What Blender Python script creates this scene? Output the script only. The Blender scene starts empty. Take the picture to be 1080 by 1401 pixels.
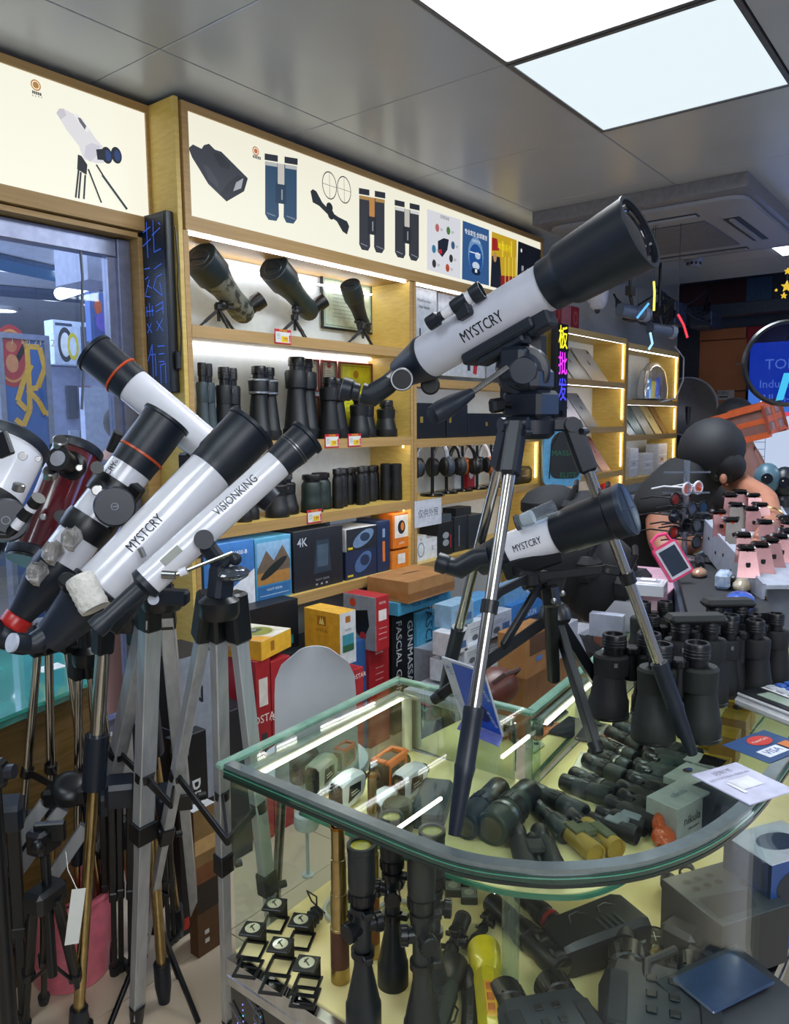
import bpy, bmesh, math, random
from mathutils import Matrix, Vector
random.seed(7)
SC = bpy.context.scene
COL = SC.collection
PI = math.pi
# ------------------------------------------------------------------ camera
FPX, PITCH, AZ, ROLL = 1058.6, math.radians(6.68), math.radians(38.1), math.radians(0.479)
EYE = Vector((0, 0, 1.6))
FW = Vector((math.cos(AZ)*math.cos(PITCH), math.sin(AZ)*math.cos(PITCH), -math.sin(PITCH)))
_r0 = Vector((math.sin(AZ), -math.cos(AZ), 0)); _u0 = _r0.cross(FW)
RT = _r0*math.cos(ROLL) - _u0*math.sin(ROLL); UP = _u0*math.cos(ROLL) + _r0*math.sin(ROLL)
cd = bpy.data.cameras.new('camera'); cam = bpy.data.objects.new('camera', cd); COL.objects.link(cam)
cd.sensor_fit = 'HORIZONTAL'; cd.sensor_width = 36; cd.lens = 36*FPX/1080; cd.clip_start = 0.02
cam.matrix_world = Matrix.Translation(EYE) @ Matrix((RT, UP, -FW)).transposed().to_4x4()
SC.camera = cam
# ------------------------------------------------------------------ world and light
SC.view_settings.view_transform = 'Standard'; SC.view_settings.look = 'None'
SC.view_settings.exposure = 0.0; SC.view_settings.gamma = 1.0; SC.view_settings.use_curve_mapping = False
wd = bpy.data.worlds.new('mall_light'); SC.world = wd; wd.use_nodes = True
wd.node_tree.nodes['Background'].inputs[0].default_value = (0.46, 0.53, 0.70, 1)
wd.node_tree.nodes['Background'].inputs[1].default_value = 0.6
def area(name, loc, size, energy, col, rot=(0, 0, 0), sy=None):
    l = bpy.data.lights.new(name, 'AREA'); l.energy = energy; l.color = col; l.size = size
    if sy: l.shape = 'RECTANGLE'; l.size_y = sy
    o = bpy.data.objects.new(name, l); COL.objects.link(o); o.location = loc; o.rotation_euler = rot; return o
area('fill_light_behind', (-0.6, -1.3, 2.55), 1.6, 55, (0.93, 0.95, 1.0), (math.radians(58), 0, math.radians(-42)))  # added fill that brightens the camera side of the scene
area('blue_fill_light', (6.2, -2.0, 1.9), 1.4, 20, (0.18, 0.38, 1.0), (math.radians(75), 0, math.radians(25)))  # added blue area light for the tinge from the right; no sign modelled
LIGHT_E = 11.0      # emission of the ceiling panels
STRIP_E = 14.0     # emission of shelf LED strips
SIGN_E = 0.93      # emission of the backlit fascia
# pixel -> point on a real plane
def ray(x, y): return FW + RT*((x-540)/FPX) - UP*((y-700.5)/FPX)
def onp(x, y, ax, v):
    d = ray(x, y); return EYE + d*((v-EYE[ax])/d[ax])
def X(x, y, v): return onp(x, y, 0, v)
def Y(x, y, v): return onp(x, y, 1, v)
def Z(x, y, v): return onp(x, y, 2, v)
def K(x, y, t): return EYE + ray(x, y)*t
def V(*a): return Vector(a[0] if len(a) == 1 else a)
# ------------------------------------------------------------------ materials
def lin(h):
    h = h.lstrip('#'); o = []
    for i in (0, 2, 4):
        c = int(h[i:i+2], 16)/255
        o.append(c/12.92 if c <= 0.04045 else ((c+0.055)/1.055)**2.4)
    return (*o, 1)
MATS = {}
def mat(h, rough=0.5, metal=0.0, kind='plain', emit=0, scale=30.0, amt=0.12, coat=0, h2=None):
    key = (h, rough, metal, kind, emit, scale, amt, coat, h2)
    if key in MATS: return MATS[key]
    m = bpy.data.materials.new('%s_%s' % (kind, h.strip('#'))); m.use_nodes = True; MATS[key] = m
    nt = m.node_tree; N = nt.nodes; L = nt.links; b = N['Principled BSDF']
    b.inputs['Roughness'].default_value = rough; b.inputs['Metallic'].default_value = metal
    b.inputs['Coat Weight'].default_value = coat
    col = lin(h); tc = N.new('ShaderNodeTexCoord')
    if kind == 'glow':
        b.inputs['Base Color'].default_value = (col[0]*.1, col[1]*.1, col[2]*.1, 1); b.inputs['Emission Color'].default_value = col
        b.inputs['Emission Strength'].default_value = emit; return m
    no = N.new('ShaderNodeTexNoise'); no.inputs['Scale'].default_value = scale; no.inputs['Detail'].default_value = 3
    mp = N.new('ShaderNodeMapping'); L.new(tc.outputs['Object'], mp.inputs[0]); L.new(mp.outputs[0], no.inputs[0])
    rp = N.new('ShaderNodeValToRGB'); L.new(no.outputs[0], rp.inputs[0])
    c2 = lin(h2) if h2 else tuple(min(1, c*(1-amt)) for c in col[:3])+(1,)
    if h2 is None: col = tuple(min(1, c*(1+amt*0.6)) for c in col[:3])+(1,)
    rp.color_ramp.elements[0].color = c2; rp.color_ramp.elements[1].color = col
    rp.color_ramp.elements[0].position = 0.35; rp.color_ramp.elements[1].position = 0.65
    L.new(rp.outputs[0], b.inputs['Base Color'])
    if kind == 'wood':
        mp.inputs['Scale'].default_value = (0.35, 2.0, 9.0); no.inputs['Scale'].default_value = 8; no.inputs['Detail'].default_value = 6
    if kind == 'brushed':
        mp.inputs['Scale'].default_value = (1, 1, 0.05); no.inputs['Scale'].default_value = 60
    if kind in ('camo',):
        rp.color_ramp.interpolation = 'CONSTANT'; rp.color_ramp.elements[1].position = 0.5
        e = rp.color_ramp.elements.new(0.56); e.color = lin('#2a2c26')
    if kind in ('fabric', 'rubber', 'leather', 'crinkle'):
        bp = N.new('ShaderNodeBump'); bp.inputs['Strength'].default_value = 0.1 if kind != 'crinkle' else 0.9
        bp.inputs['Distance'].default_value = 0.002 if kind != 'crinkle' else 0.01
        n2 = N.new('ShaderNodeTexNoise'); n2.inputs['Scale'].default_value = 400 if kind != 'crinkle' else 60
        L.new(tc.outputs['Object'], n2.inputs[0]); L.new(n2.outputs[0], bp.inputs['Height']); L.new(bp.outputs[0], b.inputs['Normal'])
    return m
def glass(h='#e8f5ee', refl=0.10, alpha=0.06, rough=0.02, key=None):
    k = ('glass', h, refl, alpha, rough)
    if k in MATS: return MATS[k]
    m = bpy.data.materials.new('clear_glass'); m.use_nodes = True; MATS[k] = m
    nt = m.node_tree; N = nt.nodes; L = nt.links; N.remove(N['Principled BSDF']); out = N['Material Output']
    t = N.new('ShaderNodeBsdfTransparent'); t.inputs[0].default_value = lin(h)
    g = N.new('ShaderNodeBsdfGlossy'); g.inputs['Roughness'].default_value = rough; g.inputs[0].default_value = (1, 1, 1, 1)
    lw = N.new('ShaderNodeLayerWeight'); lw.inputs[0].default_value = 0.5
    pw = N.new('ShaderNodeMath'); pw.operation = 'POWER'; pw.inputs[1].default_value = 4.5; L.new(lw.outputs['Facing'], pw.inputs[0])
    mu = N.new('ShaderNodeMath'); mu.operation = 'MULTIPLY_ADD'; mu.inputs[1].default_value = 0.5; mu.inputs[2].default_value = refl*0.5
    L.new(pw.outputs[0], mu.inputs[0])
    mx = N.new('ShaderNodeMixShader'); L.new(mu.outputs[0], mx.inputs[0]); L.new(t.outputs[0], mx.inputs[1]); L.new(g.outputs[0], mx.inputs[2])
    d = N.new('ShaderNodeBsdfDiffuse'); d.inputs[0].default_value = lin(h)
    no = N.new('ShaderNodeTexNoise'); no.inputs['Scale'].default_value = 6
    ma = N.new('ShaderNodeMath'); ma.operation = 'MULTIPLY'; ma.inputs[1].default_value = alpha*2; L.new(no.outputs[0], ma.inputs[0])
    m2 = N.new('ShaderNodeMixShader'); L.new(ma.outputs[0], m2.inputs[0]); L.new(mx.outputs[0], m2.inputs[1]); L.new(d.outputs[0], m2.inputs[2])
    L.new(m2.outputs[0], out.inputs[0]); return m
BLACK = mat('#0d0f13', 0.36); RUB = mat('#0e1114', 0.52, kind='rubber'); GLOSSB = mat('#0c0d10', 0.15, coat=0.5)
NAVYB = mat('#0e1522', 0.4); CHROME = mat('#b8b4ac', 0.16, 1.0, 'brushed'); STEEL = mat('#9a9a98', 0.3, 1.0)
GOLDM = mat('#b09a6a', 0.28, 1.0); WHITE = mat('#e4e4ea', 0.25, coat=0.4, amt=0.03); ALU = mat('#b9bcc0', 0.38, 0.6, 'brushed')
WOOD = mat('#d8b87c', 0.5, kind='wood', h2='#ccaa68'); WOODD = mat('#b8945e', 0.5, kind='wood', h2='#aa864e')
PAPER = mat('#dcdcd6', 0.7, amt=0.04); LENS = mat('#0a0c18', 0.05, coat=1.0); CARD = mat('#a97a48', 0.75, h2='#9c6e3e', scale=12)
GREENG = mat('#0f5a44', 0.12, coat=0.6); OLIVE = mat('#454a34', 0.55, kind='rubber'); DGREEN = mat('#1c2a26', 0.5, kind='rubber')
# ------------------------------------------------------------------ mesh building
def frame(o, z, x=None):
    z = Vector(z).normalized(); x = Vector(x) if x is not None else (Vector((0, 0, 1)) if abs(z.z) < 0.95 else Vector((1, 0, 0)))
    x = (x - z*x.dot(z)).normalized(); y = z.cross(x)
    m = Matrix((x, y, z)).transposed().to_4x4(); m.translation = Vector(o); return m
def T(x=0, y=0, z=0): return Matrix.Translation((x, y, z))
def RX(d): return Matrix.Rotation(math.radians(d), 4, 'X')
def RY(d): return Matrix.Rotation(math.radians(d), 4, 'Y')
def RZ(d): return Matrix.Rotation(math.radians(d), 4, 'Z')
I4 = Matrix.Identity(4)
_txt = {}
def text_mesh(s, bold=False):
    k = (s, bold)
    if k not in _txt and bold and 'M' in s:
        vs, fs = text_mesh(s); n = len(vs); _txt[k] = ([v+Vector((d, 0, d*.02)) for d in (-.014, .014) for v in vs], list(fs)+[tuple(i+n for i in f) for f in fs])
    if k not in _txt:
        cu = bpy.data.curves.new('lettering', 'FONT'); cu.body = s; cu.size = 1; cu.align_x = 'CENTER'; cu.align_y = 'CENTER'
        cu.resolution_u = 2
        if bold: cu.offset = 0.006
        o = bpy.data.objects.new('lettering', cu); COL.objects.link(o)
        dg = bpy.context.evaluated_depsgraph_get(); me = bpy.data.meshes.new_from_object(o.evaluated_get(dg))
        _txt[k] = ([v.co.copy() for v in me.vertices], [tuple(p.vertices) for p in me.polygons])
        bpy.data.objects.remove(o); bpy.data.curves.remove(cu); bpy.data.meshes.remove(me)
    return _txt[k]
class MB:
    def __init__(s, m=None, mt=None): s.v = []; s.f = []; s.mi = []; s.mats = []; s.m = m or I4; s.lay = 0; s.use(mt or BLACK)
    def use(s, mt):
        if mt not in s.mats: s.mats.append(mt)
        s.c = s.mats.index(mt); return s
    def add(s, vs, fs, m=None):
        mm = s.m @ m if m is not None else s.m; n = len(s.v)
        s.v += [mm @ Vector(v) for v in vs]
        for f in fs: s.f.append(tuple(n+i for i in f)); s.mi.append(s.c)
        return s
    def box(s, x0, x1, y0, y1, z0, z1, bv=0, m=None, mt=None):
        if mt: s.use(mt)
        if bv:
            b = min(bv, 0.49*min(abs(x1-x0), abs(y1-y0), abs(z1-z0)))
            vs = []; X_ = (x0, x1); Y_ = (y0, y1); Z_ = (z0, z1)
            for i in (0, 1):
                for j in (0, 1):
                    for k in (0, 1):
                        sx, sy, sz = (1, -1)[i], (1, -1)[j], (1, -1)[k]
                        vs += [(X_[i], Y_[j]+sy*b, Z_[k]+sz*b), (X_[i]+sx*b, Y_[j], Z_[k]+sz*b), (X_[i]+sx*b, Y_[j]+sy*b, Z_[k])]
            def q(i, j, k, a): return ((i*2+j)*2+k)*3+a
            fs = [(q(0,0,0,0), q(0,0,1,0), q(0,1,1,0), q(0,1,0,0)), (q(1,0,0,0), q(1,1,0,0), q(1,1,1,0), q(1,0,1,0)),
                  (q(0,0,0,1), q(1,0,0,1), q(1,0,1,1), q(0,0,1,1)), (q(0,1,0,1), q(0,1,1,1), q(1,1,1,1), q(1,1,0,1)),
                  (q(0,0,0,2), q(0,1,0,2), q(1,1,0,2), q(1,0,0,2)), (q(0,0,1,2), q(1,0,1,2), q(1,1,1,2), q(0,1,1,2))]
            for i in (0, 1):
                for j in (0, 1): fs.append((q(i,j,0,0), q(i,j,1,0), q(i,j,1,1), q(i,j,0,1)))
                for k in (0, 1): fs.append((q(i,0,k,0), q(i,1,k,0), q(i,1,k,2), q(i,0,k,2)))
            for j in (0, 1):
                for k in (0, 1): fs.append((q(0,j,k,1), q(1,j,k,1), q(1,j,k,2), q(0,j,k,2)))
            for i in (0, 1):
                for j in (0, 1):
                    for k in (0, 1): fs.append((q(i,j,k,0), q(i,j,k,1), q(i,j,k,2)))
            return s.add(vs, fs, m)
        vs = [(x, y, z) for x in (x0, x1) for y in (y0, y1) for z in (z0, z1)]
        return s.add(vs, [(0,1,3,2), (4,6,7,5), (0,4,5,1), (2,3,7,6), (0,2,6,4), (1,5,7,3)], m)
    def cbox(s, c, d, bv=0, m=None, mt=None):
        return s.box(c[0]-d[0]/2, c[0]+d[0]/2, c[1]-d[1]/2, c[1]+d[1]/2, c[2]-d[2]/2, c[2]+d[2]/2, bv, m, mt)
    def lathe(s, prof, n=24, m=None, mt=None, sx=1, sy=1):
        if mt: s.use(mt)
        vs = []; fs = []; rings = []
        for r, z in prof:
            if r <= 1e-6: rings.append((len(vs), 1)); vs.append((0, 0, z))
            else:
                rings.append((len(vs), n)); vs += [(r*sx*math.cos(2*PI*i/n), r*sy*math.sin(2*PI*i/n), z) for i in range(n)]
        for (a, na), (b, nb) in zip(rings, rings[1:]):
            for i in range(n):
                j = (i+1) % n
                if na == 1 and nb == 1: break
                if na == 1: fs.append((a, b+j, b+i))
                elif nb == 1: fs.append((a+i, a+j, b))
                else: fs.append((a+i, a+j, b+j, b+i))
        return s.add(vs, fs, m)
    def cyl(s, r, z0, z1, n=20, m=None, mt=None, bv=0, sx=1, sy=1):
        p = [(0, z0), (r-bv, z0), (r, z0+bv), (r, z1-bv), (r-bv, z1), (0, z1)] if bv else [(0, z0), (r, z0), (r, z1), (0, z1)]
        return s.lathe(p, n, m, mt, sx, sy)
    def rod(s, a, b, r1, r2=None, n=12, mt=None):
        a = Vector(a); b = Vector(b); r2 = r1 if r2 is None else r2
        return s.lathe([(0, 0), (r1, 0), (r2, (b-a).length), (0, (b-a).length)], n, frame(a, b-a), mt)
    def bar(s, a, b, w, h, x=None, bv=0, mt=None):      # rectangular bar from a to b
        a = Vector(a); b = Vector(b); L = (b-a).length
        return s.box(-w/2, w/2, -h/2, h/2, 0, L, bv, frame(a, b-a, x), mt)
    def ball(s, c, r, n=16, mt=None, sc=(1, 1, 1), m=None):
        k = n//2; p = [(r*math.sin(PI*i/k), -r*math.cos(PI*i/k)) for i in range(k+1)]
        p[0] = (0, -r); p[-1] = (0, r)
        return s.lathe(p, n, (m or I4) @ T(*c) @ Matrix.Diagonal((*sc, 1)), mt)
    def path(s, pts, r, n=6, mt=None, closed=False):
        if mt: s.use(mt)
        pts = [Vector(p) for p in pts]; k = len(pts); vs = []; fs = []; up = None
        for i, p in enumerate(pts):
            a = pts[i-1] if (i or closed) else p; b = pts[(i+1) % k] if (i < k-1 or closed) else p
            fr = frame(p, b-a, up); up = fr.col[0].to_3d()
            rr = r[i] if isinstance(r, (list, tuple)) else r
            vs += [fr @ Vector((rr*math.cos(2*PI*j/n), rr*math.sin(2*PI*j/n), 0)) for j in range(n)]
        for i in range(k if closed else k-1):
            a = i*n; b = ((i+1) % k)*n
            for j in range(n): fs.append((a+j, a+(j+1) % n, b+(j+1) % n, b+j))
        if not closed: fs.append(tuple(range(n-1, -1, -1))); fs.append(tuple((k-1)*n+j for j in range(n)))
        return s.add(vs, fs)
    def prism(s, poly, z0, z1, m=None, mt=None, bv=0, taper=1.0):
        if mt: s.use(mt)
        n = len(poly); vs = [(x, y, z0) for x, y in poly] + [(x*taper, y*taper, z1) for x, y in poly]
        fs = [tuple(range(n-1, -1, -1)), tuple(range(n, 2*n))] + [(i, (i+1) % n, n+(i+1) % n, n+i) for i in range(n)]
        return s.add(vs, fs, m)
    def loft(s, rings, m=None, mt=None, cap=True):      # rings: lists of 3D points of equal count
        if mt: s.use(mt)
        n = len(rings[0]); vs = [p for r in rings for p in r]; fs = []
        for k in range(len(rings)-1):
            for i in range(n): fs.append((k*n+i, k*n+(i+1) % n, (k+1)*n+(i+1) % n, (k+1)*n+i))
        if cap: fs += [tuple(range(n-1, -1, -1)), tuple(range((len(rings)-1)*n, len(rings)*n))]
        return s.add(vs, fs, m)
    # flat print in the local xy plane, each piece a hair above the last
    def _z(s): s.lay += 1; return 0.0003*s.lay
    def rect(s, x0, y0, x1, y1, mt=None, m=None):
        if mt: s.use(mt)
        z = s._z(); return s.add([(x0, y0, z), (x1, y0, z), (x1, y1, z), (x0, y1, z)], [(0, 1, 2, 3)], m)
    def disc(s, x, y, rx, ry=None, mt=None, n=20, m=None, a0=0, a1=360, rot=0):
        if mt: s.use(mt)
        z = s._z(); ry = rx if ry is None else ry; c, sn = math.cos(math.radians(rot)), math.sin(math.radians(rot)); P = []
        for i in range(n + (a1-a0 < 360)):
            t = math.radians(a0+(a1-a0)*i/n); u, w = rx*math.cos(t), ry*math.sin(t); P.append((x+u*c-w*sn, y+u*sn+w*c, z))
        return s.add(P, [tuple(range(len(P)))], m)
    def ring(s, x, y, r, w, mt=None, n=24, m=None, sy=1):
        if mt: s.use(mt)
        z = s._z(); P = [(x+q*math.cos(2*PI*i/n), y+sy*q*math.sin(2*PI*i/n), z) for q in (r, r-w) for i in range(n)]
        return s.add(P, [(i, (i+1) % n, n+(i+1) % n, n+i) for i in range(n)], m)
    def poly(s, P, mt=None, m=None):
        if mt: s.use(mt)
        z = s._z(); a = sum(P[i][0]*P[(i+1) % len(P)][1]-P[(i+1) % len(P)][0]*P[i][1] for i in range(len(P)))
        if a < 0: P = P[::-1]
        return s.add([(x, y, z) for x, y in P], [tuple(range(len(P)))], m)
    def line(s, x0, y0, x1, y1, w, mt=None):
        d = Vector((x1-x0, y1-y0)); n = Vector((-d.y, d.x)).normalized()*w/2
        return s.poly([(x0+n.x, y0+n.y), (x0-n.x, y0-n.y), (x1-n.x, y1-n.y), (x1+n.x, y1+n.y)], mt)
    def text(s, t, x, y, size, mt=None, rot=0, sx=1, bold=False, m=None, wrap=0):
        if mt: s.use(mt)
        vs, fs = text_mesh(t, bold); z = s._z(); mm = T(x, y, z) @ RZ(rot) @ Matrix.Diagonal((size*sx, size, 1, 1))
        if wrap:     # wrap round a cylinder of that radius running along local x
            bm = bmesh.new(); bv = [bm.verts.new(mm @ v) for v in vs]
            for f in fs:
                try: bm.faces.new([bv[i] for i in f])
                except ValueError: pass
            bmesh.ops.triangulate(bm, faces=bm.faces[:])
            for k in range(-8, 9): bmesh.ops.bisect_plane(bm, geom=bm.verts[:]+bm.edges[:]+bm.faces[:], plane_co=(0, y+size*k*.07, 0), plane_no=(0, 1, 0))
            bm.verts.index_update(); P = [v.co.copy() for v in bm.verts]; fs = [tuple(v.index for v in f.verts) for f in bm.faces]; bm.free(); P = [(p.x, wrap*math.sin(p.y/wrap), wrap*math.cos(p.y/wrap)-wrap+z) for p in P]
            return s.add(P, fs, m)
        return s.add([mm @ v for v in vs], fs, m)
    def build(s, name, parent=None, smooth=True, local=True, sharp=35, fixn=True):
        me = bpy.data.meshes.new(name)
        vs = s.v
        if parent is not None and local:
            inv = parent.matrix_basis.inverted(); vs = [inv @ v for v in vs]
        me.from_pydata([tuple(v) for v in vs], [], s.f)
        for mt in s.mats: me.materials.append(mt)
        me.polygons.foreach_set('material_index', s.mi)
        if s.lay == 0 and fixn:
            bm = bmesh.new(); bm.from_mesh(me); bmesh.ops.recalc_face_normals(bm, faces=bm.faces); bm.to_mesh(me); bm.free()
        if smooth: me.shade_smooth(); me.set_sharp_from_angle(angle=math.radians(sharp))
        me.update()
        o = bpy.data.objects.new(name, me); COL.objects.link(o)
        if parent is not None: o.parent = parent
        return o
def tag(o, label, cat, group=None):
    o['label'] = label; o['category'] = cat
    if group: o['group'] = group
    return o
def thing(name, label, cat, m=I4, group=None):
    if isinstance(m, Vector): m = Matrix.Translation(m)
    o = bpy.data.objects.new(name, None); COL.objects.link(o); o.empty_display_size = 0.05
    o.matrix_basis = m; return tag(o, label, cat, group)
def struct(o): o['kind'] = 'structure'; return o
def part(name, parent, mt=None, m=None):      # returns an MB whose coordinates are the parent's own
    b = MB(m or I4, mt); b.target = (name, parent); return b
class P(MB):       # a part in the parent's local coordinates, closed by .end()
    def __init__(s, name, parent, mt=None, m=None): super().__init__(m, mt); s.n = name; s.p = parent
    def end(s, label=None, **k):
        o = s.build(s.n, s.p, local=False, **k)
        if label: o['label'] = label
        return o
def kids(o): return [c for c in bpy.data.objects if c.parent == o]
def dup(o, m, label=None, group=None):
    def cp(a, par):
        c = a.copy(); COL.objects.link(c); c.parent = par
        for k in CH.get(a.name, ()): cp(k, c)
        return c
    CH = {}
    for k in bpy.data.objects:
        if k.parent: CH.setdefault(k.parent.name, []).append(k)
    c = cp(o, None); c.matrix_basis = m
    if label: c['label'] = label
    if group: c['group'] = group
    return c
def at(p, rz=0, rx=0, ry=0, s=1.0):
    return Matrix.Translation(Vector(p)) @ RZ(rz) @ RY(ry) @ RX(rx) @ Matrix.Scale(s, 4)
def G(h, e=1.0): return mat(h, 0.5, kind='glow', emit=e)
# ================================================================== the setting
CZ = 2.85
TILE = mat('#c9b8a0', 0.22, amt=0.06, scale=3); CEILM = mat('#b4b9c0', 0.28, 0.1, amt=0.06, scale=1.5)
fl = MB(mt=mat('#8d8478', 0.7)); fl.box(-3, 9, -3, 2.95, -0.06, -0.008); fl.box(-3, 9, 2.95, 9, -0.06, -0.002)
FLOOR = struct(fl.build('floor'))
tme = None
for i in range(-2, 12):
    for j in range(-4, 5):
        x = 0.86+0.6*(i-1)+0.001; y = 1.83+0.6*(j-3)
        if y > 2.3 or x > 6.5: continue
        if tme is None:
            b = MB(mt=TILE); b.box(0.0015, 0.5985, 0.0015, 0.5985, -0.009, 0.0, 0.001); o = b.build('floor_tile'); tme = o.data
        else: o = bpy.data.objects.new('floor_tile', tme); COL.objects.link(o)
        o.location = (x, y, 0); o.parent = FLOOR
ce = MB(mt=mat('#3a3a3c', 0.6)); ce.box(-2.6, 7.48, -2.7, 2.95, CZ+0.012, CZ+0.06); CEIL = struct(ce.build('ceiling'))
gx = [1.70+0.835*k for k in range(-5, 7)]+[7.48]; gy = [-2.66, -1.82, -0.98, -0.14, 0.70, 1.475, 2.32, 2.95]
lights = {(4, 4): 'overexposed white square ceiling light panel nearest the camera', (5, 4): 'pale bluish square ceiling light panel with dust specks, farther of the two'}
def gi(k): return gx[k]
for i in range(len(gx)-1):
    for j in range(len(gy)-1):
        x0, x1, y0, y1 = gx[i], gx[i+1], gy[j], gy[j+1]
        if x1-x0 < 0.1: continue
        lit = (i, j) in ((5, 4), (6, 4), (2, 4), (5, 1), (2, 1), (9, 1), (8, 1))  # lit cells outside the view are added for illumination
        if lit:
            near = (i, j) == (5, 4)
            lab = {(5, 4): 'overexposed white ceiling light panel at the top edge of the photo', (6, 4): 'pale bluish ceiling light panel with dust specks, above the big telescope'}.get((i, j), 'flat white ceiling light panel added out of view behind or beside the camera')
            t = thing('ceiling_light', lab, 'ceiling light', T((x0+x1)/2, (y0+y1)/2, CZ), 'flat light panels in the ceiling' if lab.startswith('flat') else None)
            hx, hy = (x1-x0)/2-0.004, (y1-y0)/2-0.004
            b = P('frame', t, mat('#6e7076', 0.4, 0.6))
            for a in ((-hx, hx, -hy, -hy+0.018), (-hx, hx, hy-0.018, hy), (-hx, -hx+0.018, -hy+0.018, hy-0.018), (hx-0.018, hx, -hy+0.018, hy-0.018)): b.box(*a, -0.004, 0.012)
            b.end()
            b = P('diffuser', t, G('#ffffff' if near else '#e4f2f8', LIGHT_E if (i, j) != (6, 4) else 1.0)); b.box(-hx+0.018, hx-0.018, -hy+0.018, hy-0.018, 0.0, 0.01); b.end()
            continue
        b = MB(mt=CEILM); b.box(x0+0.002, x1-0.002, y0+0.002, y1-0.002, CZ, CZ+0.012, 0.002); o = b.build('ceiling_panel'); o.parent = CEIL
# second panel is dimmer to the eye but real light comes from both
area('panel_light', (2.95, 1.09, CZ-0.03), 0.7, 34, (0.80, 0.90, 1.0))
area('corridor_light', (1.0, 5.0, 2.5), 3.5, 150, (0.85, 0.9, 1.0))
area('corridor_up_fill', (0.6, 5.5, 0.9), 3.0, 130, (0.78, 0.85, 1.0), (PI, 0, 0))  # added upward fill that brightens the corridor ceiling
# walls round the shop
WALLM = mat('#b9b8b4', 0.7, amt=0.05)
b = MB(mt=WALLM); b.box(1.96, 8.7, 2.86, 2.95, 0, CZ+0.4); struct(b.build('wall_back'))
b = MB(mt=mat('#8c8c90', 0.7)); b.box(-2.7, -2.6, -2.7, 2.95, 0, CZ); struct(b.build('wall_left'))
b = MB(mt=mat('#3c4656', 0.7)); b.box(8.7, 8.8, -2.7, 2.95, 0, 3.3)
struct(b.build('wall_far'))
# window wall on the left: sill, posts and the header above the glass
YW = 2.72
b = MB(mt=WALLM); b.box(-2.6, 1.94, YW+0.03, YW+0.16, 0, 0.35); b.box(-2.6, 1.94, YW+0.10, YW+0.2, 2.33, CZ); struct(b.build('wall_window'))
b = MB(mt=WOODD); b.box(1.86, 1.936, YW+0.01, YW+0.2, 0.02, 2.33, 0.002); b.box(-2.6, 1.86, YW+0.01, YW+0.2, 2.325, 2.345); struct(b.build('trim_1'))
ALUF = mat('#8288a0', 0.35, 0.7)
w = MB(mt=ALUF); w.box(1.80, 1.857, YW+0.06, YW+0.14, 0.36, 2.32, 0.003); w.box(-2.6, 1.80, YW+0.07, YW+0.13, 2.25, 2.32, 0.003); w.box(1.765, 1.80, YW+0.08, YW+0.12, 0.36, 2.25)
w.box(-2.6, 1.80, YW+0.07, YW+0.13, 0.352, 0.40)
WIN = struct(w.build('window_1'))
g = MB(mt=glass('#e2eaf4', 0.10, 0.02)); g.box(-0.2, 1.765, YW+0.095, YW+0.101, 0.40, 2.25); o = g.build('pane'); o.parent = WIN
# dark far end of the shop beyond the ceiling edge
b = MB(mt=mat('#0f1626', 0.8)); b.box(7.5, 8.7, -2.7, 2.95, 3.28, 3.34); b.box(7.45, 7.5, -2.7, 2.95, CZ+0.06, 3.3); struct(b.build('ceiling'))
b = MB(mt=mat('#3a4658', 0.45, 0.3)); b.box(8.1, 8.25, -2.7, 2.6, 2.60, 2.72, 0.005); struct(b.build('trim_2'))
def wall_panel(n, lab, px, mt, dep=0.03, t=None):
    p0 = X(px[0], px[1], 8.69-dep); p1 = X(px[2], px[3], 8.69-dep)
    b = MB(mt=mt); b.box(8.69-dep, 8.695, min(p0.y, p1.y), max(p0.y, p1.y), min(p0.z, p1.z), max(p0.z, p1.z), 0.004)
    o = b.build('wall_panel'); o.parent = bpy.data.objects['wall_far']; o['label'] = lab; return o
ORA = mat('#a9663f', 0.55, amt=0.05, scale=4)
wall_panel('', 'orange wall panel, upper', (958, 452, 1021, 464), ORA)
wall_panel('', 'large orange wall panel', (958, 466, 1021, 534), ORA)
wall_panel('', 'lower orange wall panel', (958, 537, 1021, 640), ORA)
wall_panel('', 'red wall panel', (1023, 447, 1075, 504), mat('#93162f', 0.5), 0.04)
wall_panel('', 'orange strip under red panel', (1021, 505, 1030, 518), ORA)
wall_panel('', 'dark blue wall strip', (1021, 519, 1030, 600), mat('#12284e', 0.5))
wall_panel('', 'maroon bulkhead panel', (900, 395, 1021, 430), mat('#40222c', 0.6), 0.02)
wall_panel('', 'pale blue bulkhead panel', (1022, 381, 1054, 428), mat('#3e5c86', 0.5), 0.02)
wall_panel('', 'navy wall panel', (900, 450, 956, 640), mat('#2c303e', 0.5), 0.02)
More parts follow.
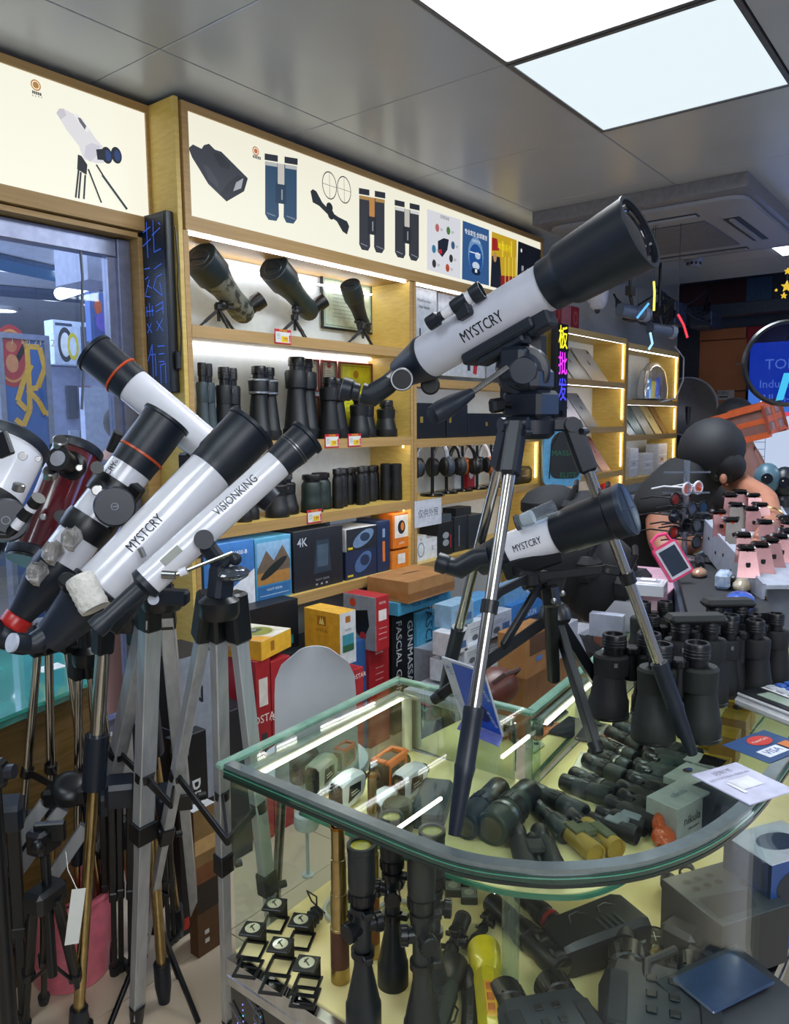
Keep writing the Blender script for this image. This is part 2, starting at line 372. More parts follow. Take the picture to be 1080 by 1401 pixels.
# corridor and shop seen through the window
b = MB(mt=mat('#aab2c6', 0.4)); b.box(-3, 6.5, 2.95, 9.0, 2.62, 2.68); COR = struct(b.build('ceiling'))
for k, (p, q, cl) in enumerate(((( 0, 284), (118, 318), '#1f5f92'), ((14, 362), (116, 384), '#1f5f92'), ((0, 398), (116, 408), '#33507a'))):
    a = Z(p[0], p[1], 2.6); c = Z(q[0], q[1], 2.6)
    b = MB(mt=mat(cl, 0.3, coat=0.3)); w_ = (0.22, 0.3, 0.35)[k]
    d = (c-a); b.bar(a-d*2, c+d*1.2, w_, 0.03, (0, 1, 0)); o = b.build('ceiling_band'); o.parent = COR
b = MB(mt=mat('#5b6d9a', 0.5)); b.box(-3, 6.5, 8.9, 9.0, 0, 2.7); struct(b.build('wall_corridor'))
for k, (x, y, r, lab) in enumerate(((93, 331, 0.1, 'round downlight nearest in the corridor ceiling, beside the hanging wire'), (8, 366, 0.1, 'round downlight cut by the left photo edge, upper one'), (73, 408, 0.1, 'farther round downlight in the corridor ceiling'), (2, 424, 0.12, 'small round downlight at the left photo edge, lower one'), (128, 416, 0.08, 'faint round downlight just above the watch poster'))):
    p = Z(x, y, 2.6); t = thing('downlight', lab, 'ceiling light', T(*p), 'round downlights in the corridor')
    b = P('rim', t, mat('#e8e8f0', 0.4)); b.lathe([(r, 0.02), (r*1.15, 0.02), (r*1.15, -0.01), (r, -0.01), (r, 0.02)], 24); b.end()
    b = P('lamp', t, G('#ffffff', 5)); b.cyl(r*0.98, 0.0, 0.01, 24); b.end()
for (a, c, lab, r) in (((82, 402), (124, 388), 'long fluorescent tube fitting hanging across the corridor ceiling', 0.07), ((133, 338), (176, 346), 'bright white strip light reflected near the window post', 0.06)):
    p, q = Z(*a, 2.5), Z(*c, 2.5); t = thing('strip_light', lab, 'ceiling light', T(*p))
    b = P('housing', t, mat('#9aa2b8', 0.4), T(*-p)); b.bar(p+V(0, 0, .05), q+V(0, 0, .05), r*2, 0.05, (0, 0, 1)); b.end()
    b = P('tube', t, G('#ffffff', 5), T(*-p)); b.rod(p, q, r*0.6); b.end()

# ================================================================== backlit fascia signs
def sx_text(b, s, px, py, D, size, mt, **k):
    p = Y(px, py, D); b.text(s, p.x, p.z, size, mt, **k)
def signbox(lab, x0, x1, z0, z1, D, back, paper):
    t = thing('fascia_lightbox', lab, 'lightbox sign', T(x0, D, z0))
    o = T(-x0, -D, -z0); fz0, fz1 = z0-0.055, z1+0.03
    b = P('frame', t, WOODD, o); b.box(x0-0.03, x1+0.03, D-0.012, back, fz0, z0); b.box(x0-0.03, x1+0.03, D-0.012, back, z1, fz1)
    b.box(x0-0.03, x0, D-0.012, back, z0, z1); b.box(x1, x1+0.03, D-0.012, back, z0, z1); b.end()
    b = P('panel', t, G(paper, SIGN_E), o); b.box(x0, x1, D-0.004, D+0.01, z0, z1); b.end()
    return t
def onsign(D, t): # print frame: local x = world X, y = world Z, normal -Y ; coordinates are world X,Z
    return T(*-t.matrix_basis.translation) @ Matrix(((1, 0, 0, 0), (0, 0, -1, D-0.0045), (0, 1, 0, 0), (0, 0, 0, 1)))
def pp(D, *xy): return [(lambda v: (v.x, v.z))(Y(x, y, D)) for x, y in xy]
E_ = 0.85
def gl(h): return G(h, E_)
SG1 = signbox('long backlit fascia with binoculars and posters over the shelves', 1.975, 4.87, 2.40, 2.79, 2.55, 2.85, '#f3f0dc')
SG2 = signbox('backlit fascia with white giant binocular print over the window', -1.2, 1.905, 2.405, 2.80, YW, YW+0.13, '#fbf9e6')
# white giant binoculars print
b = P('printed_binoculars', SG2, None, onsign(YW, SG2)); D = YW
b.poly(pp(D, (76, 155), (80, 149), (86, 149), (101, 157), (112, 163), (130, 190), (142, 203), (160, 210), (150, 222), (131, 224), (113, 218), (107, 200), (90, 178)), gl('#e9e7ea'))
b.poly(pp(D, (76, 155), (80, 149), (86, 149), (90, 158), (82, 164)), gl('#d2d0d6')); b.poly(pp(D, (100, 158), (104, 156), (114, 166), (122, 178), (118, 182), (108, 170)), gl('#f6f5f6'))
b.poly(pp(D, (105, 161), (109, 162), (117, 173), (115, 178), (108, 168)), gl('#6d6c74')); b.poly(pp(D, (116, 200), (124, 196), (136, 200), (133, 212), (122, 222), (114, 214)), gl('#d6d4de'))
for q in (145, 158): p = Y(q, 213, D); b.disc(p.x, p.z, 0.023, 0.03, gl('#1d222c')); b.disc(p.x+0.004, p.z, 0.014, 0.02, gl('#2a4378'))
b.poly(pp(D, (130, 205), (142, 204), (144, 220), (132, 219)), gl('#1d222c'))
b.poly(pp(D, (105, 212), (110, 214), (118, 226), (117, 240), (104, 232)), gl('#22242a'))
for a in ((106, 233, 102, 271), (109, 236, 106, 272), (115, 240, 113, 273), (119, 232, 137, 278), (130, 226, 140, 242)):
    p, q = Y(a[0], a[1], D), Y(a[2], a[3], D); b.line(p.x, p.z, q.x, q.z, 0.007, gl('#22242a'))
p, q = Y(138, 240, D), Y(172, 287, D); b.line(p.x, p.z, q.x, q.z, 0.010, gl('#22343e'))
b.end(); b = P('printed_logo', SG2, None, onsign(YW, SG2))
p = Y(48, 117, D); b.ring(p.x, p.z, 0.018, 0.004, gl('#c9802c')); b.disc(p.x, p.z, 0.011, None, gl('#b98a4a'))
for k in range(5): p = Y(43+k*2.6, 126+k*0.9, D); b.rect(p.x, p.z-0.005, p.x+0.005, p.z+0.005, gl('#333333'))
for k in range(4): p = Y(43+k*4, 131+k*1, D); b.rect(p.x, p.z-0.002, p.x+0.003, p.z+0.002, gl('#666666'))
b.end()
# prints on the long fascia
D = 2.55
b = P('printed_binoculars', SG1, None, onsign(D, SG1))
b.poly(pp(D, (257, 203), (263, 198), (275, 204), (278, 199), (285, 197), (293, 205), (302, 208), (322, 228), (338, 244), (333, 262), (309, 276), (284, 252), (272, 232), (262, 216)), gl('#33353c'))
b.poly(pp(D, (309, 276), (333, 262), (338, 245), (324, 240), (310, 252), (301, 265)), gl('#24262c')); b.poly(pp(D, (318, 262), (322, 250), (332, 244), (329, 258)), gl('#a8aab0'))
b.poly(pp(D, (290, 210), (300, 211), (314, 226), (312, 233), (300, 228)), gl('#26282e')); b.poly(pp(D, (276, 225), (284, 228), (298, 250), (297, 258), (284, 246)), gl('#41434c'))
for (bx, x0, w_, y0, h_, tilt, c1, c2, c3) in ((0, 361, 45, 212, 88, 0.16, '#2c4a66', '#b9bcbc', '#223a52'), (1, 490, 36, 259, 82, 0.18, '#37383e', '#b08a50', '#2a2a30'), (2, 539, 34, 275, 76, 0.22, '#37383e', '#d8d8d8', '#2a2a30')):
    b.end(); b = P('printed_binoculars', SG1, None, onsign(D, SG1))
    def q(u, v): return (x0+u*w_, y0+v*h_+u*w_*tilt)
    b.poly(pp(D, q(0.02, .1), q(.4, .1), q(.44, .92), q(.36, 1.0), q(.12, 1.0), q(.02, .92)), gl(c1)); b.poly(pp(D, q(.6, .1), q(.98, .1), q(.98, .92), q(.88, 1.0), q(.66, 1.0), q(.58, .92)), gl(c1))
    b.poly(pp(D, q(.34, .4), q(.66, .4), q(.66, .72), q(.34, .72)), gl(c3)); b.poly(pp(D, q(.4, .1), q(.6, .1), q(.6, .42), q(.4, .42)), gl('#c9c5bc' if bx != 1 else '#c08a4a'))
    for u in (0.0, .6): b.poly(pp(D, q(u, -.02), q(u+.4, -.02), q(u+.4, .08), q(u, .08)), gl('#2b2e36')); b.poly(pp(D, q(u+.02, .10), q(u+.38, .10), q(u+.38, .16), q(u+.02, .16)), gl(c2))
    b.poly(pp(D, q(.5, .50), q(.54, .50), q(.54, .66), q(.5, .66)), gl('#9aa0a8'))
    for u in (.06, .66):
        p, r = pp(D, q(u, .90), q(u+.26, .93)); b.line(*p, *r, 0.004, gl('#8a93a0'))
b.end(); b = P('printed_scope', SG1, None, onsign(D, SG1)); b.poly(pp(D, (424, 262), (427, 259), (432, 262), (440, 277), (452, 290), (462, 297), (474, 303), (477, 310), (474, 321), (468, 317), (460, 303), (450, 296), (436, 282), (427, 277)), gl('#23272c'))
for x, y in ((450, 284), (452, 294)): p = Y(x, y, D); b.disc(p.x, p.z, 0.022, None, gl('#1b1e22'))
b.end()
for x, y in ((450, 254), (470, 260)):
    b = P('printed_reticle', SG1, None, onsign(D, SG1))
    p = Y(x, y, D); b.ring(p.x, p.z, 0.05, 0.004, gl('#3a3a3a'), sy=1.25); b.line(p.x-.045, p.z, p.x+.045, p.z, 0.002); b.line(p.x, p.z-.055, p.x, p.z+.055, 0.002); b.end()
b = P('printed_logo', SG1, None, onsign(D, SG1)); p = Y(349, 207, D); b.ring(p.x, p.z, 0.018, 0.004, gl('#b96a3c')); b.disc(p.x, p.z, 0.010, None, gl('#c9703c'))
for k in range(5): p = Y(345+k*2.2, 214+k*0.7, D); b.rect(p.x, p.z-0.006, p.x+0.006, p.z+0.006, gl('#333333'))
b.end()
def poster(px, col, lab):
    t = P('poster', SG1, None, onsign(D-0.002, SG1)); t.poly(pp(D, *px), gl(col)); return t
b = poster(((583, 286), (629, 301), (629, 382), (583, 369)), '#dfe0e6', '')
b.poly(pp(D, (598, 330), (606, 326), (613, 328), (611, 342), (604, 352), (598, 345)), gl('#1c2030')); b.poly(pp(D, (599, 342), (603, 341), (604, 347), (600, 348)), gl('#c02030'))
for x, y, c in ((597, 312, '#b96a6a'), (612, 316, '#4a7a3a'), (592, 341, '#3a7a9a'), (618, 336, '#3a5a7a'), (592, 361, '#333333'), (615, 354, '#333333'), (610, 367, '#b04a2a')):
    p = Y(x, y, D); b.disc(p.x, p.z, 0.019, 0.022, gl(c)); b.rect(p.x+0.028, p.z, p.x+0.055, p.z+.003, gl('#777777')); b.rect(p.x+0.028, p.z-.008, p.x+0.05, p.z-.005, gl('#777777'))
sx_text(b, '应用领域', 606, 299, D, 0.022, gl('#333333')); b.end()
b = poster(((632, 302), (668, 315), (668, 391), (631, 382)), '#31598c', '')
p = Y(650, 352, D); b.disc(p.x, p.z+.01, 0.085, 0.105, gl('#6f95c0')); b.disc(p.x, p.z-.01, 0.075, 0.085, gl('#1d4f95')); b.disc(p.x, p.z-.05, 0.04, 0.022, gl('#c9d6e6')); b.disc(p.x+.02, p.z+.01, .03, .02, gl('#b9cadf')); b.rect(p.x-.07, p.z+.018, p.x+.05, p.z+.024, gl('#e6eef6'))
b.disc(p.x, p.z-.085, 0.05, 0.02, gl('#10203c')); b.rect(p.x-.012, p.z-.09, p.x+.012, p.z-.07, gl('#e6eef6'))
sx_text(b, '专业定位·全球首创', 650, 322, D, 0.032, gl('#ffffff'), bold=True, sx=.95); sx_text(b, '全系列产品', 650, 331, D, 0.018, gl('#e6eef6')); b.end()
b = poster(((672, 317), (706, 329), (706, 401), (670, 392)), '#c9a520', '')
b.poly(pp(D, (672, 350), (683, 352), (686, 396), (670, 392)), gl('#141a28')); b.poly(pp(D, (672, 325), (679, 327), (682, 343), (672, 343)), gl('#a02020')); b.poly(pp(D, (684, 377), (706, 379), (706, 401), (684, 396)), gl('#8a1c1c'))
p = Y(676, 352, D); b.disc(p.x, p.z, .02, .03, gl('#b98a62'))
for x in (690, 695, 700, 704): p, q = Y(x, 352, D), Y(x, 398, D); b.line(p.x, p.z, q.x, q.z, 0.007, gl('#f0d860')); b.line(p.x+.01, p.z-.12, q.x+.01, q.z, 0.006, gl('#7a1414'))
for x in (686, 698): p, q = Y(x, 330, D), Y(x, 352, D); b.line(p.x, p.z, q.x, q.z, 0.02, gl('#e6c83c'))
sx_text(b, '单筒系列', 689, 340, D, 0.045, gl('#f4e020'), bold=True); b.end()
b = poster(((708, 330), (739, 342), (739, 409), (706, 402)), '#10131c', '')
for k, (x, y, h) in enumerate(((714, 366, 26), (721, 370, 24), (728, 371, 22), (735, 364, 26))):
    p, q = Y(x, y, D), Y(x, y+h, D); b.line(p.x, p.z, q.x, q.z, 0.034, gl('#4a505c')); b.line(p.x, p.z+.01, p.x, p.z-.02, 0.026, gl('#9aa0aa'))
p = Y(712, 343, D); b.disc(p.x, p.z, .01, .012, gl('#e8e8e8')); b.end()

# ================================================================== shelving
WOODY = mat('#d6b866', 0.45, kind='wood', h2='#caaa54')
BACKP = mat('#d6dcda', 0.35, amt=0.04)
def shelf_unit(lab, x0, x1, ztop, levels, yb=2.84, strips=(), warm=(), d0=2.55):
    t = thing('display_shelf', lab, 'shelving', T(x0, d0, 0)); o = T(-x0, -d0, 0)
    for (a, c) in ((x0, x0+0.02), (x1-0.02, x1)):
        b = P('side_panel', t, WOODY, o); b.box(a, c, d0+.001, yb+0.018, 0.0, ztop); b.use(WOODD); b.box(a-.002, c+.002, d0-.004, d0+.001, 0.0, ztop); b.end()
    b = P('back_panel', t, BACKP, o); b.box(x0+0.02, x1-0.02, yb, yb+0.015, 0.02, ztop); b.end()
    for z in levels:
        b = P('shelf_board', t, WOODY, o); b.box(x0+0.02, x1-0.02, d0+.001, yb, z-0.035, z); b.use(WOODD if z < 2.2 else WOOD); b.box(x0+0.02, x1-0.02, d0-0.004, d0+.001, z-0.046, z+0.001); b.end()
    for (a, c, y, z) in strips:
        b = P('light_strip', t, G('#f4f6ff', STRIP_E), o); sw = .006 if x0 < 2 else .003; b.box(a, c, y-sw, y+sw, z-0.006, z); b.end()
    for (x, y, za, zb) in warm:
        b = P('light_strip', t, G('#ffdf9a', 9), o); b.box(x-0.005, x, y-0.003, y+0.003, za, zb); b.end('warm white light strip')
    return t
S1, S2, S3, S4 = 1.985, 1.517, 1.165, 0.797
shelf_unit('wooden shelving with optics under the lightbox, first bay from the window', 1.94, 3.42, 2.343, (S1, S2, S3, S4, 0.10), strips=((1.97, 3.38, 2.565, 2.34), (1.97, 3.38, 2.80, 2.30), (1.97, 3.38, 2.81, S1-.04), (1.97, 3.38, 2.562, S2-.036), (1.97, 3.38, 2.562, S3-.036)), warm=((3.40, 2.60, 1.455, 1.475), (3.40, 2.60, 1.105, 1.125)))
b = MB(mt=WOOD); b.box(1.94, 4.93, 2.56, 2.84, 2.80, 2.82); struct(b.build('trim_4'))
b = MB(mt=WOODY); b.box(1.918, 1.9385, 2.548, 2.729, 0.35, 2.83, 0.001); struct(b.build('trim_3'))
shelf_unit('wooden shelving with hair tools and headphones, second bay from the window', 3.43, 4.91, 2.343, (1.835, 1.50, 1.16, 0.795, 0.10), strips=((3.46, 4.88, 2.565, 2.34), (3.46, 4.88, 2.562, 1.80), (3.46, 4.88, 2.562, 1.465), (3.46, 4.88, 2.562, 1.125)), warm=((4.885, 2.57, 1.2, 1.44), (4.885, 2.57, 0.85, 1.1)))
shelf_unit('yellow lit shelving full of tablets past the character LED sign', 5.17, 6.45, 2.28, (2.275, 1.905, 1.54, 1.17, 0.80, 0.10), strips=((5.2, 6.42, 2.562, 2.237), (5.2, 6.42, 2.562, 1.865), (5.2, 6.42, 2.562, 1.50), (5.2, 6.42, 2.562, 1.13)), warm=((6.425, 2.57, 1.94, 2.22), (6.425, 2.57, 1.6, 1.85), (6.425, 2.57, 1.2, 1.48), (6.425, 2.57, 0.85, 1.12)))
shelf_unit('farthest shelving bay, with leaning laptops and clear stacked boxes', 6.47, 7.80, 2.25, (2.245, 1.77, 1.46, 1.08, 0.7, 0.10), strips=((6.5, 7.77, 2.562, 2.20), (6.5, 7.77, 2.562, 1.73), (6.5, 7.77, 2.562, 1.42)), warm=((7.775, 2.57, 1.8, 2.2), (7.775, 2.57, 1.5, 1.7), (7.775, 2.57, 1.1, 1.4)))

# ================================================================== LED message signs
t = thing('led_sign', 'tall dark LED sign with blue dotted characters on the wooden pillar', 'LED sign', T(1.905, 2.58, 1.72))
b = P('housing', t, mat('#0d1016', 0.4)); b.box(-0.025, 0.012, -0.005, 0.175, 0, 0.69, 0.003); b.end()
FRL = Matrix(((0, 0, -1, -0.026), (-1, 0, 0, 0.17), (0, 1, 0, 0), (0, 0, 0, 1)))    # print facing -X, x to the viewer's right
b = P('dot_panel', t, mat('#14283e', 0.35), FRL); b.rect(0.0, 0.01, 0.165, 0.68)
for k in range(66):
    b.lay = 1; b.rect(0.0, 0.015+k*0.01, 0.165, 0.0165+k*0.01, mat('#0c1826', 0.5))
b.end()
b = P('lit_characters', t, G('#3f6cf0', 1.3), FRL)
def strokes(b, S, ox, oy, w, h, dot=0.0035):
    for (xa, ya, xb, yb) in S:
        n = max(2, int(math.hypot((xb-xa)*w, (yb-ya)*h)/0.0062))
        for i in range(n+1):
            u, v = xa+(xb-xa)*i/n, ya+(yb-ya)*i/n; x, y = ox+u*w, oy+v*h; b.lay = 4; b.rect(x-dot/2, y-dot/2, x+dot/2, y+dot/2)
for (ox, oy, w_, h_, S) in ((0.02, .53, .125, .13, ((.1, .75, .45, .85), (.28, 0, .28, 1), (.05, .35, .45, .5), (.62, .1, .62, 1), (.62, .1, .95, .15), (.55, .6, .95, .75), (.9, .9, .98, .85))),
        (0.02, .37, .125, .13, ((.1, .9, .35, .9), (.25, .65, .1, .6), (.3, .55, .05, .1), (.05, .1, .3, .05), (.6, .85, .95, .95), (.7, .6, .95, .65), (.65, .55, .5, .3), (.5, .3, .9, .05), (.95, .05, .85, .4), (.2, .4, .4, .3))),
        (0.02, .24, .125, .11, ((.1, .6, .1, .9), (.25, .6, .25, 1), (.4, .6, .4, .9), (.1, .75, .45, .75), (.6, .9, .95, 1), (.6, .7, .95, .8), (.95, .6, .95, 1), (.1, .3, .3, .0), (.3, .3, .1, .0), (.6, .35, .9, .0), (.9, .4, .6, .05))),
        (0.02, .04, .125, .15, ((.3, 0, .3, 1), (.3, 1, .05, .6), (.2, .75, .45, .75), (.45, .2, .45, .7), (.6, .95, .95, .95), (.65, .75, .9, .75), (.65, .55, .9, .55), (.7, .0, .7, .45), (.7, .45, .95, .5), (.95, .5, .95, .0)))):
    strokes(b, S, ox, oy, w_, h_)
b.end()
b = P('bracket', t, mat('#1a1c20', 0.5)); b.box(-0.01, 0.01, -0.022, -0.005, 0.09, 0.16, 0.003); b.end()
w = MB(mt=BLACK); w.path([(1.90, 2.545, 2.35), (1.905, 2.54, 2.2), (1.90, 2.543, 2.12), (1.907, 2.541, 1.95), (1.90, 2.54, 1.86)], 0.003); tag(w.build('cable'), 'thin black wire running down the pillar beside the blue LED sign', 'cable')
t = thing('led_sign', 'narrow LED sign with yellow, red and purple glowing characters beside the tablets', 'LED sign', T(4.985, 2.46, 1.60))
b = P('housing', t, mat('#10131a', 0.4)); b.box(-0.01, 0.16, 0, 0.05, 0, 0.665, 0.003); b.end(); b = P('bracket', t, STEEL); b.box(.16, .195, .02, .0895, .3, .36); b.end()
FRS = Matrix(((1, 0, 0, 0), (0, 0, -1, -0.001), (0, 1, 0, 0), (0, 0, 0, 1)))
b = P('lit_characters', t, G('#e8e020', 1.6), FRS)
b.text('板', 0.075, 0.56, 0.17, G('#f0e428', 1.6), bold=True, sx=.85); b.text('批', 0.075, 0.38, 0.17, G('#d838e0', 1.6), bold=True, sx=.85); b.text('发', 0.075, 0.2, 0.17, G('#4848f0', 1.3), bold=True, sx=.85); b.end()
# ================================================================== the glass showcase
def arcpts(key=None):
    key = key or [(.908, .80), (.908, .69), (.915, .60), (.942, .525), (.987, .455), (1.07, .380), (1.183, .327), (1.30, .300), (1.42, .288), (1.58, .284)]
    out = []
    for i in range(1, len(key)-2):
        p0, p1, p2, p3 = (Vector(k) for k in key[i-1:i+3])
        for s in range(6):
            t = s/6; out.append(tuple(0.5*((2*p1)+(p2-p0)*t+(2*p0-5*p1+4*p2-p3)*t*t+(3*p1-p0-3*p2+p3)*t**3)))
    return out+[key[-2], key[-1]]
ARC = arcpts(); XE = 3.4
FRONT = [(.912, 1.135)]+ARC+[(XE, .30)]            # viewed edge, from left back corner round the front to the far end
OUT = FRONT+[(XE, .98), (1.51, .80), (1.51, 1.168)]
def inset(pts, d):
    o = []
    for i, p in enumerate(pts):
        a = Vector(pts[max(0, i-1)]); c = Vector(pts[min(len(pts)-1, i+1)]); t = (c-a).normalized(); o.append((p[0]-t.y*d, p[1]+t.x*d))
    return o
def wallstrip(b, pts, z0, z1, th):
    q = inset(pts, th); n = len(pts)
    vs = [(x, y, z) for x, y in pts for z in (z0, z1)]+[(x, y, z) for x, y in q for z in (z0, z1)]
    fs = []
    for i in range(n-1):
        a = 2*i; c = 2*n+2*i
        fs += [(a, a+2, a+3, a+1), (c, c+1, c+3, c+2), (a+1, a+3, c+3, c+1), (a, c, c+2, a+2)]
    fs += [(0, 1, 2*n+1, 2*n), (2*n-2, 4*n-2, 4*n-1, 2*n-1)]
    return b.add(vs, fs)
ZD, ZM, ZT = 0.56, 0.78, 0.95
CLOTH = mat('#f2e4a8', 0.75, kind='fabric', h2='#e6d694', scale=9)
CS = thing('glass_showcase', 'large L-shaped glass display counter with a rounded green-edged corner', 'display counter', T(.91, .6, 0))
co = T(-.91, -.6, 0)
b = P('base', CS, mat('#17181d', 0.25, coat=0.4), co); b.prism(inset(FRONT, -0.004)+[(XE, .98), (1.515, .80), (1.515, 1.172)], 0, .50); b.end()
b = P('chrome_trim', CS, mat('#c4c6cc', 0.15, 1.0), co); wallstrip(b, inset(FRONT, -0.012), .50, .555, .03); wallstrip(b, inset(FRONT, -0.014), .512, .520, .02); b.end()
b = P('deck', CS, CLOTH, co); b.prism(inset(FRONT, 0.012)+[(XE, .96), (1.505, .79), (1.505, 1.158)], .50, ZD-.001); b.end('cream cloth deck')
b = P('front_glass', CS, glass('#f9fdfb', 0.02, 0.001), co); wallstrip(b, inset(FRONT[1:], 0.012), .555, ZT-.022, .006); b.end()
b = P('back_glass', CS, glass('#f2faf5', 0.08, 0.008), co); b.bar((.925, 1.133, (.555+ZT-.03)/2+.0), (1.50, 1.163, (.555+ZT-.03)/2), .365, .005, (0, 0, 1)); b.end()
MIRR = mat('#c8d2cc', 0.02, 1.0, amt=0.02)
b = P('mirror_panel', CS, MIRR, co); b.box(1.497, 1.503, .83, 1.15, ZM, ZT-.035); b.box(1.497, 1.503, .81, 1.15, ZD, ZM-.012, mt=mat('#b09058', .4)); b.end('silvered end panel')
b = P('mirror_panel', CS, MIRR, co); b.bar((1.515, .797, .85), (1.80, .826, .85), .15, .005, (0, 0, 1)); b.end('sliding mirror door on the wing')
b = P('sliding_door', CS, glass('#eef7f2', 0.12, 0.01), co); b.bar((1.80, .832, .84), (2.5, .902, .84), .18, .005, (0, 0, 1)); b.bar((2.5, .902, .84), (3.24, .977, .84), .18, .005, (0, 0, 1)); b.end()
# middle shelf
SH = [(1.10, 1.12)]+arcpts([(1.10, .9), (1.10, .77), (1.107, .69), (1.120, .635), (1.15, .575), (1.19, .525), (1.25, .492), (1.33, .474), (1.45, .468), (1.6, .468)])+[(XE-.03, .468)]
b = P('middle_shelf', CS, mat('#3a7d62', 0.1, coat=.5), co); b.prism(SH+[(XE-.03, .95), (1.515, .785), (1.49, 1.145)], ZM-.011, ZM-.003); b.end('green edged glass middle shelf')
b = P('shelf_cloth', CS, CLOTH, co); b.prism(inset(SH, .006)+[(XE-.04, .94), (1.51, .78), (1.485, 1.14)], ZM-.003, ZM-.0005); b.end('cream cloth on the middle shelf')
# top
b = P('top_glass', CS, glass('#f5fbf7', 0.03, 0.001), co); b.prism(inset(FRONT, 0.02)+[(XE, .96), (1.50, .785), (1.50, 1.15)], ZT-.010, ZT); b.end()
b = P('edge_band', CS, mat('#7c888a', 0.18, 0.5), co); wallstrip(b, inset(FRONT, -0.001), ZT-.008, ZT+.0005, .022); wallstrip(b.use(mat('#1c2826', .2)), inset(FRONT, -.004), ZT-.027, ZT-.021, .022)
b.use(mat('#133c31', 0.08, coat=.7)); wallstrip(b, inset(FRONT, -0.003), ZT-.021, ZT-.008, .018); b.use(mat('#4c8d78', .1, coat=.6)); wallstrip(b, inset(FRONT, -.0045), ZT-.013, ZT-.0115, .01); b.end('green glass edge between grey trim lines')
b = P('edge_band', CS, mat('#7fa694', 0.15, coat=.5), co); b.bar((.905, 1.145, ZT-.006), (1.52, 1.178, ZT-.006), .012, .02, (0, 0, 1), .003)
b.bar((1.51, 1.178, ZT-.006), (1.51, .79, ZT-.006), .012, .02, (0, 0, 1), .003); b.bar((1.51, .80, ZT-.006), (XE, .985, ZT-.006), .012, .024, (0, 0, 1), .003); b.end('back edge of the counter top')
b = P('rail', CS, mat('#aeb4b0', 0.3, .7), co); b.bar((.94, 1.118, ZT-.028), (1.48, 1.148, ZT-.028), .016, .022, (0, 0, 1), .003); b.bar((1.487, 1.14, ZT-.028), (1.487, .83, ZT-.028), .016, .016, (0, 0, 1), .003)
b.bar((1.53, .785, ZT-.028), (XE-.02, .96, ZT-.028), .016, .018, (0, 0, 1), .003); b.end('aluminium light rail under the top edge')
b = P('light_tube', CS, G('#fff6dc', 8), co); b.bar((.96, 1.108, ZT-.036), (1.47, 1.138, ZT-.036), .004, .012, (0, 0, 1)); b.end()
b = P('light_tube', CS, G('#fff6dc', 8), co); b.bar((1.54, .778, ZT-.036), (XE-.04, .95, ZT-.036), .004, .012, (0, 0, 1)); b.end()
b = P('light_tube', CS, G('#fff4d8', 9), co); b.bar((1.13, 1.10, ZM-.016), (1.13, .66, ZM-.016), .005, .014, (0, 0, 1)); b.end('light strip below the middle shelf')
b = P('light_tube', CS, G('#fff4d8', 9), co); b.bar((1.30, .50, ZM-.016), (2.4, .50, ZM-.016), .005, .014, (0, 0, 1)); b.end('light strip below the wing shelf')
b = P('light_tube', CS, G('#fffdf2', 4), co); b.bar(Z(687, 1036, .90), Z(724, 1007, .90), .006, .006, (0, 0, 1)); b.end('slim lit bar at the inner corner')
b = P('light_tube', CS, G('#fffdf2', 4), co); b.bar(Z(541, 1136, .90), Z(604, 1092, .90), .005, .005, (0, 0, 1)); b.end('glowing bar standing in for a tube reflection inside the stub')  # reflection of a light bar put in as a glowing bar
b = P('corner_post', CS, mat('#cfd2c4', 0.2, .3), co); b.rod((1.478, 1.125, ZM), (1.478, 1.125, ZT-.03), .013, n=16); b.end('white corner tube')
b = P('corner_post', CS, glass('#e6f0ea', 0.15, 0.05), co); b.rod((1.172, .655, ZD), (1.172, .655, ZM-.011), .016, n=20); b.end('clear acrylic tube under the shelf')
b = P('corner_post', CS, glass('#dcebe0', 0.1, 0.05), co); b.box(1.49, 1.515, .775, .80, ZD, ZT-.02); b.end('glass corner strip')
b = P('led_dots', CS, G('#8f8cff', 2.0), co)
PNL = inset(FRONT, -0.0055)
def alongf(s):
    i = 0; pts = PNL
    while i < len(pts)-2:
        d = (Vector(pts[i+1])-Vector(pts[i])).length
        if s < d: break
        s -= d; i += 1
    a, c = Vector(pts[i]), Vector(pts[i+1]); t = (c-a).normalized(); return a+t*s, t
for k in range(260):
    s = 0.02+0.017*(k//9); z = .47-.012*(k % 9)-.012*((k//9) % 3 == 0)
    q, t = alongf(s)
    if random.random() < .35: continue
    b.use(G(random.choice(('#8f8cff', '#ff7ab0', '#6ad0ff', '#b08cff', '#ff9a60', '#50e0ff')), 1.8)); n_ = V(t.y, -t.x, 0)
    b.lathe([(0, 0), (.0018, 0), (0, .0015)], 5, frame(V(q.x, q.y, z), n_*-1 if n_.x > 0 and False else V(-abs(0)+(-1 if t.x < .5 else 0), (-1 if t.x >= .5 else 0), 0)))
o = b.end('points of coloured LED light'); o['kind'] = 'stuff'
b = P('scroll_pattern', CS, mat('#4a4a50', .4), co)
for k in range(16):
    q, t = alongf(.03+.035*k); z0 = .30+.1*random.random()
    b.path([(q.x-.003, q.y+.03*math.sin(j*1.1+k)*(t.y < -.7), z0+.02*j) for j in range(8)], .0022, 4)
o = b.end('grey engraved scrolls'); o['kind'] = 'stuff'

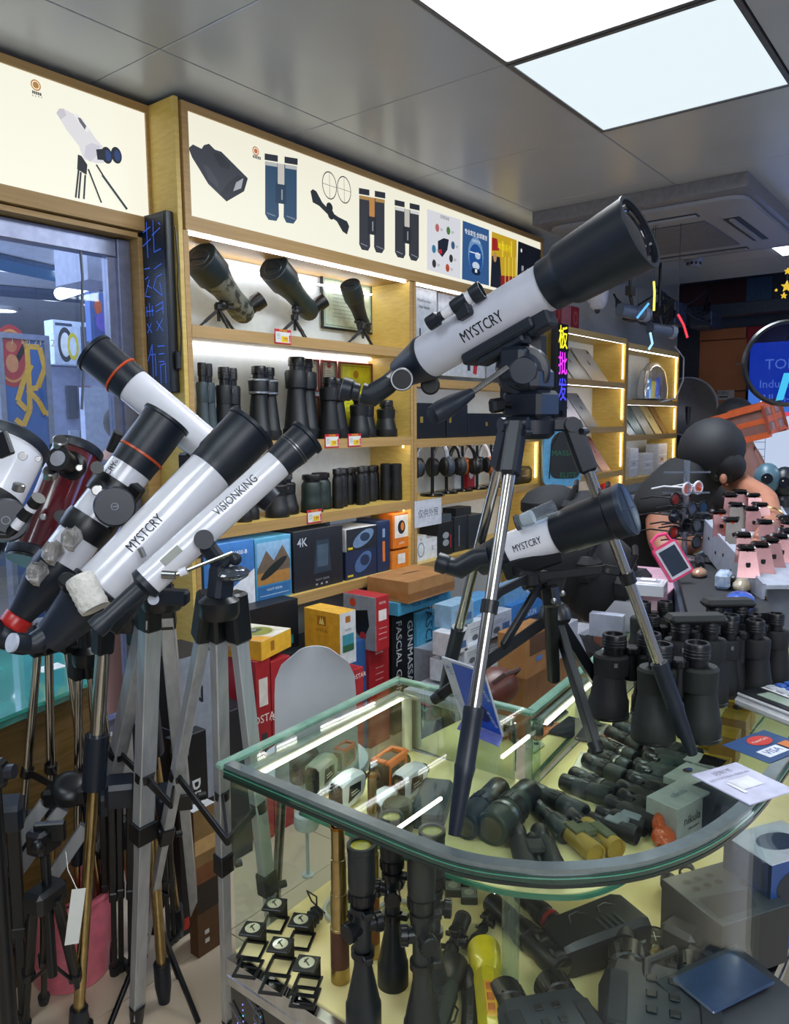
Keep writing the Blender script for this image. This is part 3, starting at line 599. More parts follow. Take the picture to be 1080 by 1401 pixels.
# ================================================================== builders for optics (local frame, resting on z = 0, facing -Y)
def porro(name, lab, m, h, w, body=RUB, trim=BLACK, style='porro', group=None, cap=False, band=None):
    t = thing(name, lab, 'binoculars', m, group)
    for s in (-1, 1):
        x = s*w*.26; r = w*.235
        b = P('objective_barrel', t, body)
        if style == 'long': b.lathe([(0, 0), (r*.98, 0), (r, h*.012), (r, h*.13), (r*.9, h*.15), (r*.60, h*.6), (r*.56, h*.66), (0, h*.66)], 24, T(x, 0, 0))
        elif style == 'porro': b.lathe([(0, 0), (r*.97, 0), (r, h*.02), (r, h*.20), (r*.93, h*.23), (r*.74, h*.50), (r*.70, h*.54), (0, h*.54)], 24, T(x, 0, 0))
        elif style == 'roof': b.lathe([(0, 0), (r*.80, 0), (r*.84, h*.02), (r*.84, h*.3), (r*.80, h*.34), (r*.80, h*.5), (r*.78, h*.72), (r*.66, h*.8), (0, h*.8)], 24, T(x, 0, 0))
        b.use(trim); b.lathe([(r*.86 if style == 'roof' else r*1.015, h*.004), (r*.88 if style == 'roof' else r*1.03, h*.012), (r*.88 if style == 'roof' else r*1.03, h*.04), (r*.84 if style == 'roof' else r, h*.045)], 24, T(x, 0, 0)); b.end()
        if style != 'roof':
            z0, z1 = (h*.62, h*.84) if style == 'long' else (h*.50, h*.76)
            b = P('prism_housing', t, body); b.lathe([(0, z0), (r*.74, z0), (r*.82, z0+h*.01), (r*.86, z1-h*.03), (r*.76, z1), (0, z1)], 20, T(x*.92, 0, 0), sx=1.05, sy=.95)
            if band: b.use(band); b.lathe([(r*.84, z0+h*.01), (r*.88, z0+h*.015), (r*.88, z0+h*.035), (r*.84, z0+h*.04)], 20, T(x*.92, 0, 0), sx=1.05, sy=.95); b.lathe([(r*.87, z1-h*.04), (r*.9, z1-h*.035), (r*.89, z1-h*.02), (r*.8, z1-h*.012)], 20, T(x*.92, 0, 0), sx=1.05, sy=.95)
            b.end()
            xe, ze = x*.80, z1
        else: xe, ze = x, h*.8
        re = r*(.60 if style != 'roof' else .72)
        b = P('eyepiece', t, trim, T(xe, 0, 0)); b.lathe([(0, ze-.002), (re*.85, ze-.002), (re*.85, ze+(h-ze)*.3), (re, ze+(h-ze)*.34), (re, h-(h-ze)*.08), (re*.93, h), (re*.72, h), (re*.68, h-(h-ze)*.15), (0, h-(h-ze)*.15)], 20)
        for k in range(3): b.lathe([(re*1.0, ze+(h-ze)*(.42+.14*k)), (re*1.03, ze+(h-ze)*(.45+.14*k)), (re*1.0, ze+(h-ze)*(.48+.14*k))], 20)
        e = b.end(); b = P('lens', e, LENS, T(xe, 0, 0)); b.cyl(re*.66, h-(h-ze)*.16, h-(h-ze)*.14, 16); b.end()
    zb = h*.56 if style == 'porro' else h*.66 if style == 'long' else h*.48
    b = P('bridge', t, trim); b.rod((0, 0, zb-h*.12), (0, 0, zb+h*.22), w*.075, n=14); b.box(-w*.2, w*.2, -w*.05, w*.07, zb+h*.02, zb+h*.07, w*.02); b.box(-w*.2, w*.2, -w*.05, w*.07, zb-h*.08, zb-h*.04, w*.02)
    b.use(mat('#6a6c70', .5)); b.rect(-w*.02, 0, w*.02, h*.05, m=T(-w*.26, -w*.235, zb+h*.1) @ RX(90)); b.lay = 0; b.end()
    b = P('focus_wheel', t, trim); b.cyl(w*.10, zb+h*.20, zb+h*.28, 16, bv=w*.01)
    for k in range(12): b.box(w*.095, w*.108, -.002, .002, zb+h*.21, zb+h*.27, 0, RZ(k*30))
    b.end()
    if cap: b = P('rainguard', t, RUB); b.box(-w*.42, w*.42, -w*.17, w*.17, h*.94, h*1.05, w*.06); b.end()
    return t
def ypos(px0, px1, pyt, z, y):      # things standing on a wall shelf: centre x, width and height from their outline
    a = Y(px0, pyt, y).x; c = Y(px1, pyt, y).x; q = Y((px0+px1)/2, pyt, y); return (a+c)/2, c-a, q.z-z
def monoc(name, lab, m, L, r, body=RUB, ring=None, group=None, cat='monocular', clip=False):
    t = thing(name, lab, cat, m, group)       # lies along local X, resting on z=0
    A = T(0, 0, r) @ RY(90)
    b = P('barrel', t, body, A); b.lathe([(0, 0), (r*.92, 0), (r, L*.02), (r, L*.22), (r*.93, L*.25), (r*.93, L*.62), (r*.84, L*.66), (r*.84, L*.72), (0, L*.72)], 22); b.end()
    b = P('focus_ring', t, BLACK, A); b.lathe([(r*.86, L*.40), (r*.99, L*.41), (r*.99, L*.55), (r*.86, L*.56)], 22)
    for k in range(14): b.box(r*.97, r*1.03, -r*.06, r*.06, L*.42, L*.54, 0, RZ(k*360/14))
    b.end()
    b = P('eyecup', t, BLACK, A); b.lathe([(0, L*.7), (r*.8, L*.7), (r*.88, L*.73), (r*.86, L*.98), (r*.8, L), (r*.6, L), (r*.55, L*.95), (0, L*.95)], 22); b.end()
    b = P('objective_lens', t, LENS, A); b.lathe([(0, -.001), (r*.7, -.001), (r*.7, .002)], 18); b.end()
    if ring: b = P('ring', t, ring, A); b.lathe([(r*.9, L*.26), (r*1.01, L*.265), (r*1.01, L*.32), (r*.9, L*.325)], 22); b.end('bright metal ring')
    if clip: b = P('clip', t, STEEL); b.box(L*.3, L*.75, -r*.12, r*.12, 2*r, 2*r+.002); b.end()
    return t
def lying_bino(lab, m, L, w, body=RUB, group=None, accent=None, style='roof', name='compact_binoculars'):
    t = thing(name, lab, 'binoculars', m, group); r = w*.24       # lie along local X, eyepieces at +X
    for s in (-1, 1):
        b = P('barrel', t, body, T(0, s*w*.27, r) @ RY(90)); b.lathe([(0, .004), (r*.8, .004), (r*.82, 0), (r, 0), (r, L*.2), (r*.94, L*.24), (r*.9, L*.66), (r*.72, L*.72), (0, L*.72)], 20); b.end()
        b = P('eyepiece', t, BLACK, T(0, s*w*.24, r) @ RY(90)); b.lathe([(0, L*.7), (r*.72, L*.7), (r*.82, L*.76), (r*.82, L*.98), (r*.76, L), (r*.55, L), (r*.5, L*.96), (0, L*.96)], 18); b.end()
    b = P('bridge', t, accent or body); b.box(L*.28, L*.58, -w*.22, w*.22, r*1.1, r*1.95, r*.25); b.box(L*.12, L*.3, -w*.06, w*.06, r*.8, r*1.5, r*.15)
    b.end(None if not accent else 'contrasting hinge plate')
    b = P('focus_wheel', t, BLACK, T(0, 0, r*1.5) @ RY(90)); b.cyl(r*.45, L*.6, L*.72, 16, bv=.001); b.end()
    if accent:
        b = P('armour', t, accent); b.box(L*.1, L*.5, -w*.40, -w*.12, r*1.72, r*2.04, r*.1); b.box(L*.34, L*.64, w*.12, w*.40, r*1.72, r*2.04, r*.1); b.end()
    return t
def riflescope(lab, m, L, r, turn=True, group=None, name='rifle_scope', lensm=None, m0=None):
    t = thing(name, lab, 'scope', m, group); mm = m0 or mat('#1d2224', .42)     # stands on its objective bell, along local Z
    b = P('tube', t, mm); b.lathe([(0, .002), (r*.86, .002), (r*.88, 0), (r, 0), (r, L*.13), (r*.93, L*.14), (r*.88, L*.17), (r*.5, L*.34), (r*.5, L*.70), (r*.62, L*.76), (0, L*.76)], 28); b.end()
    b = P('eyepiece', t, mm); b.lathe([(r*.5, L*.72), (r*.72, L*.76), (r*.76, L*.80), (r*.76, L*.965), (r*.80, L*.97), (r*.80, L), (r*.62, L), (r*.60, L*.985), (0, L*.985)], 28)
    e = b.end(); b = P('lens', e, lensm or mat('#8c8a2c', .08, coat=1)); b.cyl(r*.6, L*.985, L*.988, 24); b.end()
    b = P('zoom_ring', t, BLACK); b.lathe([(r*.5, L*.69), (r*.74, L*.70), (r*.74, L*.75), (r*.5, L*.755)], 24)
    for k in range(16): b.box(r*.7, r*.78, -.001, .001, L*.70, L*.75, 0, RZ(k*22.5))
    b.end()
    if turn:
        for a in (0, 90, 200):
            b = P('turret', t, BLACK, T(0, 0, L*.56) @ RZ(a) @ RY(90)); b.cyl(r*.42, 0, r*.7, 18); b.cyl(r*.52, r*.7, r*1.15, 18, bv=.002)
            for k in range(12): b.box(r*.49, r*.55, -.001, .001, r*.72, r*1.12, 0, RZ(k*30))
            b.end()
        for z in (.40, .64):
            b = P('mount_ring', t, BLACK); b.lathe([(r*.5, L*z), (r*.66, L*z), (r*.66, L*(z+.035)), (r*.5, L*(z+.035))], 20); b.box(-r*.25, r*.25, -r*1.05, -r*.4, L*z, L*(z+.035), .002); b.end()
    return t
def rangefinder(lab, m, s=1.0, shell=None, face=None, accent=None, group=None):
    t = thing('rangefinder', lab, 'rangefinder', m @ Matrix.Scale(s, 4), group)     # lies along X, lens end at -X
    sh = [(0, -.020, 0), (0, .020, 0)]
    def sec(x, hw, z0, z1, c=.008): return [(x, -hw+c, z0), (x, hw-c, z0), (x, hw, z0+c), (x, hw, z1-c), (x, hw-c, z1), (x, -hw+c, z1), (x, -hw, z1-c), (x, -hw, z0+c)]
    b = P('body', t, shell or WHITE); b.loft([sec(0, .019, .003, .068), sec(.006, .021, 0, .072), sec(.05, .021, 0, .074), sec(.085, .019, .006, .068), sec(.10, .016, .02, .058)]); b.end()
    b = P('lens_plate', t, face or BLACK); b.loft([sec(-.003, .017, .006, .065), sec(.001, .0185, .004, .067)]); lp = b.end()
    for z, r in ((.05, .013), (.02, .011)):
        b = P('lens', lp, BLACK, T(-.003, 0, z) @ RY(-90)); b.lathe([(r, 0), (r, .003), (r*.8, .003), (r*.75, .001), (0, .001)], 18); b.use(LENS); b.cyl(r*.7, .001, .0015, 16); b.end()
    b = P('eyepiece', t, BLACK, T(.098, 0, .042) @ RY(90)); b.lathe([(0, 0), (.014, 0), (.015, .006), (.014, .012), (.010, .012), (.009, .008), (0, .008)], 18); b.end()
    b = P('side_label', t, face or BLACK); b.poly([(.018, .018), (.070, .026), (.072, .05), (.024, .056)], m=T(0, -.0213, 0) @ RX(90)); b.use(PAPER); b.rect(.03, .036, .055, .039, m=T(0, -.0213, 0) @ RX(90)); b.rect(.03, .030, .062, .0325, m=T(0, -.0213, 0) @ RX(90)); b.end()
    if accent:
        b = P('accent_frame', t, accent)
        for x0, x1, z0, z1 in ((.012, .08, .062, .070), (.012, .08, .016, .022), (.012, .02, .02, .066), (.072, .08, .02, .066)): b.box(x0, x1, -.0235, -.0205, z0, z1, .001)
        b.box(.01, .09, -.0225, -.012, .068, .0755, .002); b.box(.01, .09, .012, .0225, .068, .0755, .002); b.box(.01, .022, -.012, .012, .068, .0755); b.box(.078, .09, -.012, .012, .068, .0755); b.end('orange frame')
        b = P('screen', t, mat('#3c4448', .2, coat=.5)); b.box(.022, .07, -.0225, -.0208, .026, .06); b.end()
    return t
def tripod_small(t, top, hub, feet, r=.006, mt=BLACK, o=None, col=True):
    if col: b = P('centre_column', t, mt, o); b.rod(top, V(hub)-V(0, 0, .05), r*1.2); b.lathe([(0, 0), (r*3, 0), (r*3.2, .02), (r*2, .03), (0, .03)], 14, T(*hub)); b.end()
    for f in feet:
        d = V(f)-V(hub); b = P('leg', t, mt, o); b.bar(hub, V(hub)+d*.55, r*2.4, r*1.8, None, .001); b.bar(V(hub)+d*.5, V(hub)+d*.97, r*1.7, r*1.2); lg = b.end(); b = P('foot', lg, RUB, o); b.rod(V(hub)+d*.93, f, r*1.5, r*1.1, 8); b.end()
def price_tag(px, py, z):
    p = Y(px, py, 2.545); t = thing('price_tag', '', 'price tag', T(p.x, 2.5445, z-.012))
    F = Matrix(((1, 0, 0, 0), (0, 0, -1, 0), (0, 1, 0, 0), (0, 0, 0, 1)))
    b = P('card', t, mat('#c8202a', .5)); b.box(-.05, .05, -.003, 0, -.028, .036, .001); b.end()
    b = P('print', t, PAPER, T(0, -.0031, 0) @ F); b.rect(-.045, -.022, .045, .024); b.use(mat('#e8c818', .5)); b.rect(-.012, -.020, .030, .006); b.text('199', .01, -.007, .022, mat('#b02020', .5), bold=True)
    b.text('特价商品', 0, .030, .012, mat('#e8c818', .5)); b.use(mat('#888888', .5)); b.rect(-.04, .012, -.018, .014); b.rect(-.04, .004, -.018, .006); b.rect(-.04, -.006, -.018, -.004); b.use(mat('#c8202a', .5)); b.poly([(.033, .004), (.044, .004), (.0385, .016)]); b.rect(.036, -.018, .041, .004); b.end()
    return t
# ================================================================== things on the first shelving bay
def spotter(lab, obj, eye, robj, base, y0, body, feet_dx=(-.09, .12), cap=True, angled=True, H=.0):
    # obj / eye: pixel centres of the objective end and of the back end; base: pixel under the hub
    a = Y(*eye, y0+.05); c = Y(*obj, y0-.03); t = thing('spotting_scope', lab, 'spotting scope', T(Y(*base, y0).x, y0, S1)); o = T(-Y(*base, y0).x, -y0, -S1)
    L = (c-a).length; F = o @ frame(a, c-a); r = robj
    b = P('body', t, body, F); b.lathe([(0, 0), (r*.62, 0), (r*.72, L*.08), (r*.66, L*.3), (r*.72, L*.5), (r*.9, L*.68), (r*.92, L*.72), (0, L*.72)], 26); b.end()
    b = P('objective_hood', t, mat('#1c2a2e', .4), F); b.lathe([(0, L*.70), (r*.95, L*.70), (r, L*.72), (r, L), (r*.93, L*1.005), (r*.9, L*.99), (0, L*.985)], 28); b.end()
    if cap:
        b = P('lens_cap', t, mat('#18232a', .3), F); b.lathe([(0, L*.992), (r*.88, L*.992), (r*.88, L*1.0), (0, L*1.0)], 26); b.lathe([(r*.5, L), (r*.54, L+.002), (r*.6, L+.002), (r*.62, L)], 26); b.box(-r*.12, r*.12, -r*.5, r*.5, L*1.0, L*1.0+.004); b.end()
    if angled:
        ax = (c-a).normalized(); up = V(.55, -.3, .45).normalized(); e0 = a+ax*L*.04
        b = P('eyepiece', t, BLACK, o); b.lathe([(0, 0), (r*.5, 0), (r*.42, r*.7), (r*.5, r*.85), (r*.5, r*1.4), (r*.36, r*1.42), (0, r*1.3)], 20, frame(e0, up)); b.end()
        b = P('prism_housing', t, body, o); b.ball(tuple(a+ax*L*.05), r*.68, 16); b.end()
    hub = V(Y(*base, y0).x, y0, S1+.10); mid = a+(c-a)*.35
    b = P('pan_head', t, BLACK, o); b.rod(hub, mid-V(0, 0, r*.55), .012); b.box(mid.x-.03, mid.x+.03, mid.y-.02, mid.y+.02, mid.z-r*.8, mid.z-r*.55, .004); b.ball(tuple(hub+(mid-hub)*.35), .02, 12); b.rod(hub+(mid-hub)*.35, hub+(mid-hub)*.35+V(.03, -.04, 0), .006); b.end()
    tripod_small(t, hub+V(0, 0, .01), hub, [V(hub.x-.10, y0+.05, S1+.001), V(hub.x+.13, y0+.03, S1+.001), V(hub.x+.0, y0-.07, S1+.001)], .006, BLACK, o)
    return t
CAMO = mat('#5a5c50', .6, kind='camo', scale=26, h2='#6e7064')
spotter('camouflage spotting scope on small tripod, top shelf beside the blue LED sign', (273, 352), (335, 430), .078, (300, 450), 2.70, CAMO)
spotter('dark green spotting scope with lens cap on tripod, middle of the top shelf', (374, 366), (425, 428), .072, (404, 466), 2.70, mat('#22302c', .45))
spotter('narrow black spotting scope with neck strap beside the framed certificate', (479, 390), (500, 452), .053, (497, 470), 2.69, mat('#1a2024', .45), angled=False)
# framed certificates
def framed(lab, px0, py0, px1, py1, y, fr, paper, lines='#7f9a80', gold=False, n=1):
    a = Y(px0, py0, y); c = Y(px1, py1, y); w = c.x-a.x; h = a.z-c.z; t = thing('framed_certificate', lab, 'certificate', T(a.x, y, a.z-h))
    for bb in ((0, w, 0, .012), (0, w, h-.012, h), (0, .012, .012, h-.012), (w-.012, w, .012, h-.012)):
        b = P('frame_rail', t, fr); b.box(bb[0], bb[1], -.008, .006, bb[2], bb[3], .002); b.end()
    F = T(0, -.002, 0) @ Matrix(((1, 0, 0, 0), (0, 0, -1, 0), (0, 1, 0, 0), (0, 0, 0, 1)))
    b = P('certificate', t, mat(paper, .4)); b.box(.012, w-.012, -.0015, .004, .012, h-.012); b.use(mat(lines, .5)); b.m = F
    if gold: b.ring(w/2, h*.82, .022, .022, mat('#b8860b', .5)); b.text('荣誉', w/2, h*.25, .045, mat('#7a8a20', .5), bold=True)
    else: b.disc(w/2, h*.85, .016, None, mat('#c04030', .5))
    for k in range(7): b.rect(w*.2, h*(.66-.07*k), w*(.8 if k % 3 else .6), h*(.66-.07*k)+.003, mat('#8a9a86' if not gold else '#a8a020', .5))
    b.rect(.02, .02, w-.02, .024, mat(lines, .5)); b.rect(.02, h-.024, w-.02, h-.02); b.rect(.02, .024, .024, h-.024); b.rect(w-.024, .024, w-.02, h-.024); b.end()
    return t
framed('black-framed pale green licence leaning on the back of the top shelf', 439, 374, 510, 458, 2.82, BLACK, '#c2d0b8')
RW = mat('#7a2f22', .4)
framed('small red-framed certificate, upper left of the four behind the binoculars', 414, 490, 437, 536, 2.82, RW, '#d8cfae')
framed('small red-framed certificate, upper right of the four behind the binoculars', 439, 492, 461, 538, 2.82, RW, '#d8cfae')
framed('small red-framed certificate, lower left of the four behind the binoculars', 414, 541, 437, 588, 2.82, RW, '#cfc6a8')
framed('small red-framed certificate, lower right of the four behind the binoculars', 439, 541, 461, 588, 2.82, RW, '#cfc6a8')
framed('large yellow honour certificate in a red wooden frame behind the binoculars', 463, 494, 510, 586, 2.82, RW, '#dede2c', '#a89a20', gold=True)
g = 'binoculars standing on the second shelf'
for (px0, px1, pt, lab, sty, bm, bd, y) in (
    (266, 294, 497, 'grey-green binoculars standing at the left end of the second shelf', 'porro', mat('#37454a', .5, kind='rubber'), None, 2.66),
    (293, 329, 503, 'black zoom binoculars with side lever, second from the left on the second shelf', 'porro', RUB, None, 2.68),
    (338, 381, 502, 'tall black binoculars with silver bands, third from the left on the second shelf', 'long', RUB, mat('#9a9ea4', .3, .6), 2.68),
    (388, 434, 490, 'tallest black giant binoculars in front of the small framed certificates', 'long', RUB, None, 2.68),
    (436, 474, 517, 'black giant binoculars in front of the yellow certificate', 'long', RUB, None, 2.66),
    (478, 512, 540, 'black binoculars just behind the big telescope eyepiece', 'porro', RUB, None, 2.66),
    (515, 548, 548, 'short black binoculars at the right end of the second shelf', 'porro', RUB, None, 2.68)):
    x, w, h = ypos(px0, px1, pt, S2, y); porro('binoculars', lab, at((x, y, S2), 25), h, w*1.25, bm, BLACK, sty, g, band=bd)
g = 'binoculars standing on the third shelf'
for (px0, px1, pt, lab, sty, bm, y) in (
    (322, 352, 656, 'black binoculars half hidden behind the thin white telescope, third shelf', 'porro', RUB, 2.64),
    (364, 405, 648, 'wide black binoculars beside the thin white telescope, third shelf', 'porro', RUB, 2.65),
    (411, 453, 648, 'dark green binoculars on the third shelf', 'roof', DGREEN, 2.66),
    (454, 475, 641, 'slim black binoculars, left of the slim row on the third shelf', 'roof', RUB, 2.65),
    (471, 489, 640, 'slim black binoculars, second of the slim row on the third shelf', 'roof', RUB, 2.72),
    (487, 505, 638, 'slim black binoculars, third of the slim row on the third shelf', 'roof', RUB, 2.66),
    (501, 519, 637, 'slim black binoculars, right of the slim row on the third shelf', 'roof', RUB, 2.73)):
    x, w, h = ypos(px0, px1, pt, S3, y); porro('binoculars', lab, at((x, y, S3), 25), h, max(.085, w*1.25), bm, BLACK, sty, g)
x, w, h = ypos(524, 546, 634, S3, 2.66)
t = thing('binoculars', 'single dark binoculars standing apart at the right end of the third shelf', 'binoculars', at((x, 2.66, S3), -60)); 
for s in (-1, 1):
    b = P('barrel', t, RUB, T(s*.028, 0, 0)); b.lathe([(0, 0), (.032, 0), (.034, .006), (.033, h*.5), (.030, h*.8), (.032, h*.84), (.032, h*.98), (.026, h), (0, h)], 24); b.end()
b = P('bridge', t, BLACK); b.box(-.03, .03, -.02, .02, h*.35, h*.6, .006); b.end()
for k, (x, y, z, lab) in enumerate(((387, 470, S1, 'red and yellow price tag on the top shelf edge'), (454, 606, S2, 'price tag on the second shelf edge, left of the pair'), (485, 605, S2, 'price tag on the second shelf edge, right of the pair'), (430, 712, S3, 'yellow price tag on the third shelf edge'))):
    price_tag(x, y, z)['label'] = lab

# ------------------------------------------------------------------ cartons: local x right, y into the shelf, z up; front face -Y, left face -X
def carton(lab, m, w, d, h, col, side=None, top=None, front=(), left=(), topp=(), bv=.0012, cat='box', name='carton', group=None, rough=.45, seam=False):
    t = thing(name, lab, cat, m, group)
    M0 = col if not isinstance(col, str) else mat(col, rough)
    b = P('box_body', t, M0); b.box(0, w, 0, d, 0, h, bv)
    if side or top:
        n = len(b.f)
        for i in range(n):
            c = [sum(b.v[k][a] for k in b.f[i])/len(b.f[i]) for a in range(3)]
            if side and c[0] < .001: b.use(mat(side, rough)); b.mi[i] = b.c
            if top and c[2] > h-.001: b.use(mat(top, rough)); b.mi[i] = b.c
    b.end(smooth=False)
    FR = Matrix(((1, 0, 0, 0), (0, 0, -1, -.0004), (0, 1, 0, 0), (0, 0, 0, 1))); LF = Matrix(((0, 0, -1, -.0004), (-1, 0, 0, d), (0, 1, 0, 0), (0, 0, 0, 1))); TP = T(0, 0, h+.0004)
    for nm, items, F, (W, H) in (('front_print', front, FR, (w, h)), ('side_print', left, LF, (d, h)), ('top_print', topp, TP, (w, d))):
        if not items: continue
        b = P(nm, t, None, F)
        for it in items:
            k = it[0]; c = mat(it[1], .45)
            if k == 'r': b.rect(it[2]*W, it[3]*H, it[4]*W, it[5]*H, c)
            elif k == 'd': b.disc(it[2]*W, it[3]*H, it[4]*W, it[5]*H, c, rot=it[6] if len(it) > 6 else 0)
            elif k == 'p': b.poly([(u*W, v*H) for u, v in it[2]], c)
            elif k == 't': b.text(it[2], it[3]*W, it[4]*H, it[5]*H, c, rot=it[6] if len(it) > 6 else 0, bold=True, sx=it[7] if len(it) > 7 else 1)
        b.end()
    if seam: b = P('packing_tape', t, mat('#8f6a38', .25)); b.box(-.0006, w+.0006, d*.42, d*.58, h*.55, h+.0006); b.end()
    return t
def shelfbox(lab, px0, px1, pt, pb, z, y, d, col, **k):
    a = Y(px0, pb, y); c = Y(px1, pb, y); top = Y(px0, pt, y).z; return carton(lab, T(a.x, y, z), c.x-a.x, d, top-z, col, **k)
def bino_pic(c='#15181c', x=.5, y=.5, s=.3):
    return (('p', c, [(x-.8*s, y-s), (x-.15*s, y-s), (x-.1*s, y+.5*s), (x-.3*s, y+s), (x-.6*s, y+s)]), ('p', c, [(x+.15*s, y-s), (x+.8*s, y-s), (x+.6*s, y+s), (x+.3*s, y+s), (x+.1*s, y+.5*s)]), ('r', c, x-.3*s, y-.1*s, x+.3*s, y+.3*s))
shelfbox('blue and white boxed night vision monocular at the left end of the fourth shelf', 281, 350, 748, 838, S4, 2.58, .2, '#3a72b4', front=(('p', '#dfe3ea', [(0, 0), (1, 0), (1, .55), (.5, .3), (0, .25)]), ('t', '#dfe8f4', 'NV400-B', .68, .83, .09), ('t', '#6a7280', 'MONOCULAR', .6, .08, .07), ('d', '#26323e', .4, .45, .16, .13, 30)), side='#2c5a96')
shelfbox('tall box with a mountain picture and a night vision monocular', 351, 400, 738, 824, S4, 2.58, .2, '#4a90b4', front=(('r', '#86aed0', .04, .55, .96, .93), ('p', '#6a5a4a', [(.04, .5), (.3, .8), (.5, .62), (.75, .85), (.96, .6), (.96, .3), (.04, .3)]), ('r', '#a8783c', .04, .26, .96, .45), ('d', '#1c2420', .5, .5, .42, .07, 28), ('r', '#2e6aa0', .04, .03, .96, .24), ('t', '#dfe8f4', 'NIGHT VISION', .5, .17, .05), ('r', '#bcd4e8', .1, .08, .9, .09)))
shelfbox('black box marked 4K with a night vision binocular picture', 403, 470, 728, 812, S4, 2.58, .22, '#1a1f26', front=(('t', '#b8c0c8', '4K', .17, .8, .2), ('p', '#2c3a48', [(.38, .25), (.75, .25), (.7, .8), (.45, .8)]), ('r', '#455868', .46, .35, .68, .72), ('t', '#8a949e', 'NIGHT VISION', .56, .14, .05), ('r', '#a0a8b0', .42, .05, .46, .08), ('r', '#a0a8b0', .52, .05, .56, .08), ('r', '#a0a8b0', .62, .05, .66, .08)))
shelfbox('dark navy box with binocular picture, lower of the stacked pair', 474, 516, 756, 800, S4, 2.58, .2, '#1c2b4a', front=(('d', '#4a6a9a', .55, .55, .3, .3, 30), ('d', '#223350', .6, .6, .15, .2), ('r', '#d8c020', .05, .1, .22, .17)))
a_ = Y(474, 756, 2.58)
carton('black and silver box of binoculars, upper of the stacked pair', T(a_.x, 2.58, a_.z+.0005), Y(516, 756, 2.58).x-a_.x, .2, .115, '#20262e', front=(('d', '#6a86a8', .55, .5, .36, .32, 20), ('d', '#2a3a52', .6, .55, .16, .2), ('r', '#d8c020', .05, .08, .2, .18)), top='#b8bcc0', side='#c4c6ca')
shelfbox('tall navy box with orange lettering beside the orange box', 517, 534, 714, 780, S4, 2.58, .2, '#1e3050', front=(('r', '#e07a28', .4, .2, .6, .6), ('r', '#8aa0c0', .4, .68, .6, .85)))
shelfbox('bright orange rangefinder box, standing at the right end of the fourth shelf', 538, 561, 704, 752, S4+.112, 2.57, .1, '#e07a20', side='#d06a18', front=(('r', '#ece6dc', .1, .3, .9, .95), ('d', '#20242a', .5, .6, .22, .2), ('d', '#e8842c', .55, .62, .1, .12), ('t', '#f4e8d8', 'LASER', .5, .14, .09)))
shelfbox('small orange box under the upright orange rangefinder box', 537, 562, 755, 777, S4, 2.57, .12, '#e08228', front=(('r', '#ece6dc', .3, .25, .7, .8),))
a_ = Y(440, 720, 2.63)
carton('flat grey box lying on top of the black 4K box', T(Y(440, 728, 2.66).x, 2.60, Y(403, 728, 2.58).z+.0005), .2, .14, .035, '#3c4650')
# ================================================================== second bay
T1, T2, T3, T4 = 1.835, 1.50, 1.16, .795
def bx(lab, px0, px1, pt, z, y, d, col, **k):       # carton on a shelf: left, right, top pixel
    a = Y(px0, pt, y); c = Y(px1, pt, y); return carton(lab, T(a.x, y, z), c.x-a.x, d, a.z-z, col, **k)
def panelposter(lab, px0, px1, pt, pb, y, items, col='#b9bfc4'):
    a, c = Y(px0, pt, y), Y(px1, pb, y); w, h = c.x-a.x, a.z-c.z; return carton(lab, T(a.x, y, a.z-h), w, .012, h, col, front=items, cat='display card', name='display_card')
styler = (('t', '#6a6e74', 'Multifunction', .4, .86, .05), ('t', '#3a3e44', 'Hair Styler', .4, .79, .05), ('r', '#3a3e48', .15, .12, .22, .55), ('r', '#3a3e48', .30, .08, .37, .48), ('r', '#2a2e38', .8, .3, .87, .42))
panelposter('pale grey hair styler display card at the left of the second bay', 569, 598, 392, 518, 2.62, styler)
panelposter('pale hair styler display card with red and black irons behind the big telescope', 600, 664, 392, 518, 2.66, (('t', '#5a5e64', 'Hair Styler', .3, .9, .04), ('p', '#c03038', [(.72, .05), (.80, .04), (.86, .45), (.78, .45)]), ('p', '#2c3038', [(.60, .08), (.66, .08), (.64, .45), (.58, .45)]), ('p', '#2c3038', [(.2, .1), (.26, .1), (.3, .5), (.26, .5)]), ('r', '#333844', .4, .2, .46, .3)), '#c2c6cc')
panelposter('pale display card with dark hair irons, right part of the second bay', 667, 735, 400, 522, 2.68, (('p', '#2c3038', [(.15, .1), (.2, .1), (.3, .6), (.24, .6)]), ('p', '#2c3038', [(.4, .08), (.46, .08), (.38, .55), (.33, .55)]), ('p', '#b03038', [(.6, .1), (.66, .1), (.7, .6), (.66, .6)])), '#aab0ba')
for px0, px1, pt, d, lab, mt in ((571, 610, 541, .2, 'big black curling iron gift box behind the handle grip', '#10151c'), (612, 640, 545, .16, 'matt black presentation case with gold strip', '#141a22'), (641, 692, 561, .16, 'wide black leather case with small gold clasp', '#121720')):
    a = Y(px0, 600, 2.6); c = Y(px1, 600, 2.6)
    carton(lab, T(a.x, 2.6, T2), c.x-a.x, d, (600-pt)/1058*a.length*.8*.98, mt, cat='case', name='gift_box', front=(('r', '#8a7430', .44 if px0 > 620 else .1, .45, .5 if px0 > 620 else .2, .62),))
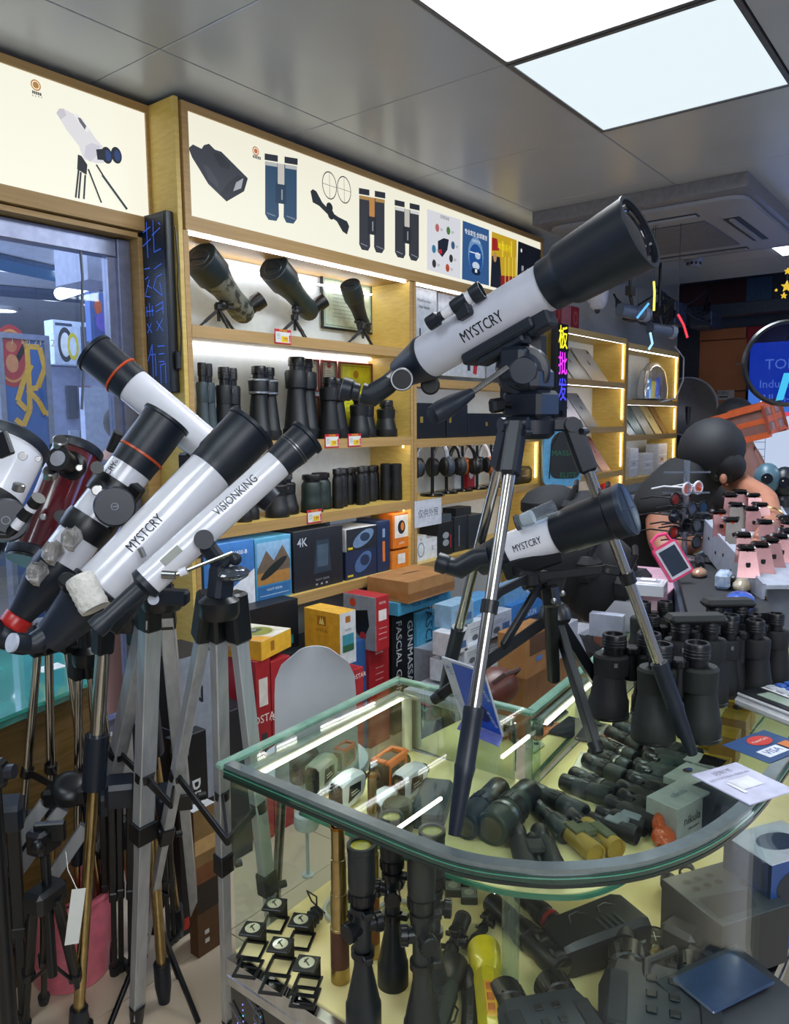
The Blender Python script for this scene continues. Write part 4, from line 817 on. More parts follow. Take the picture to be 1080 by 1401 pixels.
# headphones on stands
def headphones(lab, m, body, cup, band=None, stand=True, s=1.0):
    t = thing('headphones', lab, 'headphones', m @ Matrix.Scale(s, 4)); h0 = .16
    b = P('headband', t, body); n = 14
    for off, r, mt in ((0, .010, body), (0, .006, band or body)): b.use(mt); b.path([(.075*math.cos(PI*k/n), off-(.004 if mt is not body else 0), h0+.085*math.sin(PI*k/n)) for k in range(n+1)], r, 8)
    b.end()
    for s_ in (-1, 1):
        b = P('ear_cup', t, cup, T(s_*.07, 0, h0-.035) @ RY(90*s_)); b.lathe([(0, -.005), (.034, -.005), (.040, .004), (.040, .018), (.032, .026), (0, .028)], 22, sx=1.15); b.lathe([(0, -.02), (.03, -.02), (.036, -.012), (.034, -.004), (0, -.004)], 22, sx=1.15, mt=RUB); b.end()
        b = P('yoke', t, body); b.rod((s_*.075, 0, h0), (s_*.078, 0, h0-.03), .006); b.end()
    if stand:
        b = P('stand', t, GLOSSB); b.lathe([(0, 0), (.055, 0), (.056, .006), (.05, .012), (.008, .016), (.007, h0+.068), (0, h0+.07)], 28); b.end('round black stand')
    return t
for k, (px, bd, cp, bn, s, lab) in enumerate(((588, mat('#8c949c', .3), mat('#2c3644', .5), None, 1.05, 'big dark blue padded headphones with clear band at the left of the headphone shelf'), (611, BLACK, mat('#22262c', .5), mat('#c8ccd2', .4), 1.0, 'black headphones with silver inner band hanging on a stand'), (633, BLACK, BLACK, None, .95, 'plain black headphones on a round stand, middle of the shelf'), (653, mat('#d0d0d4', .4), mat('#c86a2a', .5), None, .95, 'white headphones with orange cup'), (672, mat('#d8d8dc', .4), mat('#30343c', .5), None, .95, 'white banded black headphones near the tripod leg'))):
    p = Y(px, 640, 2.66); headphones(lab, at((p.x, 2.66 if k else 2.64, T3), -25), bd, cp, bn, True, s*1.3)
bx('small black zipped pouch at the right of the headphone shelf', 706, 730, 640, T3, 2.6, .12, '#14171c', bv=.02, cat='pouch', name='pouch', front=(('r', '#8a9098', .35, .45, .65, .5),))
for px0, px1, pt, c, lab in ((640, 650, 628, '#b02c34', 'small red and white box behind the headphones, left one'), (622, 634, 626, '#c8ccd0', 'white box with yellow label behind the headphones')):
    bx(lab, px0, px1, pt, T3, 2.76, .05, c, front=(('d', '#d8dce0', .5, .5, .3, .2),))
# paper notice
a, c = Y(567, 686, 2.543), Y(604, 716, 2.543)
t = thing('paper_notice', 'white paper notice with grey Chinese characters taped to the shelf edge', 'notice', T(a.x, 2.541, c.z)); w, h = c.x-a.x, a.z-c.z
b = P('sheet', t, mat('#cfd0d8', .6)); b.box(0, w, 0, .001, 0, h); b.end()
b = P('lettering', t, mat('#3a3a48', .6), T(0, -.0003, 0) @ Matrix(((1, 0, 0, 0), (0, 0, -1, 0), (0, 1, 0, 0), (0, 0, 0, 1)))); b.text('仅供外贸', w*.5, h*.48, .052, sx=.95); b.end()
# small boxes on the fourth shelf of the second bay
for k, (px0, px1, pt, col, lab, fr_) in enumerate(((568, 584, 735, '#e2e4e6', 'white box with oval printed outline at the left end of the lower shelf', (('d', '#8a9aa8', .5, .45, .3, .3), ('d', '#e2e4e6', .5, .45, .22, .24), ('t', '#b04040', '99', .5, .85, .12))), (584, 600, 737, '#dfe1e4', 'white box with small dark logo, second on the lower shelf', (('t', '#44505c', 'S', .5, .5, .3),)), (600, 620, 716, '#1a1c20', 'black box with two pale earbuds printed on it', (('d', '#9aa0a4', .5, .6, .22, .1), ('d', '#9aa0a4', .5, .38, .22, .1), ('r', '#b03038', .8, .2, .86, .6))), (622, 641, 708, '#252a30', 'charcoal box with vertical white print by the tripod leg', (('r', '#8a9098', .3, .15, .36, .75),)), (642, 662, 706, '#2c3238', 'dark box behind the rear chrome leg', ()))):
    bx(lab, px0, px1, pt, T4, 2.6+.01*(k % 2), .14, col, front=fr_)
for k, (px0, px1, pt, z, lab, c) in enumerate(((604, 618, 705, .0, 'small clear-lidded black box stacked on top of the earbud box', '#3a444e'), (624, 645, 696, .0, 'flat black amplifier box stacked over the charcoal box', '#1c2025'))):
    a = Y(px0, 716 if k == 0 else 708, 2.61); bx(lab, px0, px1, pt, a.z+.001, 2.62, .1, c)
# stack under the shelves --------------------------------------------------
def fc(lab, px0, px1, pt, pb, y, d, col, z=None, rot=0, **k):    # free carton by its front face on plane y
    a = Y(px0, pb, y); c = Y(px1, pb, y); t_ = Y(px0, pt, y); zz = a.z if z is None else z
    return carton(lab, T(a.x, y, zz) @ RZ(rot), c.x-a.x, d, t_.z-zz, col, **k)
def ztop(o): return o.matrix_basis.translation.z + max(v[2] for v in [c for ch in kids(o) for c in ch.bound_box])
g = None
B_FASC = '#4ea2c8'
def cb(lab, pc, pb, pl, pr, pt, y, col, z=None, **k):    # by the nearest vertical edge: its pixel column, left and right ends
    c = Y(pc, pb, y); zz = c.z if z is None else z; w = Y(pr, pb, y).x-c.x; d = X(pl, pb, c.x).y-y
    return carton(lab, T(c.x, y, zz), w, d, Y(pc, pt, y).z-zz, col, **k)
k1 = fc('black box edged in blue with white vertical massage gun lettering', 538, 570, 840, 955, 2.36, .03, '#0f1216', z=.001, side='#15181d', front=(('t', '#c8ccd0', 'FASCIAL GUN', .25, .62, .1, -90), ('t', '#c8ccd0', 'GUNMASSAGE', .72, .58, .1, -90)))
k2 = fc('bright blue upright box with dark vertical FASCIAL GUN lettering, first beside the black one', 571, 592, 838, 955, 2.34, .25, B_FASC, z=.001, front=(('t', '#1c3a50', 'FASCIAL GUN', .75, .62, .14, -90),))
k3 = fc('bright blue upright box with dark vertical FASCIAL GUN lettering, second, by the tripod foot', 593, 612, 842, 955, 2.34, .25, B_FASC, z=.001, front=(('t', '#1c3a50', 'FASCIAL GUN', .6, .62, .14, -90),))
zt = .80
zt = max(ztop(k1), ztop(k2), ztop(k3))+.001
cb('blue FASCIAL GUNMASSAGE box lying flat under the cardboard carton', 545, 850, 530, 617, 826, 2.30, B_FASC, z=zt, front=(('t', '#1c3a50', 'FASCIAL GUNMASSAGE', .5, .5, .35),))
cb('brown cardboard carton sealed with tape, on top of the blue boxes', 559, 831, 503, 622, 797, 2.25, CARD, z=zt+(Y(545, 826, 2.30).z-zt)+.001, front=(('r', '#8a5c2e', 0, .1, 1, .45),), left=(('r', '#a87240', 0, .15, 1, .5),), topp=(('p', '#5a4028', [(.35, .55), (.7, .5), (.68, .56), (.36, .62)]),))
cb('red and grey binoculars box with big orange lens picture', 515, 892, 471, 533, 818, 2.30, '#b0262c', side='#8a8f96', left=(('d', '#c84a2a', .3, .85, .1, .08), ('p', '#16191e', [(.35, .7), (.75, .75), (.8, .45), (.6, .15), (.4, .3)]), ('d', '#b02a20', .6, .25, .1, .08)), front=(('r', '#e8e0d8', .2, .55, .8, .75), ('t', '#f0e8e0', 'BOSTAR', .5, .88, .06, 0, .8), ('r', '#d88a8a', .2, .2, .8, .22), ('r', '#d88a8a', .2, .3, .8, .32), ('r', '#d88a8a', .2, .4, .8, .42)))
fc('blue box standing below the red and grey binoculars box', 470, 505, 884, 955, 2.37, .2, '#2a5a94', z=.001)['label'] = 'blue box standing below the red and grey binoculars box'
fc('red box with white text column beside the black FASCIAL box', 506, 533, 888, 955, 2.35, .2, '#a8242a', z=.001, front=(('t', '#f0e0d8', 'BOSTAR', .5, .93, .03), ('r', '#d08a8a', .3, .6, .7, .61), ('r', '#d08a8a', .3, .66, .7, .67), ('r', '#d08a8a', .3, .72, .7, .73), ('r', '#d08a8a', .3, .78, .7, .79)))
em = (('r', '#a86a1c', .38, .72, .62, .9), ('p', '#f0d878', [(.42, .74), (.47, .88), (.5, .8), (.53, .88), (.58, .74)]), ('t', '#a8641c', 'OPTICAL', .5, .62, .08), ('t', '#a8641c', '- - - -', .5, .52, .08), ('d', '#5a7a3a', .6, .12, .3, .14))
cb('yellow and orange binoculars box with brown emblem, side panel white', 466, 913, 418, 488, 840, 2.20, '#cfd2d4', side='#e0a62c', top='#e4b03c', left=em, front=(('r', '#a8641c', .35, .8, .65, .92), ('t', '#6a6050', 'APERTURES', .5, .66, .05, 0, .7), ('r', '#3a8a9a', .15, .35, .85, .58), ('r', '#2a5a3a', .15, .25, .85, .38)))
fc('black box standing beneath the yellow emblem box', 380, 470, 900, 1000, 2.42, .2, '#1c1d22', z=.001)
fc('tall dark box in the shade under the shelf, with cyan mark', 330, 412, 838, 1000, 2.48, .2, '#15171b', z=.001, front=(('r', '#2a8a8a', .85, .75, .9, .8),))
ft = carton('white and yellow box with green football oval lying in front of the stack', T(*(Y(358, 905, 2.12)+V(0, 0, 0))) @ RZ(14), .21, .19, .075, '#e8b030', top='#e2dcc8', side='#d89a20', topp=(('p', '#e0a024', [(0, 0), (.35, 0), (.15, 1), (0, 1)]), ('d', '#cfc8b0', .55, .5, .36, .36), ('d', '#8a8c2a', .55, .5, .31, .31), ('d', '#3a4a1c', .55, .55, .2, .08)), front=(('r', '#a86a1c', .3, .3, .42, .8),))
zf = ft.matrix_basis.translation.z
for k, (px0, px1, c, lab) in enumerate(((352, 372, '#a02028', 'red binoculars box, left one of the pair under the football box'), (373, 400, '#a8242c', 'red binoculars box, right one of the pair under the football box'))):
    fc(lab, px0, px1, 905, 1000, 2.13+.01*k, .22, c, z=.001, front=(('r', '#d8d0c8', .2, .75, .8, .9), ('t', '#f0e0d8', 'BOSTAR', .5, .68, .06), ('r', '#30343a', .3, .35, .7, .6)))[ 'group'] = 'red boxes behind the chair'
for k, (px0, px1, pt, lab) in enumerate(((482, 498, 918, 'red box corner just right of the white chair back'), )):
    fc(lab, px0, px1, pt, 960, 2.2, .2, '#b0262c', z=.001, front=(('t', '#f0e0d8', 'BOSTAR', .5, .93, .06),))
fc('black BIN lettered box with grey front behind the aluminium legs', 246, 300, 902, 1010, 2.10, .2, '#8a909c', z=.30, side='#16181c', top='#16181c', front=(('t', '#1c2026', 'BIN', .25, .72, .16),))
fc('black lower box under the BIN box', 244, 345, 1000, 1120, 2.12, .25, '#1a1c22', z=.001)
fc('tall black box with white vertical PROFESSIONAL lettering behind the aluminium tripod', 250, 292, 1010, 1260, 1.92, .05, '#101115', z=.001, front=(('t', '#d8dade', 'PROFE', .5, .6, .12, -90), ('r', '#c03020', 0, .03, 1, .09)))
fc('box with sunset picture and the number 5208 on the floor by the counter', 272, 302, 1108, 1305, 1.80, .04, '#5a3a20', z=.001, top='#d0d4d8', front=(('r', '#8a6a40', 0, .6, 1, 1), ('r', '#c8a068', 0, .7, 1, .8), ('r', '#7a4a28', 0, .5, 1, .62), ('r', '#2a2018', 0, .3, 1, .5), ('r', '#d0d0d0', .3, .14, .5, .17), ('r', '#d0d0d0', .3, .08, .5, .11)), topp=(('t', '#22262c', '5208', .5, .3, .3),))
# plastic bag
t = thing('plastic_bag', 'crumpled clear plastic bag on the dark boxes under the shelf', 'bag', T(*Y(325, 893, 2.3))); b = P('film', t, glass('#b8bcc4', .5, .25, .15)); rr = random.Random(3)
for k in range(5): b.ball((.05*k-.1, rr.uniform(-.03, .03), .03+rr.uniform(0, .03)), .05, 10, sc=(1, .8, .7))
b.end()
# white boxes and blue boxes behind the second telescope
g = 'white and blue boxes piled behind the short telescope'
rr = random.Random(5)
pile = [(616, 640, 868, 900, '#c9ccd2'), (612, 636, 905, 935, '#c2c8d0'), (640, 668, 855, 885, '#d0d4d8'), (636, 664, 888, 916, '#c6ccd4'), (634, 660, 918, 950, '#bcc6d0'), (664, 692, 880, 915, '#c8ccd0'), (664, 690, 918, 945, '#c0c6cc'), (668, 700, 845, 876, '#b0b8c8'), (618, 648, 830, 862, '#8ab0cc'), (690, 716, 905, 932, '#c8ccd4')]
words = ('at the left by the front chrome leg, middle height', 'at the left, low down', 'upper, right of the first chrome leg', 'second down behind the chrome leg', 'third down behind the chrome leg', 'under the tripod spreader arm', 'lowest beside the brown bag', 'below the short telescope tail', 'pale blue, topmost at the left', 'right of the spreader, above the counter edge')
for k, ((a_, c_, pt, pb, col), wd_) in enumerate(zip(pile, words)):
    fc('%s box in the pile, %s' % ('blue-white' if k == 8 else 'white gadget', wd_), a_, c_, pt, pb, 1.98+.02*(k % 3), .1, col, front=(('r', '#8a94a0', .1, .7, .6, .74), ('r', '#8a94a0', .1, .6, .75, .63), ('r', '#4a6a9a', .6, .2, .9, .5), ('d', '#5a6068', .35, .3, .14, .14)), group=g)
for k, (a_, c_, pt, pb, lab, col) in enumerate(((700, 745, 830, 868, 'bright blue box on the pile right of the front chrome leg', '#3c7cc0'), (640, 680, 826, 850, 'sky blue box behind the leg collar', '#4a92c8'), (690, 745, 808, 832, 'pale blue lid box, top of the pile', '#6a9cc4'))):
    fc(lab, a_, c_, pt, pb, 2.05+.02*k, .12, col, front=(('t', '#e0e8f0', 'GUN', .6, .5, .3),))
fc('open brown cardboard box with torn flaps, behind the table tripod', 720, 762, 872, 930, 1.75, .16, CARD, front=(('r', '#5a3a20', .1, .5, .9, .95), ('r', '#4a78c0', .3, .3, .5, .42)))
for k, (a_, c_, pt, pb, lab) in enumerate(((760, 790, 862, 905, 'white box with cable, right of the table tripod column'), (790, 815, 868, 900, 'white box by the woman, right end of the pile'))):
    fc(lab, a_, c_, pt, pb, 1.7, .1, '#b4b8c4')
fc('wide dark box under the second telescope', 700, 790, 868, 905, 1.95, .2, '#14161c')
fc('large white carton filling the pile at its back', 610, 735, 895, 980, 2.15, .2, '#9aa2ae', z=.001)
fc('tall brown carton behind the table tripod, under the open one', 716, 800, 925, 1010, 1.80, .2, CARD, z=.001)
fc('stack of pale boxes low behind the counter back glass', 600, 690, 955, 1010, 1.95, .2, '#a8b0b8', z=.001)
t = thing('shoulder_bag', 'dark red-brown round leather bag behind the payment sign', 'bag', T(*K(675, 940, 1.95))); b = P('body', t, mat('#5a2a20', .4, kind='leather')); b.ball((0, 0, 0), .075, 20, sc=(1.1, .8, .65)); b.end(); b = P('strap', t, mat('#3a1a14', .5)); b.path([(-.07, 0, .0), (-.03, -.05, .05), (.04, -.05, .045), (.08, 0, 0)], .006, 6); b.end()
# LED-sign neighbour: hanging blue bag and dark backpacks
a, c = K(743, 583, 5.3), K(795, 665, 5.3)
t = thing('sports_bag', 'sky blue and black sling bag hanging beside the character LED sign', 'bag', T(*((a+c)/2))); o = T(*-((a+c)/2)); cx, cz = (a+c)/2, 0
sd_ = RT.copy(); sd_.z = 0; sd_.normalize(); nn = V(-FW.x, -FW.y, 0).normalized(); w2, h2 = (c-a).dot(sd_)/2, (a.z-c.z)/2
BF = o @ Matrix((sd_, V(0, 0, 1), sd_.cross(V(0, 0, 1)))).transposed().to_4x4(); BF = o @ (T(*((a+c)/2)) @ Matrix((sd_, V(0, 0, 1), nn)).transposed().to_4x4())
def rrect(w, h, r, tl=None): 
    P_ = []
    for (sx, sy, a0, q) in ((1, 1, 0, r), (-1, 1, 90, tl or r), (-1, -1, 180, r), (1, -1, 270, r)):
        for k in range(5): an = math.radians(a0+22.5*k); P_.append((sx*(w-q)+q*math.cos(an), sy*(h-q)+q*math.sin(an)))
    return P_
b = P('shell', t, mat('#5aa0cc', .6, kind='fabric'), BF); b.prism(rrect(w2, h2, .05, .11), -.05, .02); b.end(); b = P('front_pocket', t, mat('#121820', .5, kind='fabric'), BF); b.prism([(x+.018, y+.01) for x, y in rrect(w2-.03, h2-.045, .04, .09)], .0, .028); b.end('black front pocket')
b = P('zip', t, mat('#0a0c10', .4), BF); b.path([(-w2*.7, -h2*.75, .028), (-w2*.6, h2*.3, .03), (-w2*.2, h2*.8, .03)], .004, 5); b.end(); b = P('print', t, mat('#1c6a4a', .4), BF); b.text('MASSAGE', .03, .02, .05, m=T(0, 0, .0285)); b.text('ELITE', .04, -.13, .05, m=T(0, 0, .0285)); b.end('green lettering')
b = P('strap', t, BLACK, o); b.path([(a+c)/2+V(0, 0, h2-.02), (a+c)/2*.4+V(5.06, 2.455, 1.64)*.6+V(0, 0, .03), (5.06, 2.457, 1.66)], .008, 6); b.end()
for k, (px, py, r, sc_, lab) in enumerate(((755, 690, .13, (1.3, .8, .6), 'dark bundle of bags below the sky blue bag'), (800, 690, .12, (1.4, .8, .45), 'black backpack lying behind the short telescope hood'), (770, 765, .16, (1.2, .8, .9), 'black backpack heap behind the second telescope'), (820, 790, .15, (1.0, .8, 1.0), 'dark cloth bag between the chrome leg and the woman'))):
    p = K(px, py, 3.0 if k < 2 else 2.5); t = thing('backpack', lab, 'bag', T(*p)); b = P('body', t, mat('#0e1016', .8, kind='fabric')); b.ball((0, 0, 0), r, 14, sc=sc_); b.box(-r*.7, r*.7, -r*.95, -r*.5, -r*.3, r*.2, .02); b.end(); b = P('strap', t, BLACK); b.path([(-r*.5, -r*.7, 0), (-r*.3, -r*.9, r*.6), (r*.2, -r*.7, r*.7), (r*.5, -r*.5, 0)], .01, 6); b.end()
# tablets on the yellow shelves
def tablet(lab, px0, px1, pt, z, y, col, h2=None, grp=None, y1=2.8):
    a = Y(px0, pt+30, y); c = Y(px1, pt+30, y); w = max(.12, (c.x-a.x)*.92); H = Y(px0, pt, y1-.05).z-z; lean = math.degrees(math.atan2(y1-y-.0, H)); L = H/math.cos(math.radians(lean))
    t = thing('tablet', lab, 'tablet', T(a.x, y, z) @ RX(-lean), grp)
    b = P('case', t, mat(col, .3, .3, h2=h2, scale=2)); b.box(0, w, 0, .008, 0.001, L, .003); b.end()
    b = P('camera', t, BLACK); b.cyl(w*.05, -.002, .0, 14, T(w*.88, 0, L*.9) @ RX(90)); b.cyl(w*.05, 0, .002, 14, T(w*.88, 0, L*.9) @ RX(90)); b.end()
    b = P('emblem', t, mat('#30343a', .3), T(w*.5, -.0006, L*.55) @ RX(90)); b.disc(0, 0, w*.06, w*.07); b.disc(w*.02, w*.09, w*.02, w*.03, rot=40); b.end('small dark fruit-shaped emblem')
    return t
U1, U2, U3 = 1.905, 1.54, 1.17
g = 'tablets leaning in rows on the lit yellow shelves'
for (px0, px1, pt, z, col, h2, lab) in (
    (764, 786, 470, U1, '#9aa4ac', '#b6bec2', 'silver tablet, leftmost of the top row'), (787, 810, 474, U1, '#75828e', '#98a4ac', 'blue-grey tablet, middle of the top row'), (812, 836, 478, U1, '#a4aab2', '#8e98a4', 'light grey tablet, right of the top row'),
    (764, 783, 533, U2, '#9cb49e', '#b6c4ac', 'pale green tablet, left of the second row'), (784, 804, 535, U2, '#c2c6dc', '#aab0c8', 'lavender white tablet, middle of the second row'), (805, 822, 538, U2, '#6c7c92', '#8898ac', 'slate tablet, right of the second row'),
    (790, 808, 598, U3, '#b4bcc8', '#9aa6b8', 'silver tablet, left of the third row'), (809, 824, 600, U3, '#5c7494', '#788ca8', 'blue tablet, middle of the third row')):
    tablet(lab, px0, px1, pt, z, 2.60, col, h2, g)
t = tablet('tablet with a dark red striped wallpaper, right of the third row', 825, 838, 596, U3, 2.60, '#7a2c3c', '#c0a8b0', g)
for (px0, px1, pt, z, col, h2, lab) in ((861, 872, 560, 1.46, '#c4ccd8', '#9ab0c4', 'white laptop, leftmost on the farthest lit shelf'), (872, 884, 552, 1.46, '#4a6a7a', '#6a8a94', 'teal tablet on the farthest lit shelf'), (885, 897, 552, 1.46, '#7a868e', '#9aa6aa', 'grey tablet on the farthest lit shelf'), (898, 908, 552, 1.46, '#b0a878', '#c8c090', 'gold tablet on the farthest lit shelf'), (909, 920, 553, 1.46, '#8a6a48', '#a48458', 'brown tablet at the right of the farthest lit shelf')):
    tablet(lab, px0, px1, pt, z, 2.62, col, h2, g)
p = Y(862, 640, 2.65)
for k, (px, z, w, h, lab) in enumerate(((862, 1.08, .16, .26, 'clear plastic box stack, left on the lower far shelf'), (880, 1.08, .2, .2, 'clear plastic box stack, middle of the lower far shelf'), (900, 1.08, .2, .28, 'tall clear plastic box with red label on the lower far shelf'), (862, .70, .35, .22, 'white boxes stacked at the bottom far shelf, left'), (890, .70, .35, .18, 'white boxes stacked at the bottom far shelf, right'))):
    q = Y(px, 640, 2.62); carton(lab, T(q.x, 2.62, z), w*1.3, .12, h, '#b8bcc4', front=(('r', '#d8dce4', .05, .6, .95, .64), ('r', '#d8dce4', .05, .3, .95, .34), ('r', '#a04040' if k == 2 else '#9098a4', .3, .42, .6, .52)))
t = thing('clear_helmet', 'clear plastic dome bag with coloured gadgets on the upper far shelf', 'display', T(*Y(893, 547, 2.68))); t.location.z = 1.772
b = P('dome', t, glass('#dfe4ee', .5, .12, .1)); b.lathe([(.26, 0), (.27, .12), (.22, .28), (.1, .36), (0, .37)], 24, sy=.45); b.end()
for k, (x, z, c) in enumerate(((-.12, .12, '#2c8ad0'), (.0, .1, '#e0d020'), (.12, .14, '#3a50c0'))): b = P('gadget', t, G(c, .6)); b.bar((x, 0, z-.09), (x+.03, 0, z+.09), .05, .03, None, .005); b.end()
b = P('base', t, mat('#2a3040', .5)); b.box(-.27, .27, -.1, .1, -.001, .02, .004); b.end()
for (px, z, c, lab) in ((846, .80, '#d8c020', 'yellow toy figure on the lowest yellow shelf'), (828, .80, '#b02028', 'red toy figure on the lowest yellow shelf')):
    q = Y(px, 690, 2.62); t = thing('toy_figure', lab, 'toy', T(q.x, 2.62, z)); b = P('body', t, mat(c, .4)); b.lathe([(0, 0), (.07, 0), (.08, .08), (.05, .16), (0, .17)], 14); b.end(); b = P('head', t, mat(c, .4)); b.ball((0, 0, .21), .06, 14); b.end()
    for s_ in (-1, 1): b = P('arm', t, mat(c, .4)); b.rod((s_*.06, 0, .14), (s_*.11, -.02, .09), .016); b.end()
# ================================================================== inside the showcase: on the middle shelf (z = ZM) and the deck (z = ZD)
def zs(px, py, z=ZM, h=0.0): p = Z(px, py, z+h); return V(p.x, p.y, z)
OR_ = mat('#d0601c', .4)
def rf(lab, a, c, s=1.0, **k):      # a: lens end, c: eyepiece end (pixels on the shelf)
    p, q = zs(*a), zs(*c); d = q-p; rangefinder(lab, Matrix.Translation(p) @ RZ(math.degrees(math.atan2(d.y, d.x))), s, **k)
def ang(a, c, z=ZM): p, q = zs(*a, z), zs(*c, z); d = q-p; return p, math.degrees(math.atan2(d.y, d.x)), d.length
GR = mat('#9aa29e', .35, coat=.4)
rf('white laser rangefinder with black wedge label, front left on the shelf', (460, 1112), (506, 1076), .95)
rf('orange and black laser rangefinder at the centre of the left end', (516, 1094), (560, 1060), 1.1, shell=mat('#16181b', .45), accent=OR_, group=None)
rf('white laser rangefinder with grey side label, right of the orange one', (546, 1098), (592, 1066), .92)
rf('white laser rangefinder turned with a round lens, behind the brass telescope', (512, 1134), (545, 1098), .85)
rf('pale grey-green rangefinder by the left back glass', (428, 1088), (462, 1056), .95, shell=GR)
rf('dark rangefinder in the corner behind the pale grey one', (406, 1076), (440, 1040), .9, shell=mat('#22282c', .4))
rf('small silver rangefinder with red stripe against the back glass', (462, 1056), (488, 1036), .7, shell=mat('#7a8288', .3, .5), accent=mat('#a02c24', .4))
t = thing('goggle_case', 'olive brown cylinder night vision case beside the white rangefinders', 'case', T(*zs(545, 1135))); b = P('body', t, mat('#3a3a1e', .45)); b.lathe([(0, 0), (.030, 0), (.031, .004), (.031, .055), (.026, .06), (0, .06)], 24); b.end(); b = P('strap', t, BLACK); b.lathe([(.0312, .02), (.033, .021), (.033, .03), (.0312, .031)], 24); b.end()
t = thing('device_case', 'flat dark grey device case lying behind the tripod foot', 'case', T(*zs(590, 1128)) @ RZ(25)); b = P('body', t, mat('#3a4346', .4)); b.box(-.03, .12, -.03, .04, 0, .045, .008); b.end(); b = P('lid_line', t, BLACK); b.box(-.031, .121, -.031, .041, .026, .028); b.end()
# monoculars and scopes in rows
def mono(lab, a, c, r, **k):
    p, an, L = ang(a, c); monoc('monocular', lab, Matrix.Translation(p) @ RZ(an), L*1.05, r*1.15, **k)
g = 'monoculars laid in a row on the middle shelf'
DG = mat('#242c2c', .5, kind='rubber')
mono('fat ribbed monocular with a tiny colour sticker, next to the front tripod foot', (636, 1150), (682, 1098), .026, body=mat('#272d2c', .5, kind='rubber'))
mono('thick dark green monocular with thin silver ring, second from the tripod foot', (672, 1158), (722, 1106), .030, body=mat('#20302a', .45), ring=STEEL)
for (a, c, r, ri, lab) in (
    (((800, 1128), (728, 1092), .0185, None, 'plain grey monocular lying nearest the yellow binoculars, upper one')),
    (((775, 1156), (730, 1110), .016, None, 'short black monocular pointing down beside the yellow binoculars')),
    (((835, 1104), (772, 1082), .0185, None, 'black monocular, third up the row from the front')),
    (((842, 1100), (786, 1072), .0185, STEEL, 'black monocular with bright ring, fourth up the row')),
    (((855, 1078), (804, 1052), .0185, None, 'ribbed black monocular, fifth up the row')),
    (((862, 1064), (812, 1040), .0175, STEEL, 'black monocular with silver band, sixth up the row')),
    (((870, 1050), (822, 1026), .017, STEEL, 'black monocular with clip, seventh up the row')),
    (((880, 1036), (835, 1012), .017, None, 'black monocular with straps, eighth up the row')),
    (((888, 1022), (845, 1002), .0165, None, 'slim black monocular, ninth up the row')),
    (((896, 1010), (856, 992), .016, None, 'slim black monocular, farthest up the row'))):
    mono(lab, a, c, r, body=DG, ring=ri, group=g, clip='clip' in lab)
def lb(lab, a, c, w, **k):
    p, an, L = ang(a, c); lying_bino(lab, Matrix.Translation(p) @ RZ(an), L, w, **k)
g = 'compact binoculars laid in a column on the middle shelf'
for (a, c, w, bm, ac, lab) in (
    ((878, 1150), (812, 1126), .075, RUB, mat('#80868c', .4), 'black compact binoculars with grey armour plates, nearest the orange bag'),
    ((908, 1138), (840, 1106), .09, RUB, None, 'black compact binoculars, second up the right column'),
    ((916, 1112), (856, 1086), .095, RUB, None, 'black compact binoculars, third up the right column'),
    ((928, 1092), (866, 1072), .095, DG, None, 'dark ribbed binoculars, fourth up the right column'),
    ((940, 1076), (876, 1056), .10, mat('#16332c', .45), None, 'green-tinted binoculars with finger ribs, fifth up the right column'),
    ((950, 1056), (890, 1036), .10, mat('#1c2a2c', .5), None, 'blue-black binoculars, sixth up the right column')):
    lb(lab, a, c, w, body=bm, accent=ac, group=g)
lb('small black folding binoculars hanging over the shelf edge with two round lenses', (742, 1210), (722, 1150), .09, body=RUB)
lb('yellow and olive compact binoculars bound with black cord', (830, 1180), (770, 1130), .085, body=mat('#a8862c', .4), accent=mat('#545434', .6))
lb('khaki folding binoculars near the black giant binoculars, upper one', (905, 985), (868, 978), .08, body=mat('#6c6a48', .55))
lb('khaki folding binoculars near the black giant binoculars, lower one', (895, 1003), (858, 992), .08, body=mat('#5c5c3e', .55))
for (px, py, rz, c, lab) in ((806, 1050, 12, '#d8d4c4', 'white phone with three camera lenses lying on the shelf cloth'), (838, 1022, 12, '#c8703c', 'orange phone lying behind the white phone'), (812, 1004, 10, '#1c222c', 'dark phone under the table tripod leg'), (858, 1005, 10, '#20242c', 'black phone with triple lens behind the orange one')):
    t = thing('phone', lab, 'phone', Matrix.Translation(zs(px, py)) @ RZ(rz)); b = P('body', t, mat(c, .25, coat=.5)); b.box(-.065, .065, -.033, .033, .0005, .009, .003); b.end()
    b = P('camera', t, BLACK)
    for q in ((.045, .018), (.03, .006), (.045, -.006)): b.cyl(.0065, .009, .011, 14, T(*q, 0))
    b.end()
# boxes at the right end of the shelf
g = 'small yellow boxes in a row under the glass'
for k, (px, py, h) in enumerate(((993, 1082, .05), (1006, 1052, .075), (1020, 1026, .075), (1028, 1000, .07))):
    p = zs(px, py); carton('small %s box %s' % ('yellow', ('nearest in the short row under the glass, brown front', 'second in the short row under the glass', 'third in the short row under the glass', 'farthest in the short row under the glass')[k]), Matrix.Translation(p) @ RZ(5), .07, .06, h, '#a87c2c' if k else '#9a7040', top='#e6b428', group=g)
for (px, py, c, lab) in ((985, 1030, '#b89a20', 'tiny flat yellow pack left of the yellow box row'), (976, 1048, '#8a7428', 'tiny flat olive pack left of the yellow box row')):
    carton(lab, Matrix.Translation(zs(px, py)) @ RZ(10), .05, .05, .008, c)
carton('white binocular box with black lowercase lettering under the counter glass', Matrix.Translation(zs(926, 1158)) @ RZ(-14), .115, .07, .075, '#aeb0aa', top='#c4c6c0', front=(('t', '#20242a', 'nikula', .45, .55, .34), ('t', '#4a5058', 'binoculars', .5, .3, .12)), topp=(('t', '#8a9098', 'nikula', .5, .5, .3),))
